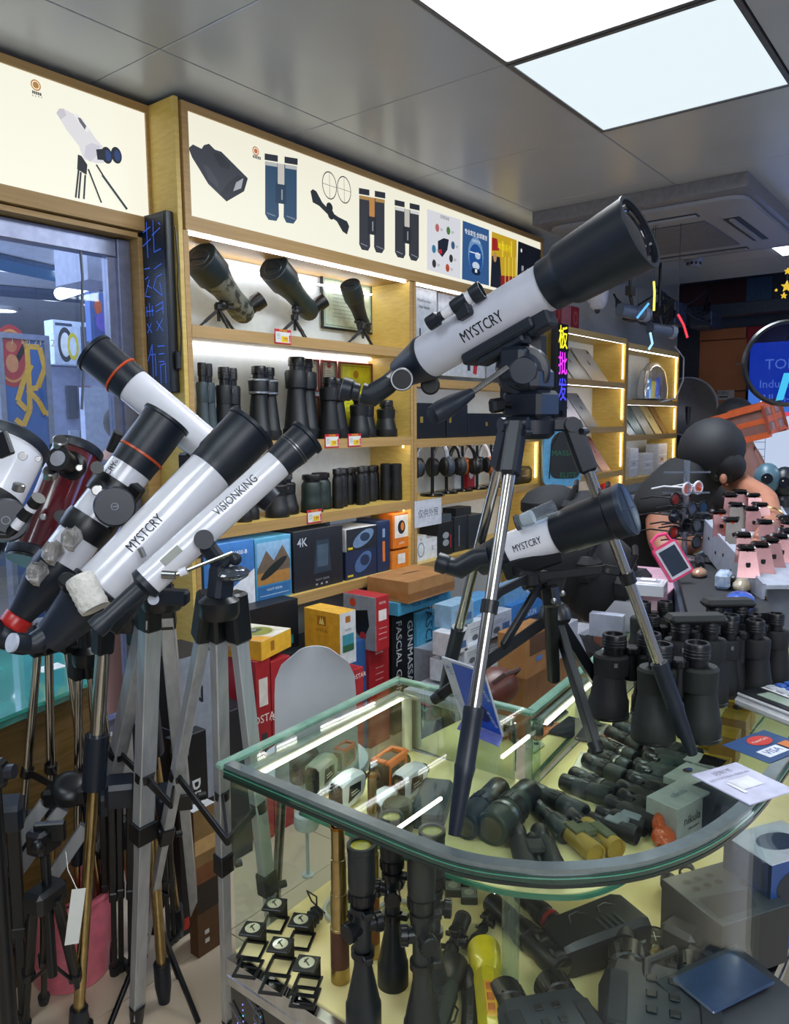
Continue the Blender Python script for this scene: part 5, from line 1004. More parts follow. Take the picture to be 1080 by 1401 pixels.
carton('plain white box behind the lettered white box, with a small picture', Matrix.Translation(zs(955, 1116)) @ RZ(-10), .10, .08, .06, '#b8bcb4', top='#ccd0c8', topp=(('d', '#5a3a28', .6, .7, .12, .12), ('d', '#2a50a0', .68, .7, .08, .08)))
carton('white flat box between the white boxes and the yellow row', Matrix.Translation(zs(982, 1082)) @ RZ(-5), .06, .08, .05, '#d0d2cc')
t = thing('plastic_sachet', 'crumpled orange plastic sachet beside the white lettered box', 'packet', Matrix.Translation(zs(908, 1160)) @ RZ(20)); b = P('film', t, mat('#d85a1c', .25, coat=.5, kind='crinkle')); b.ball((0, 0, .022), .03, 12, sc=(1, .8, .7)); b.ball((.025, .01, .035), .022, 10, sc=(1, .6, .9)); b.end()
t = thing('price_card', 'small yellow and red card corner by the orange sachet', 'card', Matrix.Translation(zs(892, 1175)) @ RZ(30)); b = P('card', t, mat('#e8d020', .5)); b.box(-.02, .02, -.015, .015, .001, .0022, mt=mat('#e8d020', .5)); b.box(-.02, .0, -.015, .0, .0022, .0028, mt=mat('#c82a20', .5)); b.end()
carton('blue and black camera box standing tilted by the lettered white box', Matrix.Translation(zs(985, 1150)) @ RZ(-20), .08, .09, .07, '#20283a', front=(('r', '#8a4a2a', .3, .5, .6, .8),))

# ---------------- deck level
def dk(px, py): return zs(px, py, ZD)
def brass(lab, px, py, h, r, sleeve):
    p = dk(px, py); t = thing('brass_telescope', lab, 'telescope', T(*p)); b = P('base_sleeve', t, mat(sleeve, .5, kind='leather')); b.lathe([(0, .03), (r, .03), (r, h*.34), (0, h*.34)], 28); b.use(GOLDM); b.lathe([(0, 0), (r*1.02, 0), (r*1.02, .03), (0, .03)], 28); b.end('leather grip with brass foot')
    for k in range(3):
        rr_ = r*(.92-.1*k); z0 = h*(.34+.22*k); b = P('draw_tube', t, GOLDM); b.lathe([(0, z0), (rr_+.0015, z0), (rr_+.0015, z0+.004), (rr_, z0+.005), (rr_, z0+h*.22), (0, z0+h*.22)], 28); b.end()
    b = P('eyepiece', t, mat('#a06a1c', .3, .8)); b.lathe([(0, h*.99), (r*.8, h*.985), (r*.8, h), (r*.4, h), (r*.3, h*.99), (0, h*.99)], 24); b.end()
brass('brass draw telescope with brown leather grip standing on the deck', 466, 1340, .305, .0175, '#5a3424')
brass('thinner copper-coloured draw telescope standing behind the riflescope', 512, 1308, .375, .012, '#7a4a20')
def rs(lab, px, py, h, r, **k): p = dk(px, py); riflescope(lab, T(*p) @ RZ(k.pop('rz', 0)), h, r, **k)
GL_ = mat('#9c9a20', .06, coat=1)
rs('black riflescope standing on its bell, nearest the brass telescope, yellow glowing eyepiece', 498, 1404, .335, .031, rz=-30, lensm=GL_)
rs('black riflescope standing behind the first, no yellow lens visible', 538, 1345, .33, .029, rz=20)
rs('black riflescope standing third, yellow eyepiece and big side turret', 578, 1432, .36, .031, rz=40, lensm=GL_)
rs('black riflescope standing at the back of the group with illuminated turret', 592, 1372, .33, .030, rz=-60)
def lyscope(lab, a, c, r, z=ZD, m=None, **k):
    p, q = V(*dk(*a)), V(*dk(*c)); d = q-p; t = riflescope(lab, frame(p+V(0, 0, r+.001), d), d.length, r, m0=m, **k); return t
lyscope('short black scope with small knob lying behind the yellow thermal scope', (650, 1306), (676, 1248), .016)
lyscope('black red-dot scope lying upright beside the small scope', (606, 1345), (634, 1270), .022)
# thermal monoculars (dark green) and yellow one
def thermal(lab, a, c, r, col, lens='#0a0c10', deco=None):
    p, q = V(*dk(*a)), V(*dk(*c)); d = q-p; L = d.length; t = thing('thermal_scope', lab, 'thermal scope', frame(p+V(0, 0, r*1.02+.001), d, (0, 0, 1)))
    b = P('body', t, mat(col, .3 if deco else .45, coat=.5 if deco else 0)); b.lathe([(0, 0), (r*.8, 0), (r*.86, L*.05), (r*.9, L*.6), (r*.8, L*.68), (0, L*.68)], 8, RZ(22.5)); b.end()
    b = P('objective', t, mat(col, .3, coat=.5) if deco else BLACK); b.lathe([(0, L*.66), (r*.8, L*.66), (r*.85, L*.72), (r, L*.76), (r, L*.92), (r*1.05, L*.95), (r*1.05, L), (r*.85, L), (r*.8, L*.95), (0, L*.94)], 28); b.end()
    b = P('lens', t, mat(lens, .05, coat=1)); b.cyl(r*.8, L*.945, L*.955, 24); b.end()
    b = P('keypad', t, mat(deco or '#1c2426', .4)); b.box(r*.72, r*.86, -r*.35, r*.35, L*.12, L*.5, .002)
    b.use(BLACK if not deco else mat('#b8641c', .4))
    for k in range(3): b.box(r*.84, r*.92, -r*.2, r*.2, L*(.16+.11*k), L*(.24+.11*k), .001)
    b.end(); b = P('strap_loop', t, BLACK); b.path([(0, r*.8, L*.2), (0, r*1.15, L*.25), (0, r*1.15, L*.4), (0, r*.8, L*.45)], .002, 5); b.end()
thermal('yellow transparent thermal scope on the deck with orange ribs', (676, 1450), (662, 1320), .030, '#c8b818', '#7a7a10', '#d8a020')
thermal('dark green thermal scope lying between the riflescopes and the yellow one', (590, 1440), (622, 1338), .026, '#1e2c28')
thermal('slim black scope partly behind the yellow one at the lower edge', (642, 1440), (646, 1345), .018, '#191d1f')
p, an, L = ang((770, 1345), (672, 1250), ZD)
monoc('monocular', 'long black monocular with petal lens hood right of the acrylic tube', Matrix.Translation(p) @ RZ(an), L, .026, body=mat('#171a1d', .4))
p, an, L = ang((772, 1290), (712, 1236), ZD)
monoc('monocular', 'black monocular with fine red rings beside the acrylic tube', Matrix.Translation(p) @ RZ(an), L, .022, body=mat('#171a1d', .35), ring=mat('#a02020', .4))
# night vision binocular (bottom centre)
def nightvision(lab, m, s, col='#2a3038'):
    t = thing('night_vision_binoculars', lab, 'night vision', m @ Matrix.Scale(s, 4)); MM = mat(col, .5)
    b = P('body', t, MM); b.loft([[(x*w, y0, z) for x, z in ((-1, .01), (-.85, 0), (.85, 0), (1, .01), (1, .045), (.8, .058), (-.8, .058), (-1, .045))] for w, y0 in ((.052, -.09), (.066, -.06), (.070, 0), (.062, .035))]); b.end()
    for s_ in (-1, 1):
        b = P('eyecup', t, BLACK, T(s_*.036, .03, .03) @ RX(-90)); b.lathe([(0, 0), (.024, 0), (.024, .02), (.026, .022), (.026, .05), (.022, .055), (.017, .05), (0, .045)], 24)
        for k in range(16): b.box(.0255, .0275, -.0015, .0015, .024, .046, 0, RZ(k*22.5))
        b.end(); b = P('grip_pad', t, mat('#1d2228', .8, kind='rubber')); b.box(s_*.048-.012, s_*.048+.012, -.07, .015, .052, .060, .003); b.end()
    b = P('buttons', t, BLACK)
    for x in (-.012, .012):
        for y in (-.04, -.015, .01): b.box(x-.006, x+.006, y-.005, y+.005, .058, .0605, .001)
    b.end(); return t
nightvision('blue-black night vision binoculars with button pad at the bottom centre', Matrix.Translation(dk(752, 1440)) @ RZ(12+AZ*57.3-90), 1.25)
nightvision('large night vision binoculars with big shutter flap, bottom right under the glass', Matrix.Translation(dk(905, 1415)) @ RZ(-70), 1.5, '#1c222c')
# big black rangefinder binocular in case left of the compass
p = dk(820, 1300); t = thing('digital_binoculars', 'large black digital binoculars with raised grip lines, left of the compass', 'binoculars', Matrix.Translation(p) @ RZ(-28)); M_ = mat('#191d20', .45)
b = P('body', t, M_); b.loft([[(x, y*w, z*h_) for y, z in ((-1, .1), (-.9, 0), (.9, 0), (1, .1), (1, .85), (.8, 1), (-.8, 1), (-1, .85))] for x, w, h_ in ((-.11, .040, .06), (-.09, .048, .07), (.06, .052, .078), (.085, .05, .07))]); b.end()
for s_ in (-1, 1): b = P('eyecup', t, BLACK, T(-.10, s_*.024, .035) @ RY(-90)); b.lathe([(0, 0), (.022, 0), (.022, .03), (.018, .034), (0, .03)], 20); b.end()
b = P('grip_lines', t, mat('#30363a', .4))
for k in range(4): b.box(-.02+.014*k, -.015+.014*k, -.045, -.01, .0775, .0795)
for x in (-.05, .02): b.path([(x-.02, .0, .078), (x-.01, .02, .078), (x+.01, .024, .078), (x+.025, .01, .078)], .0015, 5)
b.end(); b = P('label', t, mat('#8a9296', .4)); b.box(.05, .07, -.0525, -.0515, .03, .036); b.end()
# compass
p = dk(896, 1290); t = thing('compass', 'chrome lensatic compass with open lid on the deck', 'compass', Matrix.Translation(p) @ RZ(30)); CH = mat('#c0b8a0', .15, 1.0)
b = P('case', t, CH); b.lathe([(0, 0), (.030, 0), (.033, .004), (.033, .014), (.029, .017), (.027, .013), (0, .013)], 32); b.end(); b = P('dial', t, mat('#2c3426', .4)); b.cyl(.026, .0132, .0138, 28); b.use(PAPER); b.rect(-.001, -.02, .001, .02, m=T(0, 0, .0140)); b.rect(-.014, -.001, .014, .001, m=T(0, 0, .0140)); b.lay = 0; b.end()
b = P('bracket', t, CH); b.box(-.03, .03, -.045, -.03, 0, .006, .001); b.end()
# loupes: folding linen testers with coin prints
g = 'folding black magnifier loupes spread on the deck'
i = 0
for (px, py, lab) in ((376, 1246, 'folding loupe farthest left at the back'), (412, 1268, 'folding loupe back right with scratched coin lens'), (346, 1280, 'folding loupe at the left by the glass wall'), (384, 1302, 'folding loupe in the middle of the group'), (420, 1328, 'folding loupe nearest the brass telescope')):
    p = Z(px, py, ZD+.03); t = thing('folding_loupe', lab, 'magnifier', T(p.x, p.y, ZD) @ RZ(28) @ Matrix.Scale(1.35, 4), g)
    b = P('lens_plate', t, BLACK); b.box(-.016, .016, -.016, .016, .030, .034, .001); b.end(); b = P('lens', t, mat('#b8b89a', .15, coat=1)); b.cyl(.011, .034, .0348, 22); b.use(mat('#3c3c30', .4)); b.box(-.008, .006, -.001, .001, .0348, .0352, 0, RZ(40)); b.box(-.002, .008, .002, .004, .0348, .0352, 0, RZ(-20)); b.end()
    b = P('support_plate', t, BLACK); b.box(.015, .017, -.015, .015, .002, .032); b.end()
    b = P('base_frame', t, BLACK)
    for q in ((-.022, .018, -.018, -.014), (-.022, .018, .014, .018), (-.022, -.018, -.014, .014), (.013, .018, -.014, .014)): b.box(*q, 0, .003)
    b.end()
for (px, py, lab) in ((376, 1348, 'lone open square loupe base nearest the left glass'), (418, 1366, 'lone open square loupe base nearest the chrome trim'), (340, 1326, 'lone open square loupe base furthest left')):
    t = thing('loupe_frame', lab, 'magnifier', Matrix.Translation(dk(px, py)) @ RZ(28) @ Matrix.Scale(1.3, 4), g); b = P('base_frame', t, BLACK)
    for q in ((-.02, .02, -.018, -.014), (-.02, .02, .014, .018), (-.02, -.016, -.014, .014), (.016, .02, -.014, .014)): b.box(*q, 0, .003)
    b.end()
p = dk(425, 1270); t = thing('headband_magnifier', 'black coiled eye loupe with cable behind the folding loupes', 'magnifier', T(*p)); b = P('barrel', t, BLACK, T(0, 0, .016) @ RY(70)); b.lathe([(0, -.02), (.014, -.02)]+[(.014+.003*(k % 2), -.016+.005*k) for k in range(8)]+[(.014, .026), (0, .026)], 20); b.end(); b = P('cord', t, BLACK); b.path([(.02, 0, .02), (.03, .01, .05), (.022, .03, .06), (.035, .03, .03), (.045, .0, .008)], .002, 6); b.end()
# big round magnifiers with white rings
for (px, py, r, lab, c) in ((478, 1245, .05, 'large round magnifier with white rim lying behind the brass telescopes', '#c8ccc8'), (545, 1255, .045, 'round magnifier with grey rim lying behind the riflescopes', '#a8acac'), (462, 1235, .0, '', '')):
    if not r: continue
    t = thing('round_magnifier', lab, 'magnifier', T(*dk(px, py))); b = P('rim', t, mat(c, .3)); b.lathe([(r, .002), (r+.006, .001), (r+.007, .006), (r+.005, .010), (r, .008), (r, .002)], 36); b.end(); b = P('lens', t, glass('#f0f4e8', .3, .02)); b.lathe([(0, .004), (r, .005), (r, .0065), (0, .009)], 32); b.end(); b = P('handle', t, BLACK); b.rod((r+.005, 0, .006), (r+.07, -.02, .007), .006, .008); b.end()
# sensor camera in left stub, clear cups
t = thing('desk_magnifier', 'white rimmed lamp magnifier hanging low behind the left glass', 'magnifier', T(*Z(420, 1125, ZD+.13))); t.location.z = ZD+.0; b = P('stem', t, mat('#b8bcc0', .3)); b.rod((0, 0, 0), (0, 0, .12), .004); b.lathe([(0, 0), (.014, 0), (.014, .004), (0, .005)], 20); b.end(); b = P('head', t, mat('#c8ccd0', .3)); b.lathe([(0, .12), (.026, .118), (.03, .128), (.028, .15), (.022, .153), (0, .15)], 26); b.use(LENS); b.cyl(.02, .1505, .1525, 22); b.end()
# coin trays row
g = 'square cased coin loupes in a row'
for k, (px, py) in enumerate(((600, 1212), (620, 1222), (642, 1232), (608, 1202), (632, 1208))):
    t = thing('cased_lens', ('cased lens, left of the front row under the shelf edge', 'cased lens, middle of the front row under the shelf edge', 'cased lens, right of the front row under the shelf edge', 'cased lens, left of the back row', 'cased lens, right of the back row')[k], 'magnifier', T(*dk(px, py)) @ RZ(35), g)
    b = P('case', t, mat('#1c2220', .4)); b.box(-.018, .018, -.018, .018, 0, .018, .002); b.end(); b = P('lid', t, mat('#7f8a84', .2, coat=1)); b.box(-.0165, .0165, -.0165, .0165, .018, .0195, .0005); b.end(); b = P('lens', t, mat('#a6aca0', .2)); b.cyl(.011, .0195, .0203, 20); b.end()
# riflescope mounts etc right of shelf edge
for (px, py, lab, c, d) in ((835, 1265, 'black ribbed lens adapters beside the big digital binoculars', '#14171a', 1), (940, 1215, 'small metal mount pieces, clustered at the shelf corner', '#3a3e42', 0), (915, 1230, 'black clamp mount by the compass', '#20242a', 0), (955, 1240, 'silver screw mount by the tilted picture box', '#5a5e62', 0)):
    t = thing('scope_mount', lab, 'mount', T(*dk(px, py)) @ RZ(20)); b = P('body', t, mat(c, .35, .4)); b.box(-.03, .03, -.014, .014, 0, .018, .003); b.box(-.03, -.014, -.014, .014, .018, .03, .003); b.end(); b = P('clamp_ring', t, BLACK, T(.015, 0, .03) @ RY(90)); b.lathe([(.014, -.01), (.018, -.01), (.018, .01), (.014, .01), (.014, -.01)], 20); b.end(); b = P('screw', t, STEEL); b.rod((0, -.014, .01), (0, -.024, .01), .005); b.end()
# game-controller like big box, keyboards boxes at right
p = dk(1010, 1330)
carton('black box with hexagon buttons and honeycomb print under the right glass', Matrix.Translation(dk(985, 1350)) @ RZ(-30), .17, .16, .12, '#22272b', top='#3a4044', topp=tuple(('d', '#14181b', .22+.17*(k % 3), .82-.16*(k//3), .05, .045) for k in range(6))+(('p', '#191e21', [(.05, .1), (.6, .1), (.75, .4), (.1, .5)]), ('d', '#14181b', .85, .5, .1, .08)), left=(('r', '#2e3438', .1, .2, .9, .3),))
carton('blue and white 3D picture box tilted open behind the honeycomb box', Matrix.Translation(dk(1050, 1310)) @ RZ(-30), .16, .12, .19, '#274a86', top='#b8bcc4', side='#1c2a44', front=(('d', '#182230', .4, .7, .3, .18), ('t', '#e0e4ea', '3D', .85, .1, .1), ('r', '#8aa0c0', .1, .2, .5, .3)), topp=(('d', '#22304a', .5, .5, .3, .25),))
p = dk(1020, 1400); t = thing('night_vision_goggles', 'large angular black goggles with flat screen, lowest at the right', 'night vision', Matrix.Translation(dk(990, 1412)) @ RZ(-25)); M_ = mat('#20252b', .4)
b = P('body', t, M_); b.loft([[(x*.11, y, z*h_) for x, z in ((-1, .0), (1, .0), (1.05, .5), (.9, 1), (-.9, 1), (-1.05, .5))] for y, h_ in ((-.09, .05), (-.05, .08), (.06, .09), (.09, .06))]); b.end(); b = P('screen', t, mat('#2a3d5c', .2, coat=.6)); b.box(-.075, .075, -.04, .05, .088, .094, .004); b.end('bluish flat screen')
b = P('buttons', t, BLACK)
for k in range(6): b.box(-.09+.03*k, -.07+.03*k, -.098, -.09, .02, .032, .002)
b.end()
for s_ in (-1, 1): b = P('eyecup', t, BLACK, T(s_*.05, -.1, .035) @ RX(90)); b.lathe([(0, -.01), (.026, -.01), (.026, .014), (.03, .02), (.03, .035), (.024, .035), (0, .02)], 22); b.end()
b = P('strap', t, RUB); b.path([(-.12, 0, .05), (-.13, .05, .07), (-.08, .1, .09), (0, .11, .08)], .008, 8); b.end()
for (px, py, rz, lab) in ((860, 1355, 30, 'black head-mount clamp with knobs in front of the compass'), (930, 1320, -10, 'black folding scope cover arm right of the compass')):
    t = thing('head_mount', lab, 'mount', T(*dk(px, py)) @ RZ(rz)); b = P('plate', t, mat('#171a1e', .45)); b.box(-.05, .06, -.03, .03, 0, .025, .006); b.box(-.02, .03, -.035, .035, .025, .08, .01); b.end(); b = P('knob', t, BLACK, T(-.02, -.03, .06) @ RX(90)); b.cyl(.010, 0, .05, 16); b.cyl(.016, .03, .05, 16, bv=.002); b.end(); b = P('eyecup', t, RUB, T(.06, 0, .045) @ RY(90)); b.lathe([(0, 0), (.024, 0), (.028, .02), (.028, .035), (.02, .035), (0, .02)], 20); b.end()
# ================================================================== on top of the counter
p = Z(655, 1000, ZT)
# payment sign: a bent card, slanted plate and foot
BL, BR = Z(632, 985, ZT+.003), Z(688, 1008, ZT+.003); TL = K(604, 899, 1.60)
t = thing('payment_sign', 'blue and white slanted payment sign with lettering, behind the front chrome leg', 'sign', T(*BL)); o = T(*-BL)
ux = BR-BL; uy = TL-BL; un = ux.cross(uy).normalized(); un = -un if un.dot(EYE-BL) < 0 else un
def pl(u, v, d=0): return BL+ux*u+uy*v+un*d
b = P('plate', t, mat('#b8bcc8', .35), o); b.add([pl(u, v, d) for d in (0, -.004) for u, v in ((0, 0), (1, 0), (1, 1), (0, 1))], [(0, 1, 2, 3), (7, 6, 5, 4), (0, 4, 5, 1), (1, 5, 6, 2), (2, 6, 7, 3), (3, 7, 4, 0)]); b.end()
b = P('blue_field', t, mat('#1c50b8', .35), o); b.add([pl(*q, .0006) for q in ((.24, .02), (.98, .02), (.98, .97), (.24, .97))], [(0, 1, 2, 3)]); b.use(mat('#101c50', .4)); b.add([pl(.66+.18*math.cos(k*PI/10), .28+.13*math.sin(k*PI/10), .001) for k in range(20)], [tuple(range(20))]); b.end('blue field with dark round emblem')
b = P('lettering', t, mat('#d8dce8', .4), o); Fm = frame(BL, un, ux)
for s_, u, v, sz, rot, c in (('支付', .12, .84, .014, -75, '#1c50b8'), ('扫一扫', .11, .35, .011, -75, '#1c50b8'), ('支付宝', .9, .62, .011, -75, '#d8dce8'), ('支付就用', .88, .25, .011, -75, '#d8dce8')):
    F2_ = Fm.copy(); F2_.translation = pl(u, v, .0014); b.text(s_, 0, 0, sz, mat(c, .4), rot=rot, m=F2_)
b.lay = 0; b.end(); b = P('foot', t, mat('#6a72b0', .3), o); fd_ = V(-.9, -.35, 0)*.05; b.add([BL+V(0, 0, d) for d in ()]+[q+V(0, 0, d) for d in (-.002, 0) for q in (BL, BR, BR+fd_, BL+fd_)], [(0, 1, 2, 3), (7, 6, 5, 4), (0, 4, 5, 1), (1, 5, 6, 2), (2, 6, 7, 3), (3, 7, 4, 0)]); b.end('lilac-blue folded foot')
# binoculars on the counter
def bt(lab, px, py_base, h, w, sty='porro', bm=RUB, rz=0, cap=False, **k):
    p = Z(px, py_base, ZT+.001); porro('binoculars', lab, at((p.x, p.y, ZT+.001), rz), h, w, bm, BLACK, sty, 'black binoculars crowded on the counter top', cap=cap, **k)
B1 = mat('#101216', .7, kind='rubber'); B2 = mat('#151a16', .65, kind='rubber')
bt('big black porro binoculars standing on wide objectives, left of the right chrome leg', 862, 978, .185, .185, rz=-50, bm=B1)
bt('big dark olive binoculars with military lettering just right of the chrome leg', 925, 1010, .20, .185, rz=-48, bm=B2)
bt('black binoculars with a long flat rain cover, behind the military lettered pair', 948, 962, .20, .16, rz=-50, bm=B1, cap=True)
bt('black binoculars standing in the second row beyond the covered pair', 978, 948, .19, .15, rz=-48, bm=B1)
bt('black binoculars, third row, half way along the wing', 1012, 950, .18, .15, rz=-50, bm=B1)
bt('black binoculars beneath the blue mouse, with long rain cover', 992, 932, .20, .15, rz=-50, bm=B1, cap=True)
bt('black binoculars at the far right end of the crowd', 1042, 934, .175, .14, rz=-48, bm=B1)
bt('short black binoculars behind the chrome leg', 905, 930, .165, .14, rz=-50, bm=B1)
bt('olive green binoculars at the back of the crowd', 893, 908, .17, .14, rz=-50, bm=B2)
t = bpy.data.objects['binoculars.015'] if 'binoculars.015' in bpy.data.objects else None
p = K(945, 917, 1.50)
# sunglasses cases lying beside
for (px, py, lab) in ((1050, 885, 'black goggles case with a strap at the right edge'), (1062, 850, 'black sunglasses pile beyond the goggles case')):
    p = Z(px, py, ZT+.03); t = thing('goggles', lab, 'goggles', T(p.x, p.y, ZT+.001)); b = P('shell', t, BLACK); b.ball((0, 0, .032), .045, 18, sc=(1.5, .8, .7)); b.end(); b = P('lens', t, GLOSSB); b.ball((-.01, -.012, .036), .038, 16, sc=(1.5, .8, .7)); b.end(); b = P('strap', t, RUB); b.path([(-.06, .01, .03), (-.09, .03, .02), (-.06, .07, .012), (.02, .08, .012)], .006, 6); b.end()
# calculator
P0 = Z(1002, 962, ZT+.012); t = thing('calculator', 'white desktop calculator with green grey display and blue keys', 'calculator', Matrix.Translation(V(P0.x, P0.y, ZT+.0075)) @ RZ(-28) @ Matrix.Scale(1.25, 4))
b = P('case', t, mat('#c6c8cc', .4)); b.box(-.0, .17, -.13, .0, .0, .018, .006); b.box(.004, .10, -.126, -.004, .018, .026, .003); b.end(); b = P('display_panel', t, mat('#14161a', .3)); b.box(.006, .058, -.122, -.008, .0262, .0275); b.end(); b = P('display', t, mat('#8fa090', .2, coat=1)); b.box(.020, .050, -.100, -.035, .0276, .0285); b.end('green grey liquid crystal display')
for i in range(4):
    for j in range(5): b = P('key', t, mat('#2c58a8' if (i in (1, 2) and j > 0) else '#aab0b8', .4)); b.box(.068+.024*i, .084+.024*i, -.118+.023*j, -.102+.023*j, .018, .030, .002); b.end()
b = P('foot', t, RUB); b.box(.0, .17, -.13, -.12, -.005, 0); b.box(0, .17, -.012, -.002, -.005, 0); b.end()
# leaflet and card stickers
P0 = Z(1010, 1070, ZT+.001); t = thing('manual', 'printed white and lilac product leaflet lying on the counter glass', 'leaflet', Matrix.Translation(V(P0.x, P0.y, ZT+.001)) @ RZ(-26))
b = P('sheet', t, mat('#c4c4dc', .4)); b.box(-.055, .06, -.07, .055, 0, .003, .0005); b.end(); b = P('print', t, mat('#8a8a9c', .5), T(0, 0, .0032)); b.text('说明书', 0, .035, .016); b.text('INSTRUCTION MANUAL', 0, .018, .009); b.rect(-.02, -.03, .03, .005, mat('#dcdce4', .4)); b.rect(-.03, -.04, -.022, .0, mat('#e8e8ee', .4)); b.end()
P0 = Z(1052, 1022, ZT+.001); t = thing('payment_sticker', 'card payment sticker reading VISA with a red oval on the counter glass', 'sticker', Matrix.Translation(V(P0.x, P0.y, ZT+.001)) @ RZ(-20))
b = P('sheet', t, mat('#2a4a78', .3)); b.box(-.07, .07, -.045, .055, 0, .0008); b.end(); b = P('print', t, PAPER, T(0, 0, .001)); b.rect(-.045, -.032, .02, -.002, mat('#d8dce4', .4)); b.text('VISA', -.012, -.017, .024, mat('#1c3c8c', .4), bold=True); b.disc(.01, .026, .032, .02, mat('#b83028', .4)); b.text('MasterCard', .01, .026, .010, PAPER); b.rect(.025, -.032, .055, -.002, mat('#c07038', .4)); b.end()
# small goods in the far part of the wing
carton('teal clear-topped box at the right photo edge beyond the calculator', Matrix.Translation(Z(1050, 925, ZM)) @ RZ(-6), .16, .12, .10, '#3c7c94', top='#5a9cb4')
for k, (px, py, r) in enumerate(((985, 960, .02), (1000, 940, .02), (975, 985, .02), (1000, 915, .02), (960, 1010, .02))):
    mono(('black monocular under the calculator end, nearest', 'black monocular under the crowd of binoculars, second', 'black monocular beside the yellow boxes, third', 'black monocular far along the shelf, fourth', 'black monocular at the foot of the chrome leg, fifth')[k], (px, py+4), (px-38, py-8), r, body=DG, group='monoculars under the binocular crowd')
# earphone boxes, pink crate, photo frame
def wbox(lab, px, py, z, w, d, h, rz, lift=0): 
    p = Z(px, py, z); t = thing('earphone_box', lab, 'box', Matrix.Translation(p) @ RZ(rz)); b = P('box_body', t, mat('#c8cad6', .4, amt=.02)); b.box(0, w, 0, d, 0, h, .002); b.end(); b = P('tray', t, mat('#dcdce4', .4)); b.box(.008, w-.008, .008, d-.008, h, h+.002); b.use(mat('#a8aab8', .5)); b.box(w*.3, w*.7, d*.15, d*.85, h+.002, h+.0035, .003); b.use(WHITE); b.box(w*.36, w*.64, d*.25, d*.75, h+.0035, h+.010, .004); b.end('inner tray with white earphones'); return t
carton('clear pink crate supporting the white earphone boxes', Matrix.Translation(Z(912, 868, ZT+.001)) @ RZ(8), .42, .20, .125, '#b48aa8', top='#c49ab0', front=(('r', '#9aa0c8', .05, .1, .45, .9), ('r', '#c87898', .55, .1, .95, .8)), left=(('r', '#d0b0c8', .1, .1, .9, .8),))
zc = ZT+.127
wbox('white earphone box with open tray, upper right one on the pink crate', 908, 818, zc, .10, .10, .035, 12)
wbox('white earphone box with open tray, lower left one beside the chrome leg', 868, 866, ZT+.001, .11, .13, .095, 10)
carton('white pedestal carton under the earphone box at the counter edge', Matrix.Translation(Z(852, 875, ZT+.001)) @ RZ(10), .035, .10, .07, '#a8acc0')
fq = V(-FW.x, -FW.y, .25).normalized()
a_, c_ = K(905, 742, 2.3), K(938, 792, 2.28); t = thing('digital_photo_frame', 'hot pink handled digital frame with dark screen standing on the pink crate', 'tablet', frame((a_+c_)/2, fq, RT*.5-UP*.9))
b = P('case', t, mat('#e0306c', .35)); b.prism(rrect(.055, .040, .008), -.014, 0); b.end(); b = P('bezel', t, mat('#c8c4d0', .4)); b.prism(rrect(.048, .034, .003), 0, .002); b.end(); b = P('screen', t, mat('#1c2a3c', .08, coat=1)); b.prism(rrect(.040, .028, .001), .002, .003); b.end('dark blue screen'); b = P('handle', t, mat('#e8407c', .35)); b.path([(-.052, -.028, -.007), (-.078, -.025, -.007), (-.085, 0, -.007), (-.078, .025, -.007), (-.052, .028, -.007)], .005, 8); b.end()
# ================================================================== telescopes and tripods
TW = mat('#e2e2ea', 0.18, coat=.6, amt=0.02); TB = mat('#111a27', 0.42, amt=.06); ORING = mat('#c2491c', .35)
def fr(a, b): return frame(a, b-a)
def letter(t, F, s, z, r, size, ang, mt=None, sx=1.0, nm='brand_lettering', rev=False):
    # lettering wrapped round a tube of radius r whose axis is local Z of F; reads along the axis
    R_ = RZ(ang) @ Matrix(((0, 0, 1, 0), (0, 1, 0, 0), (-1, 0, 0, 0), (0, 0, 0, 1)))   # local x along -Z, z outward (+X)
    if rev: R_ = RZ(ang) @ Matrix(((0, 0, 1, 0), (0, -1, 0, 0), (1, 0, 0, 0), (0, 0, 0, 1)))
    b = P(nm, t, mt or mat('#22242c', .4), F @ T(0, 0, z) @ R_ @ T(0, 0, r+.0002)); b.text(s, 0, 0, size, sx=sx, bold=True, wrap=r); b.end(); return b
def clamp_ring(t, F, z, r, w=.03, mt=None, label=None):
    b = P('tube_ring', t, mt or BLACK, F @ T(0, 0, z)); b.lathe([(r, 0), (r+.006, .001), (r+.008, w*.3), (r+.008, w*.7), (r+.006, w-.001), (r, w)], 32); b.end(label)
def diagonal(t, F, z0, r, L, up, eL=.05, white=True, o=I4):
    # star diagonal and eyepiece at the end -Z of the tube
    b = P('focuser', t, BLACK, F); b.lathe([(0, z0), (r*.9, z0), (r, z0-.004), (r, z0-L*.5), (r*.8, z0-L*.55), (r*.8, z0-L), (0, z0-L)], 24); b.end()
    e = F @ V(0, 0, z0-L); b = P('star_diagonal', t, BLACK); b.m = o
    b.ball(tuple(e), r*1.05, 14); b.rod(e, e+up*eL, r*.85, r*.8, 18); b.lathe([(r*.8, 0), (r*.95, .002), (r*.95, .008), (r*.8, .01)], 18, frame(e+up*eL*.6, up)); b.end()
    b = P('eyepiece', t, BLACK); b.m = o; q = e+up*eL; b.lathe([(0, -.002), (r*.78, -.002), (r*.78, .006), (r*.95, .01), (r*.98, .03), (r*.8, .036), (0, .034)], 20, frame(q, up)); b.end()
    if white: b = P('eyepiece_cap', t, mat('#c9ccd6', .4)); b.m = o; b.cyl(r*.92, .034, .044, 20, frame(q, up), bv=.002); b.end('pale grey eyepiece cap')
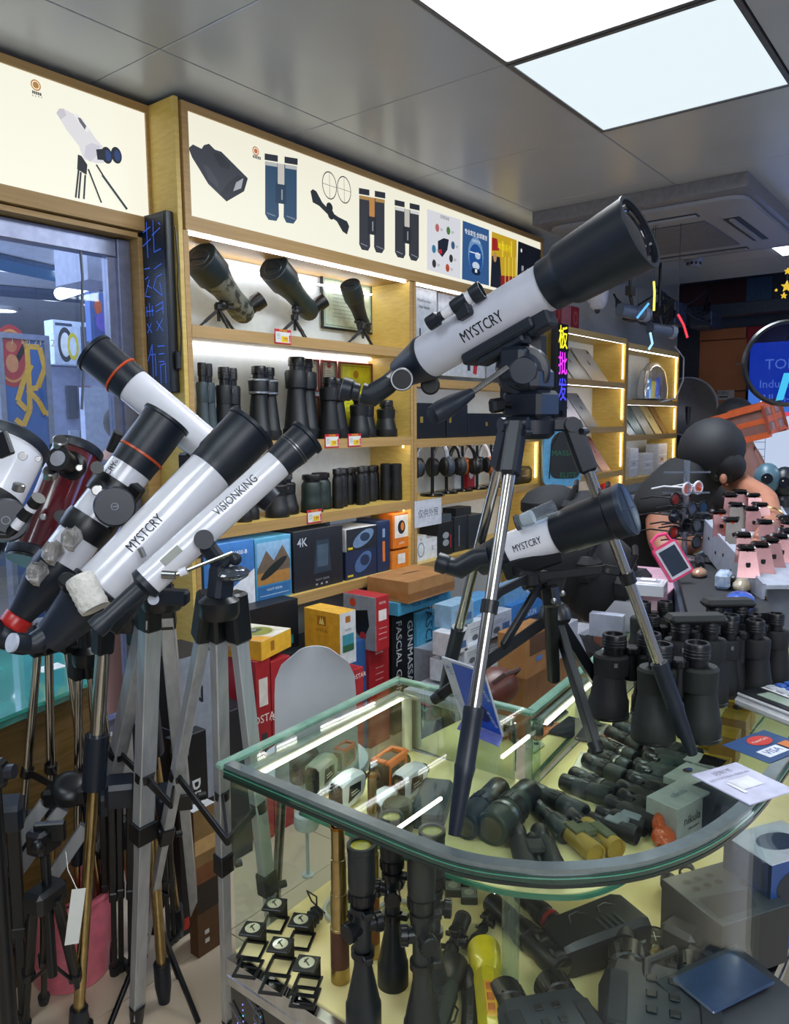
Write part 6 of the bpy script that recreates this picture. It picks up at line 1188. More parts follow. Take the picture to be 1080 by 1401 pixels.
def leg(t, o, hub, foot, r=.011, kind='chrome', split=.62, x=None, wname='leg', sleeve=.12, gold=False):
    hub, foot = V(hub), V(foot); d = foot-hub; b = P(wname, t, CHROME if kind == 'chrome' else ALU, o)
    if kind == 'chrome':
        b.rod(hub+d*.06, hub+d*split, r, n=20); lg = b.end()
        b = P('leg_sleeve', lg, TB, o); L = d.length; F = frame(hub, d)
        if gold:
            e = split+sleeve; b.lathe([(0, L*(split-.01)), (r*1.6, L*(split-.01)), (r*1.6, L*e), (0, L*e)], 20, F); b.end(); b = P('lower_leg', lg, GOLDM, o); b.lathe([(0, L*e), (r*.8, L*e), (r*.8, L*.9), (0, L*.9)], 16, F); b.end()
            b = P('foot', lg, TB, o); b.lathe([(0, L*.89), (r*1.3, L*.89), (r*1.3, L*.95), (r*.9, L), (0, L)], 16, F); b.end(); return
        b.lathe([(0, L*(split-.01)), (r*1.55, L*(split-.01)), (r*1.6, L*split+.004), (r*1.5, L*split+.012), (r*1.5, L*(split+sleeve)), (r*1.62, L*(split+sleeve)+.004), (r*1.4, L*(split+sleeve)+.02), (r*1.1, L*.97), (r*.9, L), (0, L)], 20, F); b.end()
    else:
        b.bar(hub+d*.04, hub+d*split, r*2.6, r*2.0, x, .002); lg = b.end()
        b = P('lower_leg', lg, ALU, o); b.bar(hub+d*(split-.02), hub+d*.98, r*2.0, r*1.5, x, .001); b.end()
        b = P('leg_lock', lg, BLACK, o); b.bar(hub+d*(split-.035), hub+d*(split+.01), r*3.3, r*2.8, x, .003); b.rod(hub+d*split+V(r*2, -r, 0), hub+d*split+V(r*3.2, -r*1.5, 0), r*.7); b.end()
        b = P('foot', lg, BLACK, o); b.rod(hub+d*.95, foot, r*1.3, r*1.0, 12); b.end()
# ------------------------------------------------------------------ the big telescope standing on the counter
HUB = V(1.31, .70, 1.60); F1, F2, F3 = V(.962, .64, ZT+.001), V(1.492, .436, ZT+.001), V(1.475, 1.015, ZT+.001)
t = thing('tripod', 'tall chrome-legged tripod standing on the counter glass under the big white telescope', 'tripod', T(1.31, .70, ZT)); o = T(-1.31, -.70, -ZT)
b = P('hub', t, NAVYB, o); b.lathe([(0, 1.565), (.035, 1.565), (.045, 1.575), (.045, 1.60), (.035, 1.61), (0, 1.61)], 20, T(1.31, .70, 0))
tops = []
for f, ln in ((F1, .075), (F2, .075), (F3, .075)):
    d = V(f.x-1.31, f.y-.70, 0).normalized(); q = V(1.31, .70, 1.592)+d*ln; tops.append(q); b.bar(V(1.31, .70, 1.592), q, .026, .022, (0, 0, 1), .004); b.rod(q-d.cross(V(0, 0, 1))*.02, q+d.cross(V(0, 0, 1))*.02, .014, n=16)
b.end()
for q, f in zip(tops, (F1, F2, F3)):
    d = f-q; b = P('leg_clamp', t, NAVYB, o); b.bar(q-d*.01, q+d*.14, .036, .030, None, .006); b.rod(q+d*.02+V(-.01, -.02, 0), q+d*.02+V(.01, -.022, 0), .006); b.end()
    leg(t, o, q+d*.08, f, .0108, 'chrome', .70, sleeve=.13)
    b = P('leg_collar', t, BLACK, o); s = .46 if f is F1 else .44; b.lathe([(.0115, 0), (.015, 0), (.015, .022), (.0115, .022)], 18, frame(q+d*s, d)); c = V(1.31, .70, (q+d*s).z+.03); e = (c-(q+d*s)).normalized(); b.bar(q+d*s+e*.01, q+d*s+e*.045, .018, .012, (0, 0, 1), .003)
    b.rod(q+d*s+e*.03+V(-.012, 0, 0), q+d*s+e*.03+V(.012, 0, 0), .004, mt=STEEL); b.end()
    b = P('spreader_arm', t, BLACK, o); b.bar(q+d*s+e*.04, V(1.31, .70, 1.30), .016, .006, (0, 0, 1), .001); b.end()
b = P('spreader_hub', t, BLACK, o); b.cyl(.02, 1.285, 1.31, 16, T(1.31, .70, 0), bv=.003); b.end()
# mount head
p0 = V(1.31, .70, 1.605)
b = P('mount_base', t, NAVYB, o); b.box(1.268, 1.352, .66, .74, 1.603, 1.655, .008); b.box(1.262, 1.345, .665, .735, 1.65, 1.70, .012); b.end()
kd = -ray(715, 507).normalized(); kd.z *= .2; kd.normalize(); kc = K(716, 508, 1.415)
b = P('mount_yoke', t, NAVYB, o); b.bar(kc-kd*.055+V(0, 0, -.055), kc-kd*.055+V(0, 0, .075), .085, .05, tuple(kd.cross(V(0, 0, 1))), .01); b.lathe([(0, -.08), (.046, -.08), (.05, -.07), (.05, -.012), (.045, 0), (.036, .002), (0, .002)], 30, frame(kc, kd)); b.end()
b = P('altitude_knob', t, mat('#1a2433', .35), o); b.lathe([(0, 0), (.034, 0), (.034, .006), (.026, .010), (.026, .02), (.023, .023), (0, .023)], 28, frame(kc, kd)); b.end()
pa, pb, pc = K(694, 503, 1.39), K(640, 541, 1.36), K(592, 569, 1.33)
b = P('pan_handle', t, CHROME, o); b.rod(pa, pb, .0055); b.end('chrome pan handle rod')
b = P('handle_grip', t, TB, o); L = (pc-pb).length; b.lathe([(0, -.01), (.009, -.01), (.012, .006), (.017, L*.4), (.019, L*.75), (.016, L), (0, L+.006)], 18, fr(pb, pc)); b.end()
b = P('azimuth_knob', t, BLACK, o); q = K(688, 553, 1.42); b.bar(q, K(672, 556, 1.40), .026, .02, None, .005); b.rod(q, K(706, 556, 1.44), .006); b.end()
# tube
A, B_ = K(585, 489, 1.545), K(759, 386, 1.36); ax = (B_-A).normalized(); LT = (B_-A).length; base = V(HUB.x, HUB.y, 1.70)
t = thing('telescope', 'largest white refractor telescope with black hood, on the tripod standing on the counter', 'telescope', T(*base)); o = T(*-base); F = o @ frame(A, ax)
RTB = .0435
b = P('tube', t, mat('#c9cbd8', .3, coat=.3, amt=.03), F); b.lathe([(0, 0), (RTB, 0), (RTB, LT), (0, LT)], 40); b.end()
LS = (K(870, 319, 1.24)-B_).length
b = P('dew_shield', t, TB, F @ T(0, 0, LT)); b.lathe([(RTB*.9, -.012), (RTB+.003, -.012), (RTB+.004, .016), (RTB+.010, .024), (RTB+.012, .03), (.0625, LS-.008), (.064, LS-.004), (.064, LS), (.057, LS), (.053, .03), (0, .03)], 44); ds = b.end()
b = P('objective_lens', ds, LENS, F @ T(0, 0, LT+LS-.010)); b.lathe([(0, 0), (.058, 0), (.056, .004), (.044, .004), (.043, .001), (0, .006)], 36); b.end()
b = P('screws', ds, STEEL, F @ T(0, 0, LT+LS-.006))
for k in range(3): b.ball((.049*math.cos(k*2.1+.3), .049*math.sin(k*2.1+.3), 0), .003, 8)
b.end('three small screws in the rim')
b = P('rear_cell', t, TB, F); b.lathe([(0, .004), (RTB+.002, .004), (RTB+.003, -.004), (RTB+.001, -.010), (.030, -.075), (.020, -.085), (0, -.085)], 36); b.end()
fk = K(550, 519, 1.475); fd = -(ray(550, 519).normalized())
b = P('focus_knob', t, BLACK, o); b.lathe([(0, -.035), (.018, -.035), (.0225, -.02), (.0225, 0), (.020, .004), (0, .004)], 28, frame(fk, fd)); b.use(mat('#b9bcc6', .3)); b.lathe([(.0185, .0042), (.021, .0042), (.0205, .005), (.0188, .005)], 28, frame(fk, fd)); b.end('round focus knob with pale ring')
b = P('focus_knob', t, BLACK, o); fk2 = K(589, 527, 1.60); b.lathe([(0, -.02), (.018, -.02), (.020, 0), (.016, .004), (0, .004)], 24, frame(fk2, fd)); b.end()
e0, e1, e2 = K(530, 527, 1.535), K(509, 541, 1.545), K(480, 534, 1.545)
b = P('star_diagonal', t, TB, o); b.path([F.inverted() and V(o.inverted() @ (F @ V(0, 0, -.08))), e0, e1, (e1*1.2+e2)/2.2], [.019, .020, .023, .021], 20); b.end()
b = P('eyepiece', t, TB, o); b.lathe([(0, 0), (.017, 0), (.018, .012), (.022, .016), (.0235, .034), (.020, .036), (.018, .03), (0, .03)], 24, frame((e1*.8+e2*1.2)/2, (e2-e1))); b.end()
b = P('saddle', t, TB, o); off = V(0, 0, -1); off = (off-ax*off.dot(ax)).normalized(); side = ax.cross(off)
for (s0, s1, dd, w, h) in ((.085, .245, .049, .05, .022), (.11, .215, .064, .036, .018), (.225, .275, .052, .034, .034)):
    b.bar(A+ax*s0+off*dd, A+ax*s1+off*dd, w, h, tuple(side), .004)
b.end()
b = P('bracket', t, TB, o); q = A+ax*.19+off*.07; b.bar(q, q+V(0, 0, -.065), .05, .05, (1, 0, 0), .008); b.end()
def camside(F_, deg=0):   # angle about the tube axis that faces the camera, plus deg
    F_w = o.inverted() @ F_; d = F_w.inverted().to_3x3() @ (EYE-F_w.translation); return math.degrees(math.atan2(d.y, d.x))+deg
letter(t, F, 'MYSTCRY', LT*.52, RTB, .030, camside(F, 4), sx=.72, rev=True)
# finder scope
fa, fb_ = K(586, 444, 1.46), K(660, 396, 1.41); FF = o @ fr(fa, fb_); L = (fb_-fa).length
b = P('finder_scope', t, TB, FF); b.lathe([(0, 0), (.013, 0), (.014, .004), (.014, .022), (.009, .026), (.009, .034), (0, .034)], 20); b.use(TW); b.lathe([(0, .034), (.009, .034), (.011, .06), (0, .06)], 20)
b.use(TB); b.lathe([(0, .056), (.0135, .056), (.0145, .062), (.0145, .088), (0, .088)], 20); b.use(TW); b.lathe([(0, .088), (.0125, .088), (.0128, .098), (0, .098)], 20); b.use(TB); b.lathe([(0, .098), (.0155, .098), (.0175, L-.004), (.0175, L), (.015, L), (.014, L-.01), (0, L-.01)], 22); b.end('small black and white finder scope')
b = P('finder_bracket', t, TB, o); q = fa+(fb_-fa)*.62; b.bar(q, q+off*.03, .03, .02, tuple(ax), .003); b.end()
# ------------------------------------------------------------------ second telescope on table tripod
A, B_ = K(700, 753, 1.575), K(770, 728, 1.515); C_ = K(860, 699, 1.45); t2m = V(1.50, .74, 1.22)
t = thing('telescope', 'short white and black telescope on a low black tripod, behind the big tripod legs', 'telescope', T(*t2m)); o = T(*-t2m); ax = (B_-A).normalized(); F = o @ frame(A, ax); LT = (B_-A).length; LS = (C_-B_).length
b = P('tube', t, TW, F); b.lathe([(0, 0), (.0385, 0), (.0385, LT), (0, LT)], 36); b.end()
b = P('dew_shield', t, mat('#0f1420', .4), F @ T(0, 0, LT)); b.lathe([(0, -.01), (.0415, -.01), (.042, .014), (.044, .02), (.046, LS*.75), (.050, LS*.78), (.050, LS), (0, LS)], 40); b.end()
b = P('lens_cap', t, mat('#2a3648', .35), F @ T(0, 0, LT+LS)); b.lathe([(.05, -.006), (.0515, -.006), (.0515, .003), (.049, .005), (.045, .003), (0, .003)], 36); b.box(-.043, .043, -.001, .001, .003, .005); b.box(-.001, .001, -.043, .043, .003, .005); b.end('ribbed dust cap')
b = P('rear_cell', t, TB, F); b.lathe([(0, .004), (.041, .004), (.041, -.01), (.03, -.075), (.02, -.08), (0, -.08)], 30); b.end()
e0, e1, e2 = K(652, 763, 1.58), K(628, 778, 1.59), K(603, 770, 1.60)
b = P('star_diagonal', t, TB, o); b.path([K(668, 760, 1.575), e0, e1, (e1+e2)/2], [.019, .02, .022, .019], 18); b.end()
b = P('eyepiece', t, TB, o); b.lathe([(0, 0), (.016, 0), (.021, .008), (.021, .026), (.017, .028), (0, .026)], 20, frame((e1+e2)/2, e2-e1)); b.end()
letter(t, F, 'MYSTCRY', LT*.45, .0385, .02, camside(F, 0), sx=.72, rev=True)
b = P('finder_scope', t, glass('#d8e2ec', .15, .1), o); b.rod(K(708, 716, 1.52), K(760, 696, 1.49), .015, .018, 20); b.use(PAPER); b.rod(K(715, 713, 1.52), K(730, 707, 1.51), .013, .014, 16); b.use(BLACK); b.rod(K(706, 716, 1.525), K(712, 714, 1.522), .016, n=16); b.end('finder scope wrapped in clear plastic')
b = P('saddle', t, BLACK, o); q = K(735, 765, 1.53); b.bar(K(690, 783, 1.55), K(768, 757, 1.515), .035, .02, None, .004); b.end()
HB2 = V(1.495, .735, 1.22)
t = thing('tripod', 'low black table tripod on the counter under the short telescope', 'tripod', T(1.495, .735, ZT)); o = T(-1.495, -.735, -ZT)
b = P('centre_column', t, BLACK, o); b.rod(K(752, 795, 1.55), V(HB2.x, HB2.y, 1.04), .014, n=14); b.end()
b = P('pan_head', t, BLACK, o); b.bar(K(738, 793, 1.55), K(772, 800, 1.55), .04, .02, (0, 0, 1), .004); b.bar(K(752, 800, 1.54), K(756, 830, 1.54), .03, .03, None, .005); b.rod(K(716, 800, 1.53), K(745, 792, 1.54), .012, n=16); b.bar(K(740, 798, 1.53), K(688, 885, 1.42), .018, .010, None, .002); b.end()
for q in ((716, 798, 1.5), (770, 812, 1.5), (758, 822, 1.49)): b = P('knob', t, STEEL, o); b.ball(tuple(K(*q)), .006, 10); b.end()
b = P('hub', t, BLACK, o); b.lathe([(0, 0), (.032, 0), (.036, .01), (.03, .03), (.018, .04), (0, .04)], 20, T(HB2.x, HB2.y, 1.17)); b.end()
for f in (V(1.385, .585, ZT+.001), V(1.64, .66, ZT+.001), V(1.43, 1.01, ZT+.001)):
    h = V(HB2.x, HB2.y, 1.185); d = f-h; b = P('leg', t, BLACK, o); b.bar(h+d*.04, h+d*.98, .024, .018, None, .002); b.end()
    b = P('foot', t, RUB, o); b.rod(h+d*.93, f, .015, .012, 12); b.end()

# ------------------------------------------------------------------ the row of telescopes on the left
def refractor(lab, a, b_, c, r, rs, depth, ring=None, fw=.02, e=None, name_txt=None, tsz=.03, taper=.012, mtb=TW, text_at=.6, txt_deg=0, rearL=.16, hb=None, cap=None, base=None):
    # a: rear end of white tube, b_: front of white tube, c: mouth of hood (pixel, pixel, depth)
    global o
    A, B_, C_ = K(*a), K(*b_), K(*c); base = base or (A+B_)/2; t = thing('telescope', lab, 'telescope', T(*base)); o = T(*-base); ax = (B_-A).normalized(); F = o @ frame(A, ax); LT = (B_-A).length; LS = (C_-B_).length
    b = P('tube', t, mtb, F); b.lathe([(0, 0), (r, 0), (r, LT), (0, LT)], 40); b.end()
    b = P('dew_shield', t, TB, F @ T(0, 0, LT)); b.lathe([(0, -.01), (r+.002, -.01), (r+.003, .014), (rs-.004, .022), (rs-.003, LS-.010), (rs+.001, LS-.008), (rs+.001, LS), (rs-.004, LS), (rs-.006, .03), (0, .03)], 44); ds = b.end()
    if ring: b = P('accent_ring', ds, ring, F @ T(0, 0, LT)); b.lathe([(rs-.004, .026), (rs-.0005, .027), (rs-.0005, .032), (rs-.004, .033)], 44); b.end('orange ring round the hood')
    b = P('objective_lens', ds, LENS, F @ T(0, 0, LT+LS*.6)); b.lathe([(0, .004), (rs-.008, 0), (rs-.007, -.002), (0, -.002)], 32); b.end()
    return t, F, A, ax, LT, LS
# back telescope pointing up left
t, F, A, ax, LT, LS = refractor('white refractor pointing up to the left behind the others, with black orange-ringed hood', (335, 655, 1.95), (178, 524, 1.93), (126, 481, 1.92), .046, .053, 0, ORING)
b = P('rear_cell', t, TB, F); b.lathe([(0, 0), (.047, 0), (.03, -.09), (0, -.09)], 28); b.end()
b = P('mount_arm', t, BLACK, o); b.bar(A+ax*.18-V(0, 0, .05), A+ax*.18-V(0, 0, .32), .05, .04, None, .006); b.end()
# refractor on alt-az mount with big disc and orange ring
t, F, A, ax, LT, LS = refractor('white telescope with orange-ringed hood, tube rings and a big round black mount disc', (82, 770, 1.74), (182, 636, 1.80), (226, 572, 1.84), .050, .058, 0, ORING)
for z in (.26, .63): clamp_ring(t, F, LT*z, .050, .05)
b = P('rear_cell', t, TB, F); b.lathe([(0, .003), (.053, .003), (.054, -.02), (.050, -.05), (.034, -.11), (.028, -.14), (0, -.14)], 36); b.end()
e = o.inverted() @ (F @ V(0, 0, -.14)); up = V(-.8, .2, -.05).normalized()
b = P('red_ring', t, mat('#b51f1c', .3), F); b.lathe([(0, -.14), (.030, -.14), (.032, -.143), (.032, -.165), (.028, -.17), (0, -.17)], 28); b.end('red collar before the diagonal')
b = P('star_diagonal', t, TB, o); q = e-ax*.05; b.ball(tuple(q), .033, 16); b.rod(q, q+V(-.028, .005, .02), .026, n=20); b.use(mat('#c0c4d2', .4)); b.cyl(.022, .036, .042, 20, frame(q, V(-.028, .005, .02))); b.end()
letter(t, F, 'MYSTCRY', LT*.78, .050, .024, camside(F, -42), sx=.75, rev=True); letter(t, F, 'Pro Max', LT*.96, .050, .016, camside(F, -42), sx=.9, rev=True, nm='model_lettering')
fd = -(ray(157, 693).normalized()); fk = K(157, 693, 1.66)
b = P('mount_disc', t, mat('#131a26', .35), o); b.lathe([(0, -.05), (.036, -.05), (.044, -.04), (.044, -.008), (.040, 0), (0, 0)], 34, frame(fk, fd)); b.use(mat('#8e96a6', .4)); b.lathe([(.0065, .0002), (.008, .0002), (.0078, .0012), (.0067, .0012)], 20, frame(fk, fd)); b.box(-.0008, .0008, -.005, .005, .0002, .001, 0, frame(fk, fd)); b.end('round mount disc with a small circle emblem')
for q in ((133, 640, 1.70), (83, 706, 1.76)):
    b = P('ring_clamp', t, BLACK, o); c = K(*q); b.rod(c-fd*.02, c+fd*.012, .014, n=18); b.end()
    b = P('clamp_screw', t, STEEL, o); b.cyl(.008, .0, .018, 14, frame(c-(ax*.0)+V(-.03, .02, 0), fd), bv=.002); b.end('chrome clamp screw')
b = P('clamp_screw', t, STEEL, o); b.cyl(.012, 0, .02, 18, frame(K(133, 671, 1.69), fd), bv=.002); b.end('knurled chrome screw')
b = P('finder_scope', t, BLACK, o); b.rod(K(150, 617, 1.70), K(162, 592, 1.69), .009, .012, 16); b.end()
b = P('bagged_eyepieces', t, mat('#c8c4be', .25, kind='crinkle', coat=.6, h2='#8a8680'), o)
for q in ((51, 785), (72, 757), (98, 738)): c = K(q[0], q[1], 1.66); b.loft([[tuple(c+V(r_*math.cos(a*.9)+.004*math.sin(a*3), r_*math.sin(a)*.7, z+.005*math.cos(a*2))) for a in [k*PI/4 for k in range(8)]] for r_, z in ((.012, -.022), (.027, -.008), (.024, .010), (.010, .024))])
b.end('eyepieces wrapped in crinkled clear plastic')
b = P('dovetail', t, BLACK, o); b.bar(K(95, 800, 1.80), K(190, 665, 1.74), .03, .03, None, .004); b.end()
# large MYSTCRY refractor
t, F, A, ax, LT, LS = refractor('long white refractor with faded black brand lettering and big black hood, mid left', (122, 818, 1.60), (292, 640, 1.71), (347, 590, 1.76), .052, .062, 0)
b = P('rear_cell', t, TB, F); b.lathe([(0, .003), (.054, .003), (.055, -.016), (.050, -.03), (.036, -.10), (.030, -.12), (0, -.12)], 36); b.end()
e = o.inverted() @ (F @ V(0, 0, -.12)); q = K(50, 880, 1.55)
b = P('star_diagonal', t, TB, o); b.path([e, K(62, 866, 1.555), q, K(38, 882, 1.54)], [.022, .022, .024, .020], 20); b.end()
b = P('eyepiece', t, TB, o); b.lathe([(0, 0), (.020, 0), (.022, .01), (.021, .03), (0, .03)], 20, frame(K(38, 882, 1.54), K(22, 880, 1.52)-K(38, 882, 1.54))); b.use(mat('#c6cad8', .4)); b.cyl(.019, .03, .036, 20, frame(K(38, 882, 1.54), K(22, 880, 1.52)-K(38, 882, 1.54))); b.end('eyepiece with pale cap')
fk = K(92, 793, 1.52); fd = -(ray(92, 793).normalized())
b = P('focus_knob', t, BLACK, o); b.lathe([(0, -.03), (.014, -.03), (.017, 0), (.013, .003), (0, .003)], 24, frame(fk, fd+V(0, 0, .6))); b.end()
b = P('wrapped_roll', t, mat('#d8d4cc', .6, kind='crinkle'), o); qa, qb = K(108, 790, 1.52), K(131, 834, 1.51); b.lathe([(0, 0), (.026, 0), (.0285, .004)]+[(.0285+.0012*(k % 2), .006+.006*k) for k in range(10)]+[(.027, .072), (0, .072)], 26, fr(qa, qb)); b.end('ribbed white foam-wrapped roll')
letter(t, F, 'MYSTCRY', LT*.45, .052, .030, camside(F, -10), sx=.72, rev=True)
for z in (.02,): clamp_ring(t, F, z, .053, .012)
b = P('silver_bolt', t, STEEL, o); b.cyl(.006, 0, .02, 12, frame(K(197, 762, 1.56), V(-.3, .2, 1))); b.end()
# thin VISIONKING
t, F, A, ax, LT, LS = refractor('slim white telescope with black lettering and silver-banded black objective, lowest of the left group', (203, 795, 1.50), (385, 630, 1.59), (422, 600, 1.62), .0315, .040, 0, mtb=TW)
b = P('chrome_bands', t, STEEL, F @ T(0, 0, LT))
for z in (.030, .036): b.lathe([(.036, z), (.0378, z+.0004), (.0378, z+.0016), (.036, z+.002)], 36)
b.end('two fine silver bands')
b = P('rear_tube', t, TB, F); b.lathe([(0, 0), (.033, 0), (.033, -.012), (.018, -.02), (.017, -.10), (.021, -.11), (.021, -.13), (0, -.13)], 28); b.end()
b = P('focuser_rail', t, GLOSSB, o); b.bar(K(200, 802, 1.51), K(152, 862, 1.50), .03, .028, None, .003); b.use(STEEL); b.bar(K(195, 800, 1.50), K(172, 826, 1.492), .001, .030, None); b.end('shiny black focuser with silver lines')
letter(t, F, 'VISIONKING', LT*.66, .0315, .026, camside(F, -18), sx=.75, rev=True)
b = P('info_label', t, mat('#9a9c94', .5), F @ T(0, 0, LT*.18) @ RZ(camside(F, -12)) @ T(.0314, 0, 0)); b.box(-.003, .0006, -.008, .008, -.022, .022); b.end('silver specification label')
for q in ((233, 800), (270, 790)):
    pass
b = P('slow_motion_rod', t, CHROME, o); b.rod(K(232, 790, 1.46), K(318, 756, 1.47), .0035, n=10); b.use(TW); b.rod(K(246, 784, 1.459), K(256, 780, 1.46), .008, n=12); b.use(STEEL); b.rod(K(222, 786, 1.46), K(240, 787, 1.46), .008, n=12); b.end('thin silver adjusting rod')
b = P('side_disc', t, TB, o); b.cyl(.019, 0, .012, 24, frame(K(279, 738, 1.50), -(ray(279, 738).normalized()))); b.end()
b = P('fork_mount', t, TB, o); b.bar(K(278, 740, 1.52), K(308, 780, 1.52), .03, .03, None, .006); b.bar(K(306, 770, 1.52), K(300, 822, 1.52), .045, .04, None, .008); b.rod(K(318, 760, 1.50), K(306, 775, 1.5), .008); b.ball(tuple(K(322, 765, 1.50)), .013, 10); b.end()
b = P('smoked_cover', t, glass('#7c8694', .2, .2), o); b.ball(tuple(K(320, 785, 1.50)), .03, 12, sc=(1.2, .8, .5)); b.end('smoked plastic eyepiece tray')
b = P('saddle_block', t, TB, o); b.bar(K(205, 815, 1.56), K(258, 818, 1.56), .03, .036, (0, 0, 1), .005); b.end()
b = P('side_knob', t, mat('#b4bac8', .4), o); b.cyl(.011, 0, .006, 20, frame(K(210, 820, 1.52), -(ray(210, 820).normalized()))); b.end('pale round knob')
# maroon reflector
def reflector(lab, a, c, r, mt, y=None, rim=TB):
    global o
    A, C_ = K(*a), K(*c); base = (A+C_)/2; t = thing('telescope', lab, 'telescope', T(*base)); o = T(*-base); F = o @ fr(A, C_); L = (C_-A).length
    b = P('tube', t, mt, F); b.lathe([(0, 0), (r, 0), (r, L), (r-.003, L), (r-.003, .01), (0, .01)], 44); b.end()
    b = P('end_cap', t, BLACK, F); b.cyl(r+.001, -.012, -.004, 32); b.end()
    for z in (0, L-.02): b = P('tube_rim', t, rim, F); b.lathe([(r-.004, z-.004), (r+.004, z-.004), (r+.006, z+.004), (r+.006, z+.018), (r+.001, z+.022), (r-.004, z+.022)], 44); b.end()
    return t, F, L
t, F, L = reflector('dark red reflector telescope with chrome focuser, behind the orange-ringed one', (46, 765, 1.93), (107, 612, 2.06), .062, mat('#5a1a20', .18, coat=.6))
fd = (-(ray(80, 640).normalized())+V(-.4, .35, .3)).normalized(); q = K(92, 634, 1.88)
b = P('focuser', t, BLACK, o); b.lathe([(0, -.03), (.035, -.03), (.035, -.012), (.026, -.01), (.026, .03), (.03, .032), (.03, .042), (0, .042)], 26, frame(q, fd)); b.use(mat('#9a9aa2', .3)); b.cyl(.019, .042, .044, 20, frame(q, fd)); b.end()
for px in ((82, 610), (68, 652)): b = P('focus_knob', t, STEEL, o); b.cyl(.018, 0, .022, 20, frame(K(px[0], px[1], 1.86), fd+V(.5, -.3, .6)), bv=.003); b.end('knurled chrome focus knob')
# white reflector, left edge
t, F, L = reflector('fat white reflector telescope cut by the left edge of the photo', (-50, 735, 1.60), (18, 602, 1.72), .075, TW)
clamp_ring(t, F, L*.25, .075, .04)
for px, d in (((31, 624), 1.53), ((52, 628), 1.55)): b = P('screw', t, STEEL, o); b.cyl(.006 if px[0] > 50 else .009, 0, .01, 14, frame(K(px[0], px[1], d), -(ray(*px).normalized())), bv=.001); b.end()
b = P('finder_plate', t, BLACK, o); b.bar(K(-5, 612, 1.54), K(14, 604, 1.53), .05, .012, None, .003); b.end()
q = K(8, 712, 1.55); fd = -(ray(8, 712).normalized())
b = P('mount_disc', t, mat('#131a26', .35), o); b.lathe([(0, -.05), (.04, -.05), (.045, -.01), (.041, 0), (0, 0)], 32, frame(q, fd)); b.use(mat('#8e96a6', .4)); b.lathe([(.007, .0002), (.0085, .0002), (.0083, .0012), (.0072, .0012)], 20, frame(q, fd)); b.end('round mount disc with a circle emblem')
b = P('finder_scope', t, BLACK, o); b.rod(K(46, 690, 1.56), K(53, 681, 1.55), .014, n=18); b.use(TW); b.rod(K(40, 698, 1.56), K(46, 690, 1.56), .012, n=18); b.use(BLACK); b.rod(K(30, 710, 1.56), K(40, 698, 1.56), .013, n=18); b.use(TW); b.rod(K(20, 722, 1.56), K(30, 710, 1.56), .010, n=18); b.use(BLACK); b.path([K(20, 722, 1.56), K(10, 732, 1.56), K(-4, 731, 1.55)], .012, 14); b.end('black and white finder scope')
b = P('bracket_screw', t, STEEL, o); b.cyl(.012, 0, .016, 18, frame(K(24, 672, 1.52), V(.2, -.3, 1)), bv=.002); b.end()

# ------------------------------------------------------------------ their tripods
def ftripod(lab, hub, feet, kind='chrome', r=.012, split=.5, hubr=.04, sleeve=.08, spreader=None):
    hub = V(hub); t = thing('tripod', lab, 'tripod', T(hub.x, hub.y, 0)); oo = T(-hub.x, -hub.y, 0)
    b = P('hub', t, BLACK, oo); b.lathe([(0, -.02), (hubr, -.02), (hubr*1.15, -.01), (hubr*1.15, .015), (hubr*.6, .03), (hubr*.5, .08), (0, .08)], 22, T(*hub)); 
    qs = []
    for f in feet:
        d = V(f[0]-hub.x, f[1]-hub.y, 0).normalized(); q = hub+d*(hubr+.02); qs.append(q); b.bar(hub, q, .04, .035, (0, 0, 1), .005); b.bar(q+V(0, 0, .02), q+(V(f)-q)*.07, .045, .04, None, .006)
    b.end()
    mids = []
    for q, f in zip(qs, feet): leg(t, oo, q, V(f), r, kind, split, sleeve=sleeve, gold=kind == 'chrome'); mids.append(q+(V(f)-q)*.38)
    if spreader:
        c = V(hub.x, hub.y, sum(m.z for m in mids)/3-.02)
        for m in mids: b = P('spreader_arm', t, BLACK, oo); b.bar(m, c, .02, .006, (0, 0, 1), .001); b.lathe([(r*.9, -.012), (r*1.45, -.012), (r*1.45, .012), (r*.9, .012)], 16, frame(m, m-hub)); b.end()
    return t
Zf = lambda x, y: Z(x, y, .001)
h = K(300, 832, 1.53)
ftripod('silver square-legged tripod under the slim white telescope, right one of the aluminium pair', h, [Zf(312, 1418), K(386, 1090, 1.72)-V(0, 0, K(386, 1090, 1.72).z-.001)+V(.05, .05, 0), Zf(196, 1345)+V(.03, .06, 0)], 'alu', .012, .55, .035, spreader=True)
h = K(222, 822, 1.72)
ftripod('silver square-legged tripod with black locks, left one of the aluminium pair', h, [Zf(187, 1400), Zf(270, 1285), Zf(120, 1290)+V(0, .05, 0)], 'alu', .0165, .52, .04, spreader=True)
h = K(178, 850, 1.86)
ftripod('chrome tube tripod with long black sleeves and brass lower legs under the lettered refractor', h, [Zf(104, 1440), Zf(225, 1370), Zf(245, 1280)], 'chrome', .0175, .26, .04, .11)
h = K(74, 862, 1.97)
ftripod('chrome tube tripod beneath the orange-ringed telescope at the left', h, [Zf(150, 1322), Zf(12, 1345), Zf(75, 1332)], 'chrome', .0115, .5, .035, .10, True)
h = K(118, 900, 2.0)
ftripod('dull chrome tripod standing furthest back beside the pink bucket', h, [Zf(105, 1332), Zf(190, 1292), Zf(155, 1315)], 'chrome', .0105, .55, .03, .08)
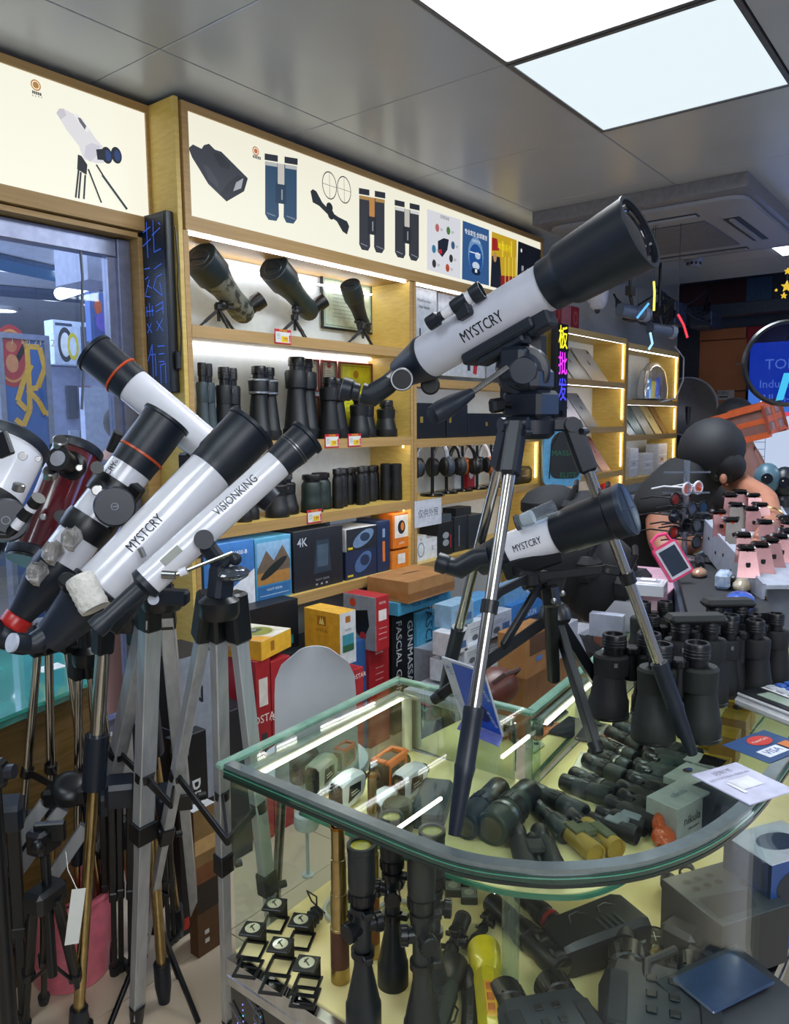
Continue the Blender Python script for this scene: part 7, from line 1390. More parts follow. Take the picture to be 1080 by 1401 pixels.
# lone bottom-left black tripod
t = thing('tripod', 'small black camera tripod with hang tag in front of the pink bucket', 'tripod', T(*Zf(68, 1390))); bs = t.matrix_basis.translation; o = T(*-bs)
hub = K(62, 1222, 1.80); hub = V(hub.x, hub.y, hub.z)
b = P('pan_head', t, BLACK, o); q = K(60, 1148, 1.80); b.bar(q+V(0, 0, .03), q+V(0, 0, -.03), .07, .05, (1, .3, 0), .008); b.bar(K(47, 1139, 1.79), K(90, 1136, 1.80), .045, .018, (0, 0, 1), .003); b.ball(tuple(K(52, 1158, 1.76)), .016, 10); b.end()
b = P('centre_column', t, BLACK, o); b.rod(K(61, 1160, 1.80), K(72, 1335, 1.82), .011, n=14); b.end()
b = P('hub', t, BLACK, o); b.bar(hub+V(0, 0, .02), hub-V(0, 0, .035), .09, .06, (1, .3, 0), .01); b.end()
for f, dx in ((Zf(34, 1410), -16), (Zf(122, 1412), 16), (Zf(60, 1372), 0)):
    h2 = K(62+dx, 1228, 1.80); d = f-h2
    b = P('leg', t, BLACK, o); b.bar(h2, h2+d*.55, .024, .02, None, .002); b.bar(h2+d*.5, h2+d*.96, .018, .014, None, .002); b.bar(h2+d*.52, h2+d*.57, .032, .028, None, .003); b.end()
    b = P('foot', t, RUB, o); b.rod(h2+d*.93, f+V(0, 0, .001), .016, .013, 12); b.end()
    b = P('brace', t, BLACK, o); b.bar(K(70, 1318, 1.82), h2+d*.62, .008, .004, None); b.end()
b = P('hang_tag', t, PAPER, o); qa = K(112, 1248, 1.74); b.bar(K(108, 1216, 1.74), K(98, 1292, 1.74), .03, .001, (1, -.4, 0)); b.path([K(90, 1165, 1.78), K(93, 1190, 1.75), K(106, 1218, 1.74)], .001, 4); b.end('white paper hang tag on a string')
# folded black tripods
def folded(lab, top, bot, n=3, w=.03, head=True):
    a, c = K(*top), Zf(*bot); t = thing('folded_tripod', lab, 'tripod', T(c.x, c.y, 0)); oo = T(-c.x, -c.y, 0); d = (c-a).normalized(); s = V(1, -.7, 0).normalized()
    for k in range(n):
        off = s*w*(k-(n-1)/2)+V(.3, 1, 0)*.012*(k % 2)
        b = P('leg', t, BLACK, oo); b.bar(a+off, a+off+(c-a)*.55, w*.85, .024, tuple(s), .003); b.bar(a+off+(c-a)*.5, a+off+(c-a)*.97, w*.65, .018, tuple(s), .002); b.bar(a+off+(c-a)*.51, a+off+(c-a)*.56, w*1.0, .03, tuple(s), .003); b.end()
        b = P('foot', t, RUB, oo); b.rod(a+off+(c-a)*.95, c+off+V(0, 0, .001), .016, .014, 12); b.end()
    b = P('hub', t, mat('#1a2230', .4), oo); b.bar(a-d*.03, a+d*.05, w*n*1.15, .06, tuple(s), .01); b.end()
    if head: b = P('pan_head', t, BLACK, oo); b.rod(a, a-d*.09, .014, n=12); b.bar(a-d*.14, a-d*.08, .06, .045, tuple(s), .008); b.end()
    return t
folded('tall folded black tripod leaning upright beside the left aluminium tripod', (165, 1078, 1.98), (168, 1330), 3, .022, False)
folded('folded black tripod partly behind, left of the aluminium leg', (146, 1090, 2.02), (150, 1300), 2, .02, False)
folded('folded black tripod leaning at the far left edge of the photo', (-6, 1110, 1.8), (14, 1400), 3, .035)
folded('slim folded black tripod between the aluminium tripods', (226, 1090, 1.98), (236, 1290), 2, .02, False)
t = thing('folded_tripod', 'black tripod with only its pan head and knob poking in at the left edge', 'tripod', T(*K(4, 1056, 1.6))); o = T(*-K(4, 1056, 1.6))  # tripod head on one plain post; no folded legs are built
b = P('body', t, BLACK, o); b.bar(K(-12, 1058, 1.6), K(8, 1056, 1.6), .055, .04, (0, 0, 1), .008); b.end(); b = P('knob', t, mat('#20222c', .4), o); b.rod(K(8, 1056, 1.6), K(20, 1055, 1.6), .015, n=14); b.end(); b = P('leg', t, BLACK, o); q = K(-12, 1062, 1.6); b.rod(q, (q.x, q.y, .001), .018); b.end()
# silver folded legs lying behind (white bars at the left) with black hub
t = thing('tripod', 'half folded silver tripod with large black hub leaning behind the small black tripod', 'tripod', T(*Zf(30, 1330))); bs = t.matrix_basis.translation; o = T(*-bs)
b = P('hub', t, BLACK, o); q = K(95, 1078, 2.0); b.lathe([(0, -.02), (.045, -.02), (.045, .01), (.036, .02), (.02, .024), (0, .024)], 26, frame(q, V(-.2, -.5, .9))); b.bar(K(60, 1090, 2.0), K(125, 1085, 2.0), .05, .05, (0, 0, 1), .01); b.end()
for (a, c) in (((62, 1098), (0, 1185)), ((86, 1105), (18, 1200)), ((118, 1130), (26, 1265))):
    b = P('leg', t, ALU, o); p, q = K(a[0], a[1], 2.0), K(c[0], c[1], 1.98); d = q-p; b.bar(p, q, .032, .022, None, .002); b.use(BLACK); b.bar(q, q+d*.25, .036, .026, None, .003); b.end()
b = P('lower_leg', t, ALU, o); p = K(10, 1230, 1.98); b.bar(K(18, 1215, 1.98), Zf(-20, 1330), .024, .018, None, .002); b.end()
# small tripod between legs at the bottom
t = thing('tripod', 'mini black tripod spread on the floor tiles behind the aluminium leg', 'tripod', T(*Zf(216, 1345))); bs = t.matrix_basis.translation; o = T(*-bs); hub = V(bs.x, bs.y, .22)
b = P('hub', t, BLACK, o); b.rod(hub+V(0, 0, -.06), hub+V(0, 0, .10), .016, n=14); b.bar(hub, hub+V(.03, -.01, .05), .03, .03, None, .004); b.end()
for f in (Zf(272, 1400), Zf(150, 1404), Zf(245, 1338)): b = P('leg', t, BLACK, o); b.bar(hub, f, .014, .012, None, .002); b.end()
# pink bucket
q = Zf(100, 1330); t = thing('bucket', 'translucent pink plastic bucket on the floor behind the tripods', 'bucket', T(1.07, 2.06, 0))
b = P('body', t, mat('#f07c90', .3, coat=.3)); b.lathe([(0, .002), (.105, .002), (.11, .01), (.135, .26), (.142, .262), (.142, .275), (.128, .272), (.10, .02), (0, .015)], 36); b.end()
b = P('handle', t, mat('#d06a80', .4)); b.path([(.14*math.cos(a), .14*math.sin(a)*.2-.02, .26-.06*math.sin(a)) for a in [PI*k/12 for k in range(13)]], .004, 6); b.end()
# chair
c0 = K(431, 935, 2.08); t = thing('chair', 'white plastic shell chair behind the left arm of the counter', 'chair', T(c0.x+.15, c0.y+.15, 0)); bs = t.matrix_basis.translation; o = T(*-bs)
CW = mat('#b9bcc4', .4, amt=.02); sd = V(1, -.95, 0).normalized(); bk = V(.69, .72, 0).normalized()
b = P('backrest', t, CW, o); rings = []
for k in range(11):
    v = k/10; z = .62+.385*v; hw = .112*(1-.06*v)*(1 if v < .75 else math.sqrt(max(.02, 1-((v-.75)/.27)**2))); row = []
    for j in range(9):
        u = -1+j/4; row.append(c0-V(0, 0, c0.z)+sd*hw*u+V(0, 0, z)+bk*(-.03*u*u-.04*(1-v)**2))
    rings.append(row)
back = [[p+bk*.007 for p in r] for r in rings]
b.loft([r+q[::-1] for r, q in zip(rings, back)]); b.end(sharp=60)
b = P('seat', t, CW, o); ce_ = c0-V(0, 0, c0.z)+bk*.26+V(0, 0, .63); b.prism([tuple((ce_+sd*.16*math.cos(a)*(1 if abs(math.cos(a)) < .8 else .97)+bk*(-.13+.16*math.sin(a))).xy) for a in [2*PI*k/24 for k in range(24)]], .615, .635); b.end()
for a, c in ((-1, -1), (1, -1), (-1, 1), (1, 1)): b = P('leg', t, CHROME, o); q = ce_-bk*.13; b.rod(q+sd*.09*a+bk*.09*c-V(0, 0, .017), V(q.x, q.y, .001)+sd*.14*a+bk*.14*c, .011, n=10); b.end()
# glass counter under the window
t = thing('glass_showcase', 'olive glass counter beneath the window behind the telescopes', 'display counter', T(.6, 2.0, 0)); o = T(-.6, -2.0, 0)
b = P('cabinet', t, mat('#6a5230', .25, coat=.5, kind='wood', h2='#57441f'), o); b.prism([(-.2, 2.12), (1.05, 2.12), (1.30, 2.2), (1.30, 2.62), (-.2, 2.62)], 0, .80); b.end()
b = P('glass_top', t, mat('#3f9c8c', .06, coat=1, amt=.25, scale=5), o); b.prism([(-.2, 1.98), (.87, 1.98), (1.16, 2.05), (1.32, 2.2), (1.32, 2.64), (-.2, 2.64)], .84, .85); b.end('greenish glass top')
b = P('inner_case', t, mat('#5aa092', .2, amt=.3, scale=8), o); b.prism([(-.2, 2.03), (.87, 2.03), (1.13, 2.1), (1.28, 2.22), (1.28, 2.6), (-.2, 2.6)], .80, .838); b.end()
b = P('blue_leaflets', t, PAPER, o)
for k in range(7): q = V(.35+.13*k, 2.25+.12*(k % 3), .8505); b.box(q.x, q.x+.08, q.y, q.y+.06, q.z, q.z+.001, 0, None, mat(('#d8dcd8', '#7ab0c8', '#b8d8c8')[k % 3], .4))
b.end()
# ================================================================== far right: mice, watch tray, people, screen, ceiling unit
ZW = ZT+.001
zt_ = 1.12; QA, QB, QC, QD = Z(942, 839, zt_), Z(1058, 838, zt_), Z(1030, 776, zt_), Z(920, 752, zt_)
t = thing('tray', 'dark display riser under the mice and gadgets on the far counter', 'tray', T(QA.x, QA.y, ZW)); o = T(-QA.x, -QA.y, -ZW)
b = P('body', t, mat('#14161c', .6, kind='fabric'), o); b.prism([(v.x, v.y) for v in (QA, QB, QC, QD)], zt_-.03, zt_-.001); b.end(); b = P('glass_riser', t, mat('#3a4858', .3), o); b.prism([(v.x*.96+QB.x*.04, v.y*.96+QD.y*.04) for v in (QA, QB, QC, QD)], ZW, zt_-.03); b.end()
def mouse(lab, px, py, col, h2=None, rz=0, s=1.0, shiny=.2):
    p = Z(px, py, zt_+.0); t = thing('computer_mouse', lab, 'mouse', Matrix.Translation(p) @ RZ(rz) @ Matrix.Scale(s, 4)); b = P('shell', t, mat(col, shiny, coat=.8, h2=h2)); b.ball((0, 0, .012), .03, 22, sc=(1.75, 1.0, .75)); b.end(); b = P('wheel', t, BLACK); b.lathe([(0, -.003), (.006, -.003), (.006, .003), (0, .003)], 12, T(.03, 0, .028) @ RX(90)); b.end(); b = P('base', t, mat('#30343c', .5)); b.lathe([(0, -.001), (.028, -.001), (.029, .004), (0, .004)], 22, sx=1.75); b.end()
mouse('glossy royal blue mouse, nearest in the gadget row', 1012, 832, '#2c48b0', '#4a70d0', 5, 1.25)
mouse('cream white mouse behind the royal blue one', 1017, 806, '#c8bca4', None, 5, .95)
mouse('blue grey mouse behind the cream one', 1032, 796, '#4a64a0', '#8aa0c8', 5, .9)
mouse('rose gold round gadget left of the mice', 957, 788, '#b08a70', None, 5, .75)
t = thing('game_controller', 'white game controller lying on the dark tray', 'controller', Matrix.Translation(Z(1008, 786, zt_)) @ RZ(10)); b = P('shell', t, mat('#c8c8d0', .3, coat=.4)); b.ball((0, 0, .018), .03, 18, sc=(1.9, 1.1, .6)); b.ball((-.045, -.02, .014), .02, 14, sc=(1, 1.5, .7)); b.ball((.045, -.02, .014), .02, 14, sc=(1, 1.5, .7)); b.end(); b = P('stick', t, BLACK); b.cyl(.008, .03, .045, 14, T(-.02, 0, 0)); b.cyl(.008, .03, .043, 14, T(.022, -.01, 0)); b.end()
t = thing('toy_camera', 'pale blue patterned mini camera on the tray', 'camera', Matrix.Translation(Z(990, 803, zt_)) @ RZ(10)); b = P('body', t, mat('#8aa6c8', .4, h2='#c8d4e4', scale=60)); b.box(-.04, .04, -.02, .02, 0, .045, .008); b.end(); b = P('lens', t, BLACK, T(-.01, -.02, .022) @ RX(90)); b.cyl(.015, 0, .012, 20, bv=.002); b.end()
for k, (px, py, lab) in enumerate(((975, 768, 'black disc charger stand, front one'), (985, 755, 'black puck on the tray by the glasses stand'))):
    t = thing('charger', lab, 'charger', Matrix.Translation(Z(px, py, zt_))); b = P('disc', t, mat('#1c1e26', .35)); b.lathe([(0, 0), (.055, 0), (.058, .006), (.05, .02), (.03, .024), (0, .022)], 28); b.end(); b = P('ring', t, mat('#3a3e4a', .3)); b.lathe([(.034, .022), (.04, .024), (.036, .026)], 28); b.end()
for (px, py, lab, c) in ((958, 775, 'black cordless shaver lying on the tray', '#20232a'), (1000, 770, 'dark trimmer lying on the tray', '#2a2e38')): 
    p = Z(px, py, zt_); t = thing('shaver', lab, 'shaver', Matrix.Translation(p) @ RZ(20)); b = P('body', t, mat(c, .3)); b.path([(-.05, 0, .014), (-.02, 0, .016), (.02, 0, .018), (.05, 0, .014)], [.010, .013, .015, .011], 14); b.end(); b = P('head', t, STEEL); b.cyl(.014, .0, .012, 16, T(.05, 0, .014) @ RY(90)); b.end()
# orange and black handheld lights at right edge
for (a, c, col, lab) in (((1030, 838), (1085, 800), '#d06820', 'orange and silver hand torch cut by the right edge of the photo'), ((1032, 858), (1085, 828), '#b8bcc4', 'white and silver hand torch below the orange one')):
    p, q = Z(*a, ZT+.05), Z(*c, ZT+.05); t = thing('torch', lab, 'torch', frame(p, q-p)); L = (q-p).length; b = P('head', t, STEEL); b.lathe([(0, 0), (.026, 0), (.028, .006), (.02, .035), (.014, .05), (0, .05)], 20); b.end(); b = P('body', t, mat(col, .35)); b.lathe([(0, .05), (.018, .05), (.018, L), (0, L)], 18); b.end()
# white perforated tray with watch stands
pts = [(956, 762), (1018, 786), (1096, 800), (1096, 690), (985, 690)]
TP_ = [Z(990, 725, 1.06), Z(1048, 800, 1.04)]
zt2 = 1.2
def wt(px, py): return K(px, py, 2.1+(795-py)/95*.62)
t = thing('watch_display', 'white perforated tray holding the rows of pink watch stands', 'display tray', T(*wt(1045, 800))); p0 = t.matrix_basis.translation.copy()
A_, B2_, C2_, D2_ = wt(965, 712), wt(1045, 800), wt(1140, 800), wt(1070, 692)
b = P('board', t, mat('#aab0c0', .4), T(*-p0)); b.add([v-V(0, 0, d) for d in (.001, .012) for v in (A_, B2_, C2_, D2_)], [(0, 1, 2, 3), (7, 6, 5, 4), (0, 4, 5, 1), (1, 5, 6, 2), (2, 6, 7, 3), (3, 7, 4, 0)]); b.end(); b = P('side_panel', t, mat('#a2a8ba', .4), T(*-p0)); q = B2_-A_; n_ = V(0, 0, 1); b.bar(A_-V(0, 0, .05), B2_-V(0, 0, .05), .11, .008, (0, 0, 1)); b.end('white side panel with small holes')
b = P('holes', t, mat('#2a2c34', .6), T(*-p0))
for k in range(6): v = A_+q*(.12+.14*k)-V(0, 0, .04+.02*(k % 2)); b.ball(tuple(v), .008, 8)
b.end(); b = P('support', t, mat('#8a90a0', .5), T(*-p0)); m_ = (A_*.3+C2_*.7); b.box(m_.x-.05, m_.x+.05, m_.y-.04, m_.y+.04, ZT+.001, m_.z-.02); b.end()
PK = mat('#b98a8c', .25, .5); g = 'smart watches on pink metal stands in rows'
wl = ('front row left', 'front row second', 'front row third', 'front row fourth', 'front row right', 'second row left, red strap', 'second row middle', 'second row right', 'third row left, orange strap', 'third row second', 'third row third', 'third row right under the hand', 'back row left', 'back row middle', 'back row right', 'second row far right at the edge', 'front row far right at the edge')
for k, (px, py) in enumerate(((1022, 788), (1042, 783), (1056, 776), (1068, 770), (1080, 762), (1002, 745), (1018, 768), (1048, 748), (985, 733), (1008, 722), (1030, 728), (1042, 722), (1000, 708), (1014, 703), (1032, 708), (1075, 742), (1082, 748))):
    p = wt(px, py); t = thing('watch_stand', 'smart watch on an angled metal stand, %s' % wl[k], 'watch', at(p, -66+5*(k % 3), s=1.25), g); mt = PK if k not in (5, 9) else mat('#8c8480', .3, .5)
    b = P('stand', t, mt); b.add([(-.024, -.022, 0), (.024, -.022, 0), (.017, 0, .055), (-.017, 0, .055), (-.024, -.019, 0), (.024, -.019, 0), (.017, .003, .055), (-.017, .003, .055)], [(0, 1, 2, 3), (4, 7, 6, 5), (0, 4, 5, 1), (3, 2, 6, 7), (0, 3, 7, 4), (1, 5, 6, 2)]); b.box(-.017, .017, 0, .035, .052, .055); b.end()
    b = P('slot', t, BLACK); b.box(-.005, .005, -.0135, -.0105, .018, .032, .002); b.end(); b = P('watch_case', t, GLOSSB); b.box(-.019, .019, .0, .036, .056, .067, .006); b.end()
    b = P('strap', t, mat('#c4461c', .5) if k in (5, 8) else BLACK); b.path([(0, .004, .056), (0, .006, .03), (0, .018, .012), (0, .034, .02), (0, .042, .045), (0, .036, .06)], .006 if k in (5, 8) else .005, 8); b.end()
# sunglasses stand
p = Z(936, 765, zt_); X0 = V(p.x, p.y, zt_); sdv = RT.copy(); sdv.z = 0; sdv.normalize()
t = thing('glasses_stand', 'clear upright stand holding rows of sunglasses', 'display stand', T(*X0)); b = P('base', t, mat('#8e98a8', .2, coat=1)); b.lathe([(0, 0), (.055, 0), (.055, .006), (.012, .010), (0, .01)], 28); b.end(); b = P('post', t, glass('#cdd6e4', .4, .1)); b.cyl(.010, .008, .34, 14); b.end()
b = P('arms', t, glass('#c4ccda', .3, .1)); 
for z in (.09, .16, .23, .30): b.bar(V(0, 0, z)-sdv*.08, V(0, 0, z)+sdv*.08, .006, .006, (0, 0, 1))
b.end()
rows = (('white sport glasses with orange mirrored lenses, top of the stand', 948, 668, '#d4d4dc', '#c84a1c'), ('black glasses with red lens edge, top left row', 932, 682, '#15171c', '#8a2018'), ('black framed sunglasses, second row left', 930, 705, '#121419', '#2a3040'), ('dark blue mirrored sunglasses, second row right', 955, 695, '#14181f', '#2c5070'), ('black aviator sunglasses, third row', 946, 717, '#101216', '#14161c'), ('red lens black glasses, third row left', 930, 727, '#14161a', '#b03020'), ('black glasses with clear lens, third row right', 962, 718, '#15181e', '#5a6470'), ('small black glasses, lowest row right', 961, 740, '#15181e', '#4a5460'))
for lab, px, py, fcol, lcol in rows:
    q = K(px, py, X0.dot(FW)-EYE.dot(FW)-.015); t = thing('sunglasses', lab, 'sunglasses', Matrix.Translation(q) @ Matrix((sdv, V(-sdv.y, sdv.x, 0), V(0, 0, 1))).transposed().to_4x4() @ RZ(38), 'sunglasses on the clear stand')
    b = P('frame', t, mat(fcol, .3))
    for s_ in (-1, 1): b.path([(s_*.034+.026*math.cos(2*PI*k/16), 0, .021*math.sin(2*PI*k/16)) for k in range(16)], .0038, 6, closed=True)
    b.rod((-.01, 0, .006), (.01, 0, .006), .003); b.end()
    b = P('lens', t, mat(lcol, .08, coat=1))
    for s_ in (-1, 1): b.cyl(.024, -.001, .001, 18, T(s_*.034, 0, 0) @ RX(90), sy=.82)
    b.end()
    for s_ in (-1, 1): b = P('temple', t, mat(fcol, .4)); b.path([(s_*.06, 0, .006), (s_*.062, .07, .006), (s_*.06, .12, -.006)], .003, 5); b.end()
# ---------------------------------------------------------------- people
SKIN = mat('#a8715a', .5, amt=.05); HAIR = mat('#0b0d16', .7, kind='brushed', scale=90); TEE = mat('#0b0c12', .85, kind='fabric')
def skinfig(name, parent, verts, edges, mt, o, root=0, lev=2):
    me = bpy.data.meshes.new(name); me.from_pydata([tuple(o @ V(*v[:3])) for v in verts], edges, []); ob = bpy.data.objects.new(name, me); COL.objects.link(ob); ob.parent = parent
    md = ob.modifiers.new('skin', 'SKIN'); md.use_smooth_shade = True
    for i, v in enumerate(verts): me.skin_vertices[0].data[i].radius = (v[3], v[4] if len(v) > 4 else v[3])
    me.skin_vertices[0].data[root].use_root = True
    s = ob.modifiers.new('sub', 'SUBSURF'); s.levels = lev; s.render_levels = lev; me.materials.append(mt); return ob
def KV(px, py, t, *r): p = K(px, py, t); return (p.x, p.y, p.z)+r
t0 = 3.15; base = K(890, 900, t0)
t = thing('person', 'black-haired woman in a black t-shirt bending over the watches, arm reaching down with a bracelet', 'person', T(base.x, base.y, 0)); o = T(-base.x, -base.y, 0)
# torso in the t-shirt, skin in one figure: hips, spine, shoulders, neck, head, arms, legs
H_ = K(960, 612, 2.38); fig = [
 KV(862, 850, t0+.1, .15, .12), KV(885, 770, t0+.05, .145, .12), KV(905, 705, t0, .16, .13), KV(924, 662, t0-.02, .15, .12),      # pelvis .. upper chest
 KV(948, 640, t0-.04, .06), KV(970, 618, t0-.05, .10, .11), KV(985, 645, t0-.12, .07),                                       # neck, head, chin
 KV(906, 690, t0-.16, .07), KV(906, 740, t0-.22, .062), KV(915, 762, t0-.28, .052), KV(942, 745, t0-.36, .042), KV(965, 742, t0-.42, .034),        # near arm
 KV(985, 642, t0+.06, .06), KV(1012, 662, t0-.08, .05), KV(1048, 682, t0-.35, .045), KV(1056, 708, t0-.52, .036), KV(1048, 728, t0-.66, .028), KV(1040, 740, t0-.74, .032, .02)]
hip = V(*fig[0][:3]); rdir = RT.copy(); rdir.z = 0; rdir.normalize()
for s_ in (-1, 1):
    h_ = hip+rdir*.09*s_; fig += [(h_.x, h_.y, h_.z-.12, .085), (h_.x+.03, h_.y, .50, .06), (h_.x, h_.y, .09, .042), (h_.x+.08*-FW.x, h_.y-.08*FW.y, .035, .035)]
ed = [(0, 1), (1, 2), (2, 3), (3, 4), (4, 5), (5, 6), (3, 7), (7, 8), (8, 9), (9, 10), (10, 11), (3, 12), (12, 13), (13, 14), (14, 15), (15, 16), (16, 17), (0, 18), (18, 19), (19, 20), (20, 21), (0, 22), (22, 23), (23, 24), (24, 25)]
body = skinfig('body', t, fig, ed, SKIN, o)
def fingers(t, o, root, dirs, mt):
    for k, (d, L) in enumerate(dirs):
        a = V(*root[:3]); d = d.normalized(); sidev = d.cross(V(0, 0, 1)).normalized()*(.011*(k-2)); b = P('finger' if k else 'thumb', t, mt, o); p1 = a+sidev; b.path([p1, p1+d*L*.45, p1+d*L*.75+V(0, 0, -L*.12), p1+d*L*.9+V(0, 0, -L*.3)], [.009, .0085, .0075, .006], 8); b.end()
dn = (V(*fig[17][:3])-V(*fig[15][:3])).normalized()
fingers(t, o, fig[17], [(dn+rdir*-.8, .05), (dn+rdir*-.2, .07), (dn, .075), (dn+rdir*.15, .07), (dn+rdir*.3, .055)], SKIN)
tee = [tuple(V(*fig[i][:3]))+tuple(r*1.12 for r in fig[i][3:]) for i in (0, 1, 2, 3)]
tee = [fig[0][:3]+(.165, .135), fig[1][:3]+(.16, .135), fig[2][:3]+(.18, .145), fig[3][:3]+(.17, .135), KV(942, 645, t0-.03, .09), KV(906, 688, t0-.15, .11), KV(905, 718, t0-.20, .092), KV(975, 642, t0+.02, .09), KV(990, 647, t0+.02, .084)]
skinfig('shirt', t, tee, [(0, 1), (1, 2), (2, 3), (3, 4), (3, 5), (5, 6), (3, 7), (7, 8)], TEE, o)
pants = [fig[0][:3]+(.165, .135)]
for s_ in (0, 4): pants += [fig[18+s_][:3]+(.105,), fig[19+s_][:3]+(.078,), fig[20+s_][:3]+(.058,)]
skinfig('trousers', t, pants, [(0, 1), (1, 2), (2, 3), (0, 4), (4, 5), (5, 6)], mat('#14161e', .8, kind='fabric'), o)
b = P('hair', t, HAIR, o)
hc = V(*fig[5][:3]); vv = (EYE-hc).normalized(); upv = V(0, 0, 1)
def blob(c, rx, ry, rz_, rot=0): b.ball((0, 0, 0), 1.0, 20, m=T(*c) @ Matrix((rdir, V(-rdir.y, rdir.x, 0), upv)).transposed().to_4x4() @ RY(rot) @ Matrix.Diagonal((rx, ry, rz_, 1)))
blob(K(973, 616, t0-.07), .122, .15, .132, 25); blob(K(990, 634, t0-.12), .085, .10, .07, 35); b.end(sharp=180)
ear = P('ear', t, SKIN, o); ear.ball(tuple(K(1012, 634, t0-.06)), .022, 10, sc=(.6, .8, 1.2)); ear.end()
nose = P('face', t, SKIN, o); fcn = K(990, 655, t0-.2); nose.ball(tuple(fcn), .014, 10, sc=(1, 1, 1.4)); nose.use(mat('#7a3038', .5)); nose.ball(tuple(K(994, 663, t0-.19)), .010, 8, sc=(1.4, .8, .5)); nose.use(BLACK); nose.ball(tuple(K(980, 652, t0-.2)), .006, 8); nose.ball(tuple(K(1000, 652, t0-.19)), .006, 8); nose.end('nose, mouth and eyes under the fringe')
b = P('bracelet', t, GOLDM, o); q = V(*fig[15][:3]); d = V(*fig[16][:3])-q; b.lathe([(.044, -.004), (.048, 0), (.044, .004), (.041, 0), (.044, -.004)], 24, frame(q+d*.2, d)); b.end()
# seated second woman
t1 = 3.75; base = K(1010, 760, t1); t = thing('person', 'woman with dark hair and red lips sitting behind the watch tray', 'person', T(base.x, base.y, 0)); o = T(-base.x, -base.y, 0)
f2 = [KV(1000, 880, t1, .15, .12), KV(1002, 810, t1, .13, .11), KV(1005, 760, t1, .15, .10), KV(1010, 730, t1, .05), KV(1016, 695, t1, .09, .10), KV(1024, 716, t1-.04, .062), KV(960, 765, t1, .055), KV(950, 830, t1-.1, .045), KV(985, 850, t1-.3, .035), KV(1050, 765, t1, .055), KV(1062, 830, t1-.1, .045), KV(1030, 850, t1-.3, .035), KV(985, 900, t1-.35, .075), KV(1020, 900, t1-.35, .075)]
f2 += [(f2[12][0], f2[12][1], .05, .05), (f2[13][0], f2[13][1], .05, .05)]
skinfig('body', t, f2, [(0, 1), (1, 2), (2, 3), (3, 4), (4, 5), (2, 6), (6, 7), (7, 8), (2, 9), (9, 10), (10, 11), (0, 12), (0, 13), (12, 14), (13, 15)], SKIN, o)
skinfig('shirt', t, [f2[0][:3]+(.17, .14), f2[1][:3]+(.15, .13), f2[2][:3]+(.17, .12), f2[6][:3]+(.075,), f2[7][:3]+(.06,), f2[9][:3]+(.075,), f2[10][:3]+(.06,)], [(0, 1), (1, 2), (2, 3), (3, 4), (2, 5), (5, 6)], mat('#5c7890', .7, kind='fabric'), o)
b = P('hair', t, HAIR, o); blob(K(1008, 680, t1+.06), .12, .12, .10, 0); blob(K(992, 702, t1+.10), .06, .08, .12, 0); b.end()
b = P('face', t, mat('#a02c34', .4), o); b.ball(tuple(K(1031, 713, t1-.09)), .016, 10, sc=(1.5, .8, .5)); b.use(SKIN); b.ball(tuple(K(1036, 701, t1-.10)), .014, 10, sc=(1, 1.2, 1.3)); b.use(BLACK); b.ball(tuple(K(1022, 692, t1-.085)), .007, 8); b.ball(tuple(K(1042, 690, t1-.08)), .007, 8); b.end('eyes, nose and red lips')
# man carrying the box
t1 = 4.4; base = K(1012, 640, t1); t = thing('person', 'person in a black sleeveless top behind the bending woman, under the orange box', 'person', T(base.x, base.y, 0)); o = T(-base.x, -base.y, 0)
f3 = [KV(1010, 760, t1, .15, .12), KV(1010, 700, t1, .14, .11), KV(1012, 640, t1, .16, .11), KV(1010, 600, t1, .055), KV(1006, 572, t1, .085, .10), KV(1006, 590, t1-.05, .05), KV(1030, 625, t1-.02, .06), KV(1046, 660, t1-.05, .05), KV(1042, 700, t1-.15, .04), KV(984, 625, t1-.1, .06), KV(980, 660, t1-.2, .05), KV(990, 700, t1-.25, .04)]
z0 = V(*f3[0][:3]); 
for s_ in (-1, 1): h_ = z0+rdir*.09*s_; f3 += [(h_.x, h_.y, h_.z-.1, .09), (h_.x, h_.y, .5, .06), (h_.x, h_.y, .05, .05)]
skinfig('body', t, f3, [(0, 1), (1, 2), (2, 3), (3, 4), (4, 5), (2, 6), (6, 7), (7, 8), (2, 9), (9, 10), (10, 11), (0, 12), (12, 13), (13, 14), (0, 15), (15, 16), (16, 17)], SKIN, o)
skinfig('shirt', t, [f3[0][:3]+(.17, .14), f3[1][:3]+(.155, .13), f3[2][:3]+(.155, .125), KV(1030, 622, t1-.02, .085), KV(990, 625, t1-.06, .08)], [(0, 1), (1, 2), (2, 3), (2, 4)], TEE, o)
skinfig('trousers', t, [f3[0][:3]+(.175, .145), f3[12][:3]+(.11,), f3[13][:3]+(.08,), f3[14][:3]+(.065,), f3[15][:3]+(.11,), f3[16][:3]+(.08,), f3[17][:3]+(.065,)], [(0, 1), (1, 2), (2, 3), (0, 4), (4, 5), (5, 6)], mat('#20242e', .8, kind='fabric'), o)
b = P('hair', t, HAIR, o); blob(K(1006, 568, t1), .105, .115, .10); b.end()
b = P('face', t, SKIN, o); b.ball(tuple(K(1006, 582, t1-.10)), .015, 10); b.use(BLACK); b.ball(tuple(K(998, 577, t1-.09)), .008, 8); b.ball(tuple(K(1014, 577, t1-.09)), .008, 8); b.use(mat('#7a3a38', .5)); b.ball(tuple(K(1006, 592, t1-.09)), .014, 8, sc=(1.5, .8, .4)); b.end()
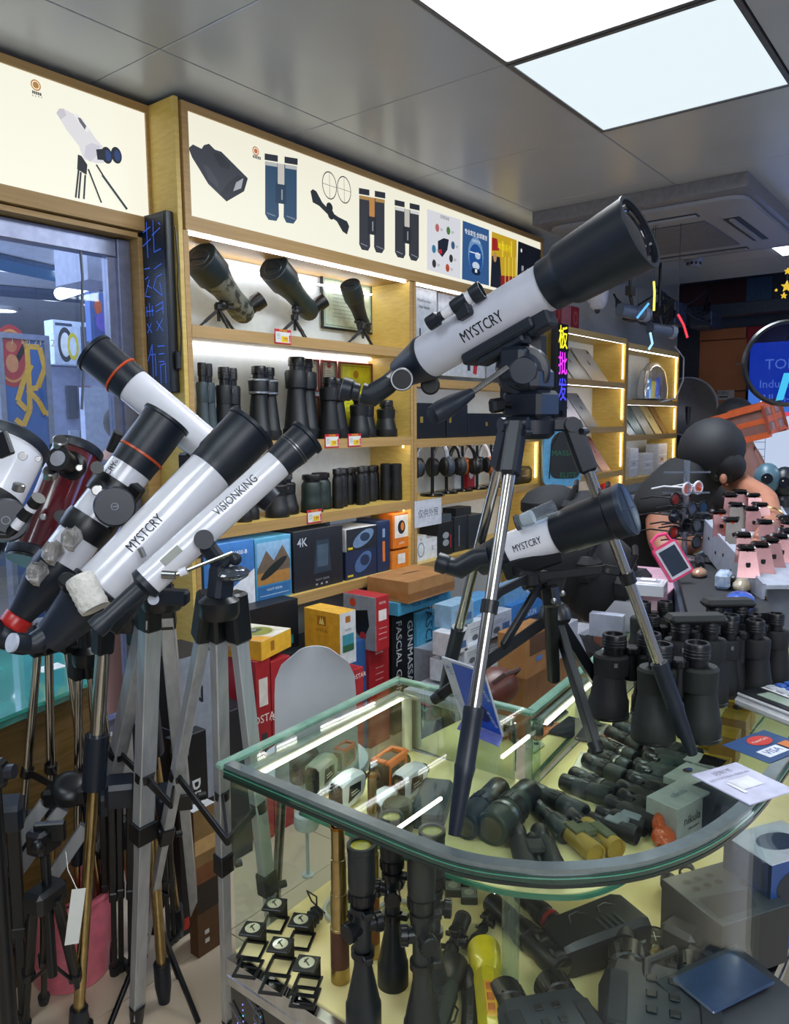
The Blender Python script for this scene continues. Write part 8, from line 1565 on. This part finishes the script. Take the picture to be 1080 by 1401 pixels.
# the taped parcel held up
a, c_ = K(990, 590, 3.55), K(1062, 560, 3.35)
t = thing('parcel', 'cardboard parcel wrapped with crossing orange tape, held high beside the bright screen', 'box', Matrix.Translation(K(1030, 578, 4.05)) @ Matrix.Scale(.98, 4) @ Matrix((rdir, V(-rdir.y, rdir.x, 0), upv)).transposed().to_4x4() @ RZ(-52) @ RY(-14) @ RX(10))
b = P('carton', t, mat('#7a5550', .6)); b.box(-.16, .12, -.10, .10, -.075, .075, .003); b.end(); b = P('tape', t, mat('#c25a34', .3))
for y in (-.1, .1):
    for z in (-.075, .075): b.cbox((-.02, y, z), (.284, .03, .03)); b.cbox((.12, y, 0), (.006, .03, .15))
b.cbox((-.02, -.1, 0), (.284, .003, .028)); b.cbox((.12, 0, .07), (.006, .2, .02)); b.cbox((.12, 0, -.07), (.006, .2, .02)); b.cbox((.12, 0, 0), (.006, .03, .15)); b.cbox((-.02, 0, -.076), (.28, .03, .003))
b.box(.1, .1215, -.1021, .1021, -.016, .016); b.end('orange packing tape')
b = P('panel', t, mat('#94706c', .5)); b.box(.119, .1225, -.055, -.026, -.06, -.025); b.box(.119, .1225, .026, .055, -.06, -.025); b.box(.119, .1225, -.055, -.026, .025, .06); b.box(.119, .1225, .026, .055, .025, .06); b.end()
# bright poster screen
XS = 7.9
a, c_ = X(1026, 470, XS), X(1120, 690, XS); w = a.y-c_.y; h = a.z-c_.z
t = thing('advert_screen', 'tall bright advertising lightbox with snow mountains and green grass at the right edge', 'lightbox sign', T(XS, a.y, c_.z)); SF = Matrix(((0, 0, -1, -.002), (-1, 0, 0, 0), (0, 1, 0, 0), (0, 0, 0, 1)))
b = P('housing', t, mat('#1a2a44', .4)); b.box(0, .08, -w, 0, -c_.z+.0, h, .005); b.end(); b = P('picture', t, G('#3f78d8', 1.0), SF)
b.rect(.01, 0, w, h, G('#3b6fd0', .9)); b.poly([(.01, h*.5), (w*.2, h*.56), (w*.4, h*.5), (w*.7, h*.58), (w, h*.52), (w, h*.2), (.01, h*.2)], G('#c4d2ec', .9)); b.poly([(.01, h*.52), (w*.15, h*.47), (w*.3, h*.52), (w*.35, h*.42), (.01, h*.4)], G('#8fb0e4', .9)); b.poly([(.01, 0), (w, 0), (w, h*.2), (w*.5, h*.16), (.01, h*.22)], G('#56a83c', .9)); b.poly([(.01, .0), (w, 0), (w, h*.06), (.01, h*.08)], G('#3c8a2c', .9))
for k in range(5): b.rect(w*.10, h*(.24+.045*k), w*.28, h*(.245+.045*k), G('#7a8cb0', .8))
b.rect(w*.10, h*.24, w*.11, h*.45); b.rect(w*.27, h*.24, w*.28, h*.45); b.use(G('#e8eef8', 1.0)); b.text('TOP', w*.42, h*.86, h*.09); b.text('Industry', w*.42, h*.74, h*.07); b.text('All-in-one', w*.5, h*.65, h*.07, bold=True); b.rect(w*.45, h*.54, w, h*.565, G('#e04868', .9)); b.end()
# hooped glass disc above
q = K(1078, 497, 2.4); t = thing('hanging_glass_disc', 'large round black-rimmed glass disc hanging at the right edge', 'decoration', frame(q, V(-FW.x-.25, -FW.y+.1, 0))); R0 = .128
b = P('rim', t, mat('#10141e', .3)); b.lathe([(R0-.008, -.012), (R0, -.014), (R0+.006, 0), (R0, .014), (R0-.008, .012), (R0-.008, -.012)], 56); b.end(); b = P('disc', t, glass('#8ca4dc', .0, .03)); b.cyl(R0-.007, -.002, .002, 48); b.end()
b = P('reflection_patch', t, G('#30c0f0', .9), T(0, 0, .003)); b.poly([(-.115, .03), (-.03, .01), (-.03, -.012), (-.112, .008)]) ; b.end('cyan reflection drawn as a glowing patch'); b = P('chain', t, BLACK); b.path([(0, R0, 0), (0, R0+.15, 0), (0, R0+.5, 0)] if False else [(0, R0, 0), (0, R0+.02, 0)], .003, 6); b.end()  # blue reflection on the glass put in as a glowing patch
mtop = t.matrix_basis @ V(0, 0, 0)
w_ = P('wire', t, BLACK, t.matrix_basis.inverted()); w_.rod((q.x, q.y, q.z+R0), (q.x, q.y, CZ), .0025, n=6); w_.end()
# robot cameras in front of the screen
for (px, py, lab, c) in ((1050, 655, 'blue grey pan-tilt camera with a big eye, standing before the bright screen', '#4a6878'), (1074, 660, 'dark camera head at the right edge before the bright screen', '#1c2028')):
    q = K(px, py, 3.2); t = thing('ip_camera', lab, 'camera', T(q.x, q.y, q.z-.10)); b = P('head', t, mat(c, .35)); b.ball((0, 0, .10), .055, 20, sc=(.95, .95, 1.2)); b.end(); b = P('base', t, mat(c, .4)); b.lathe([(0, 0), (.04, 0), (.04, .03), (.025, .05), (0, .05)], 20); b.end(); b = P('lens', t, LENS, frame((0, 0, .10), (EYE-q))); b.cyl(.022, .045, .056, 20); b.use(PAPER); b.ball((.006, .006, .057), .003, 8); b.end()
    b = P('pedestal', t, mat('#6a7484', .4)); b.cyl(.03, -(q.z-.10)+.001, 0, 14); b.end()
# big round dark disc of unknown kind, shaped as a shallow bowl
q = K(940, 556, 7.85); t = thing('round_disc', 'large dark round parabolic panel with pale rim beside the far shelving', 'dark_disc', frame(q, V(-FW.x-.55, -FW.y+.25, .0)) @ Matrix.Scale(.9, 4)); b = P('dark_disc', t, mat('#4a4a52', .35, .3)); b.lathe([(0, -.06), (.2, -.045), (.30, -.01), (.32, .0), (.30, .008), (.2, -.03), (0, -.045)], 44); b.end(); b = P('rim', t, mat('#8a8e98', .3)); b.lathe([(.315, -.006), (.33, 0), (.315, .008), (.31, 0), (.315, -.006)], 44); b.end()
b = P('stand', t, mat('#2a2a32', .5), t.matrix_basis.inverted()); b.rod((q.x+.05, q.y, q.z), (q.x+.1, q.y, .001), .03); b.end()
w = X(978, 534, 8.55); t = thing('wall_label', 'small white paper label on the orange wall', 'sign', T(8.655, w.y, w.z)); SF2 = Matrix(((0, 0, -1, -.003), (-1, 0, 0, 0), (0, 1, 0, 0), (0, 0, 0, 1))); b = P('card', t, mat('#a8a8a8', .5)); b.box(-.002, .003, -.17, .0, -.1, 0); b.end(); b = P('print', t, mat('#3a3a44', .5), SF2); b.text('代理处', .06, -.03, .04); b.rect(.02, -.075, .11, -.06); b.end()
# ---------------------------------------------------------------- ceiling cassette and the things on the ceiling
a0, a1, b0, b1 = 4.35, 6.0, 1.108, 2.33
t = thing('ceiling_air_conditioner', 'grey four-way cassette air conditioner in a boxed ceiling frame', 'air conditioner', T(a0, b0, CZ)); o = T(-a0, -b0, -CZ); AC = mat('#8a8c98', .45, amt=.03)
b = P('boxed_frame', t, mat('#7c7c84', .3, .2), o); b.box(a0, a1, b0, b1, CZ-.075, CZ-.001); b.end(); b = P('panel', t, AC, o); zz = CZ-.076
def rr4(x0, x1, y0, y1, r): return [(x1-r+r*math.cos(a), y1-r+r*math.sin(a)) for a in (0, .5, 1.05, 1.57)]+[(x0+r-r*math.sin(a), y1-r+r*math.cos(a)) for a in (0, .5, 1.05, 1.57)]+[(x0+r-r*math.cos(a), y0+r-r*math.sin(a)) for a in (0, .5, 1.05, 1.57)]+[(x1-r+r*math.sin(a), y0+r-r*math.cos(a)) for a in (0, .5, 1.05, 1.57)]
P1_ = rr4(a0+.10, a1-.15, b0+.04, b1-.04, .10); P2_ = rr4(a0+.18, a1-.23, b0+.12, b1-.12, .14)
b.loft([[(x, y, zz) for x, y in P1_], [(x, y, zz-.02) for x, y in P1_], [(x, y, zz-.035) for x, y in P2_]]); b.end()
b = P('intake_grille', t, mat('#5e6272', .5), o); b.box(a0+.42, a1-.47, b0+.33, b1-.33, zz-.042, zz-.035, .004); b.end()
for (x0, x1, y0, y1) in ((a0+.22, a0+.30, b0+.32, b1-.32), (a1-.35, a1-.27, b0+.32, b1-.32), (a0+.45, a1-.5, b0+.15, b0+.24), (a0+.45, a1-.5, b1-.24, b1-.15)):
    b = P('louvre_slot', t, mat('#1c2638', .5), o); b.box(x0, x1, y0, y1, zz-.0375, zz-.034); b.end(); b = P('louvre', t, AC, o); b.box(x0+.02, x1-.02, y0+.01, y1-.01, zz-.05, zz-.038, 0) if x1-x0 < .2 else b.box(x0+.01, x1-.01, (y0+y1)/2-.012, (y0+y1)/2+.012, zz-.05, zz-.038); b.end()
q = Z(950, 353, CZ); t = thing('smoke_detector', 'round grey smoke detector on the ceiling past the air conditioner', 'smoke detector', T(q.x, q.y, CZ-.002)); b = P('base', t, mat('#8088a0', .5)); b.lathe([(0, 0), (.07, 0), (.07, -.02), (.055, -.03), (.05, -.055), (.035, -.065), (0, -.065)], 26); b.end(); b = P('vents', t, BLACK)
for k in range(10): b.box(.049, .056, -.008, .008, -.052, -.034, 0, RZ(k*36))
b.end()
q = Z(1058, 338, CZ); t = thing('ceiling_light', 'small far white ceiling light panel at the right edge', 'ceiling light', T(q.x, q.y-.18, CZ)); b = P('diffuser', t, G('#f0f6ff', 4)); b.box(-.28, .28, -.17, .17, -.02, -.004); b.end(); b = P('frame', t, STEEL); b.box(-.3, .3, -.19, .19, -.004, -.0005); b.end()
q = K(818, 408, 4.9); t = thing('dome_camera', 'white dome security camera hanging above the tablet shelves', 'security camera', T(*q)); b = P('housing', t, mat('#a8a6b0', .35)); b.lathe([(0, .12), (.07, .12), (.075, .10), (.062, -.02), (.05, -.05), (.03, -.07), (0, -.075)], 28); b.end(); b = P('lens_cap', t, BLACK); b.ball((0, 0, -.078), .018, 12); b.end(); b = P('mount', t, mat('#6a6c78', .4)); b.rod((0, 0, .12), (0, 0, CZ-.112-q.z), .02); b.end()
ptop = 2.277
for (px0, px1, pt, lab, c, d) in ((752, 768, 420, 'red gift box with gold pattern on top of the tablet shelving, left one', '#8a1820', 0), (770, 782, 418, 'pink and white patterned bag on top of the tablet shelving', '#b07078', 0), (783, 793, 424, 'red gift box on top of the tablet shelving, right one', '#98202a', 0)):
    a = Y(px0, pt, 2.6); c_ = Y(px1, pt, 2.6); carton(lab, T(max(a.x, 5.18), 2.6, ptop), max(.1, c_.x-max(a.x, 5.18)), .12, .17, c, front=(('d', '#c0605c', .5, .5, .3, .3), ('d', c, .5, .5, .2, .2)))
for (px, py, dd, lab) in ((866, 425, 5.2, 'white bullet security camera on a bracket over the far shelving'), (905, 450, 5.9, 'small white bullet camera over the last shelving bay')):
    q = K(px, py, dd); t = thing('bullet_camera', lab, 'security camera', T(*q)); b = P('body', t, mat('#5a6478', .4)); b.rod((-.10, .05, .0), (.08, -.05, -.02), .045, n=18); b.end(); b = P('hood', t, mat('#8a90a0', .4)); b.rod((.06, -.04, -.018), (.10, -.06, -.022), .052, n=18); b.end(); b = P('bracket', t, BLACK); b.rod((0, 0, .03), (0, .02, .1), .012); b.box(-.04, .04, 0, .04, .1, .16); b.rod((0, .02, .15), (0, .02, CZ-q.z-.0), .012); b.end()
t = thing('cable_bundle', 'tangle of dark cables running above the shelving top', 'cable', T(6.4, 2.6, 2.5)); o = T(-6.4, -2.6, -2.5); rr = random.Random(4)
for k in range(9):
    b = P('cable', t, mat('#0c1020', .5), o); x0 = 5.6+.15*k; b.path([V(x0+.2*j, 2.3+.1*math.sin(j+k), 2.42+.10*math.sin(j*1.3+k*2)+.03*k) for j in range(9)], .008, 5); b.end()
for q in ((6.9, 7.2, 2.3, 2.5, 2.42, 2.62), (6.2, 6.4, 2.35, 2.5, 2.4, 2.5), (7.6, 7.95, 2.2, 2.4, 2.45, 2.6)): b = P('junction_box', t, mat('#2a3448', .5), o); b.box(*q, .01); b.end()
for k, (pts, c, lab) in enumerate(((((895, 385), (896, 400), (895, 425)), '#e8e060', 'yellow glow streak'), (((872, 435), (888, 415)), '#5ab0f0', 'tilted blue glow streak over the shelving'), (((928, 430), (936, 445), (941, 462)), '#e03040', 'red and white glow streak at the far end'), (((890, 455), (893, 470), (888, 478)), '#a0d8ff', 'pale blue glow streak beside the last bay'))):
    P_ = [K(x, y, 4.6) for x, y in pts]; t = thing('glow_streak', lab, 'decoration', T(*P_[0])); b = P('strip', t, G(c, 1.3), T(*-P_[0])); b.path(P_, .007, 6); b.end(); b = P('cord', t, mat('#222a3a', .5), T(*-P_[0])); b.rod(P_[0], V(P_[0].x, P_[0].y, CZ), .002, n=5); b.end()  # coloured streaks drawn as glowing strips on added cords
q = K(1077, 392, 2.6); t = thing('star_ornament', 'yellow star with smaller stars hanging at the right edge', 'decoration', frame(q, V(-FW.x, -FW.y, 0), RT)); 
for (x, y, r) in ((0, 0, .020), (-.008, -.03, .011), (-.035, -.012, .005), (0.0, .05, .012)):
    b = P('star', t, G('#f0c820', .8), T(x, y, 0)); b.prism([((r if k % 2 == 0 else r*.42)*math.sin(k*PI/5), (r if k % 2 == 0 else r*.42)*math.cos(k*PI/5)) for k in range(10)], -.003, .003); b.end()
b = P('thread', t, BLACK, t.matrix_basis.inverted()); b.rod(q, (q.x, q.y, CZ), .001, n=4); b.end()
q = Z(640, 0, CZ)
# ---------------------------------------------------------------- shop across the corridor
YC = 4.3
a, c_ = Y(2, 462, YC), Y(70, 640, YC); w = c_.x-a.x; h = a.z-c_.z
t = thing('sign_board', 'tall blue sign board with a golden R and red round seal, across the corridor', 'sign', T(a.x, YC, 0)); SF3 = Matrix(((1, 0, 0, 0), (0, 0, -1, -.001), (0, 1, 0, 0), (0, 0, 0, 1)))
b = P('board', t, mat('#2a5c9c', .35)); b.box(0, w, 0, .05, 0, a.z, .004); b.end(); b = P('frame', t, mat('#9aa0b0', .3, .6)); b.box(-.03, 0, -.01, .06, 0, a.z+.03); b.box(w, w+.03, -.01, .06, 0, a.z+.03); b.box(0, w, -.01, .06, a.z, a.z+.03); b.end()
b = P('seal', t, mat('#a81c20', .4), SF3); px = Y(16, 487, YC); b.disc(px.x-a.x, px.z, .10, .17); b.ring(px.x-a.x, px.z, .085, .008, mat('#c8883c', .4), sy=1.7); b.disc(px.x-a.x, px.z-.04, .035, .05, mat('#c8804c', .4)); b.disc(px.x-a.x, px.z+.05, .03, .03, mat('#b86a3c', .4)); b.end('red oval seal with gold figure')
b = P('lettering', t, mat('#d8a41c', .4), SF3); px = Y(40, 530, YC)
R_s = lambda pts: [(px.x-a.x+u*.12, px.z+v*.25) for u, v in pts]
for pts in (((-.6, .5), (-.1, .9), (.6, .9), (.8, .45), (.4, .0), (-.1, -.05)), ((-.1, -.05), (.4, -.3), (.7, -.6), (1.1, -.5)), ((0, .85), (.0, .2), (-.05, -.5), (-.4, -.85), (-.75, -.7)), ((.15, .5), (-.3, .1), (-.6, -.3), (-.2, -.5))):
    q_ = R_s(pts); b.m = SF3
    for (x0, y0), (x1, y1) in zip(q_, q_[1:]): b.line(x0, y0, x1, y1, .03)
px = Y(45, 468, YC); b.text('广场 21-22', px.x-a.x, px.z, .055, mat('#c8b078', .4)); b.end('golden script letter and address')
a, c_ = Y(72, 437, YC+.1), Y(118, 500, YC+.1)
carton('watch advertising poster box with a black and yellow watch', T(a.x, YC+.1, c_.z), (c_.x-a.x)*1.2, .1, a.z-c_.z, '#c8d8f0', front=(('d', '#1c2430', .3, .45, .2, .4), ('d', '#e8eef4', .3, .45, .13, .28), ('d', '#d8cc20', .5, .42, .15, .32), ('d', '#dce8f8', .5, .42, .09, .22), ('r', '#4a5a7a', .72, .1, .95, .9), ('r', '#2a3a5a', .05, .88, .5, .94)), cat='poster', name='poster_box')
t = thing('accessory_rack', 'white wall rack of small hanging accessory packets beyond the window', 'rack', T(a.x, YC+.14, 0)); b = P('panel', t, mat('#a8b0cc', .4)); b.box(0, 1.2, .05, .08, 0, c_.z-.01); b.end()
for k in range(18):
    i, j = k % 6, k//6; b = P('packet', t, mat(('#3a4458', '#6a7488', '#b8c0d0', '#8a5a68')[(k*7) % 4], .3)); b.box(.10+.085*i, .165+.085*i, .02, .045, c_.z-.32-.27*j, c_.z-.12-.27*j, .003); b.end()
a, c_ = Y(122, 398, 3.9), Y(168, 470, 3.9)
carton('blue lit poster panel hanging behind the window post', T(a.x, 3.9, c_.z), c_.x-a.x, .05, a.z-c_.z, '#3c64b0', front=(('r', '#30343c', .49, 1, .51, 1.9), ('d', '#c85a30', .25, .7, .12, .16), ('r', '#2a50a8', .1, .1, .9, .5), ('d', '#6a5ad0', .4, .4, .25, .2)), cat='poster', name='poster_box')
a, c_ = Y(117, 313, 3.5), Y(171, 390, 3.5); carton('grey blue ceiling duct box hanging behind the glass', T(a.x, 3.5, c_.z), c_.x-a.x, .3, a.z-c_.z, '#8a92ac', cat='duct', name='duct_box')
a, c_ = Y(125, 530, 4.2), Y(176, 600, 4.2); t = thing('display_board', 'white backlit board with blue XL lettering behind the window post', 'sign', T(a.x, 4.2, 0)); w = c_.x-a.x; b = P('panel', t, mat('#b8c4e0', .4)); b.box(-.05, w, 0, .05, 0, a.z); b.end(); b = P('lettering', t, mat('#3a4ac8', .4), SF3); px = Y(172, 553, 4.2); b.text('XL', px.x-a.x, px.z, .08, bold=True); b.end()
t1 = 3.75; t = thing('person', 'person with short dark hair seen through the window from behind', 'person', T(K(170, 600, t1).x, K(170, 600, t1).y, 0)); o = T(*(-t.matrix_basis.translation)); f4 = [KV(172, 760, t1, .15, .11), KV(172, 680, t1, .16, .11), KV(171, 630, t1, .17, .1), KV(170, 600, t1, .05), KV(170, 582, t1, .08, .09), KV(140, 640, t1, .05), KV(135, 710, t1, .04), KV(138, 770, t1, .03), KV(204, 640, t1, .05), KV(208, 710, t1, .04), KV(205, 770, t1, .03)]
z0 = V(*f4[0][:3]); f4 += [(z0.x-.08, z0.y, z0.z-.1, .09), (z0.x-.08, z0.y, .025, .05), (z0.x+.08, z0.y, z0.z-.1, .09), (z0.x+.08, z0.y, .025, .05)]
skinfig('body', t, f4, [(0, 1), (1, 2), (2, 3), (3, 4), (2, 5), (5, 6), (6, 7), (2, 8), (8, 9), (9, 10), (0, 11), (11, 12), (0, 13), (13, 14)], SKIN, o); skinfig('shirt', t, [f4[0][:3]+(.17, .13), f4[1][:3]+(.18, .13), f4[2][:3]+(.18, .12), f4[5][:3]+(.07,), f4[8][:3]+(.07,)], [(0, 1), (1, 2), (2, 3), (2, 4)], mat('#3a4a5c', .8, kind='fabric'), o)
b = P('hair', t, HAIR, o); blob(K(170, 578, t1), .095, .105, .095); b.end()
w = MB(mt=mat('#5a6070', .4)); w.path([Y(107, 250, 2.8), Y(109, 330, 2.8), Y(113, 380, 2.8), Y(112, 430, 2.8), Y(116, 480, 2.8), Y(112, 560, 2.8)], .006); tag(w.build('cable'), 'grey cable hanging down inside the window', 'cable')
w = MB(mt=mat('#c8ccd8', .4)); w.path([Y(a_, c_, 2.535) for a_, c_ in ((924, 474), (936, 490), (935, 520), (925, 545), (905, 550))], .008); tag(w.build('cable'), 'thin white cable looping beside the farthest shelving', 'cable')
bpy.context.view_layer.update()
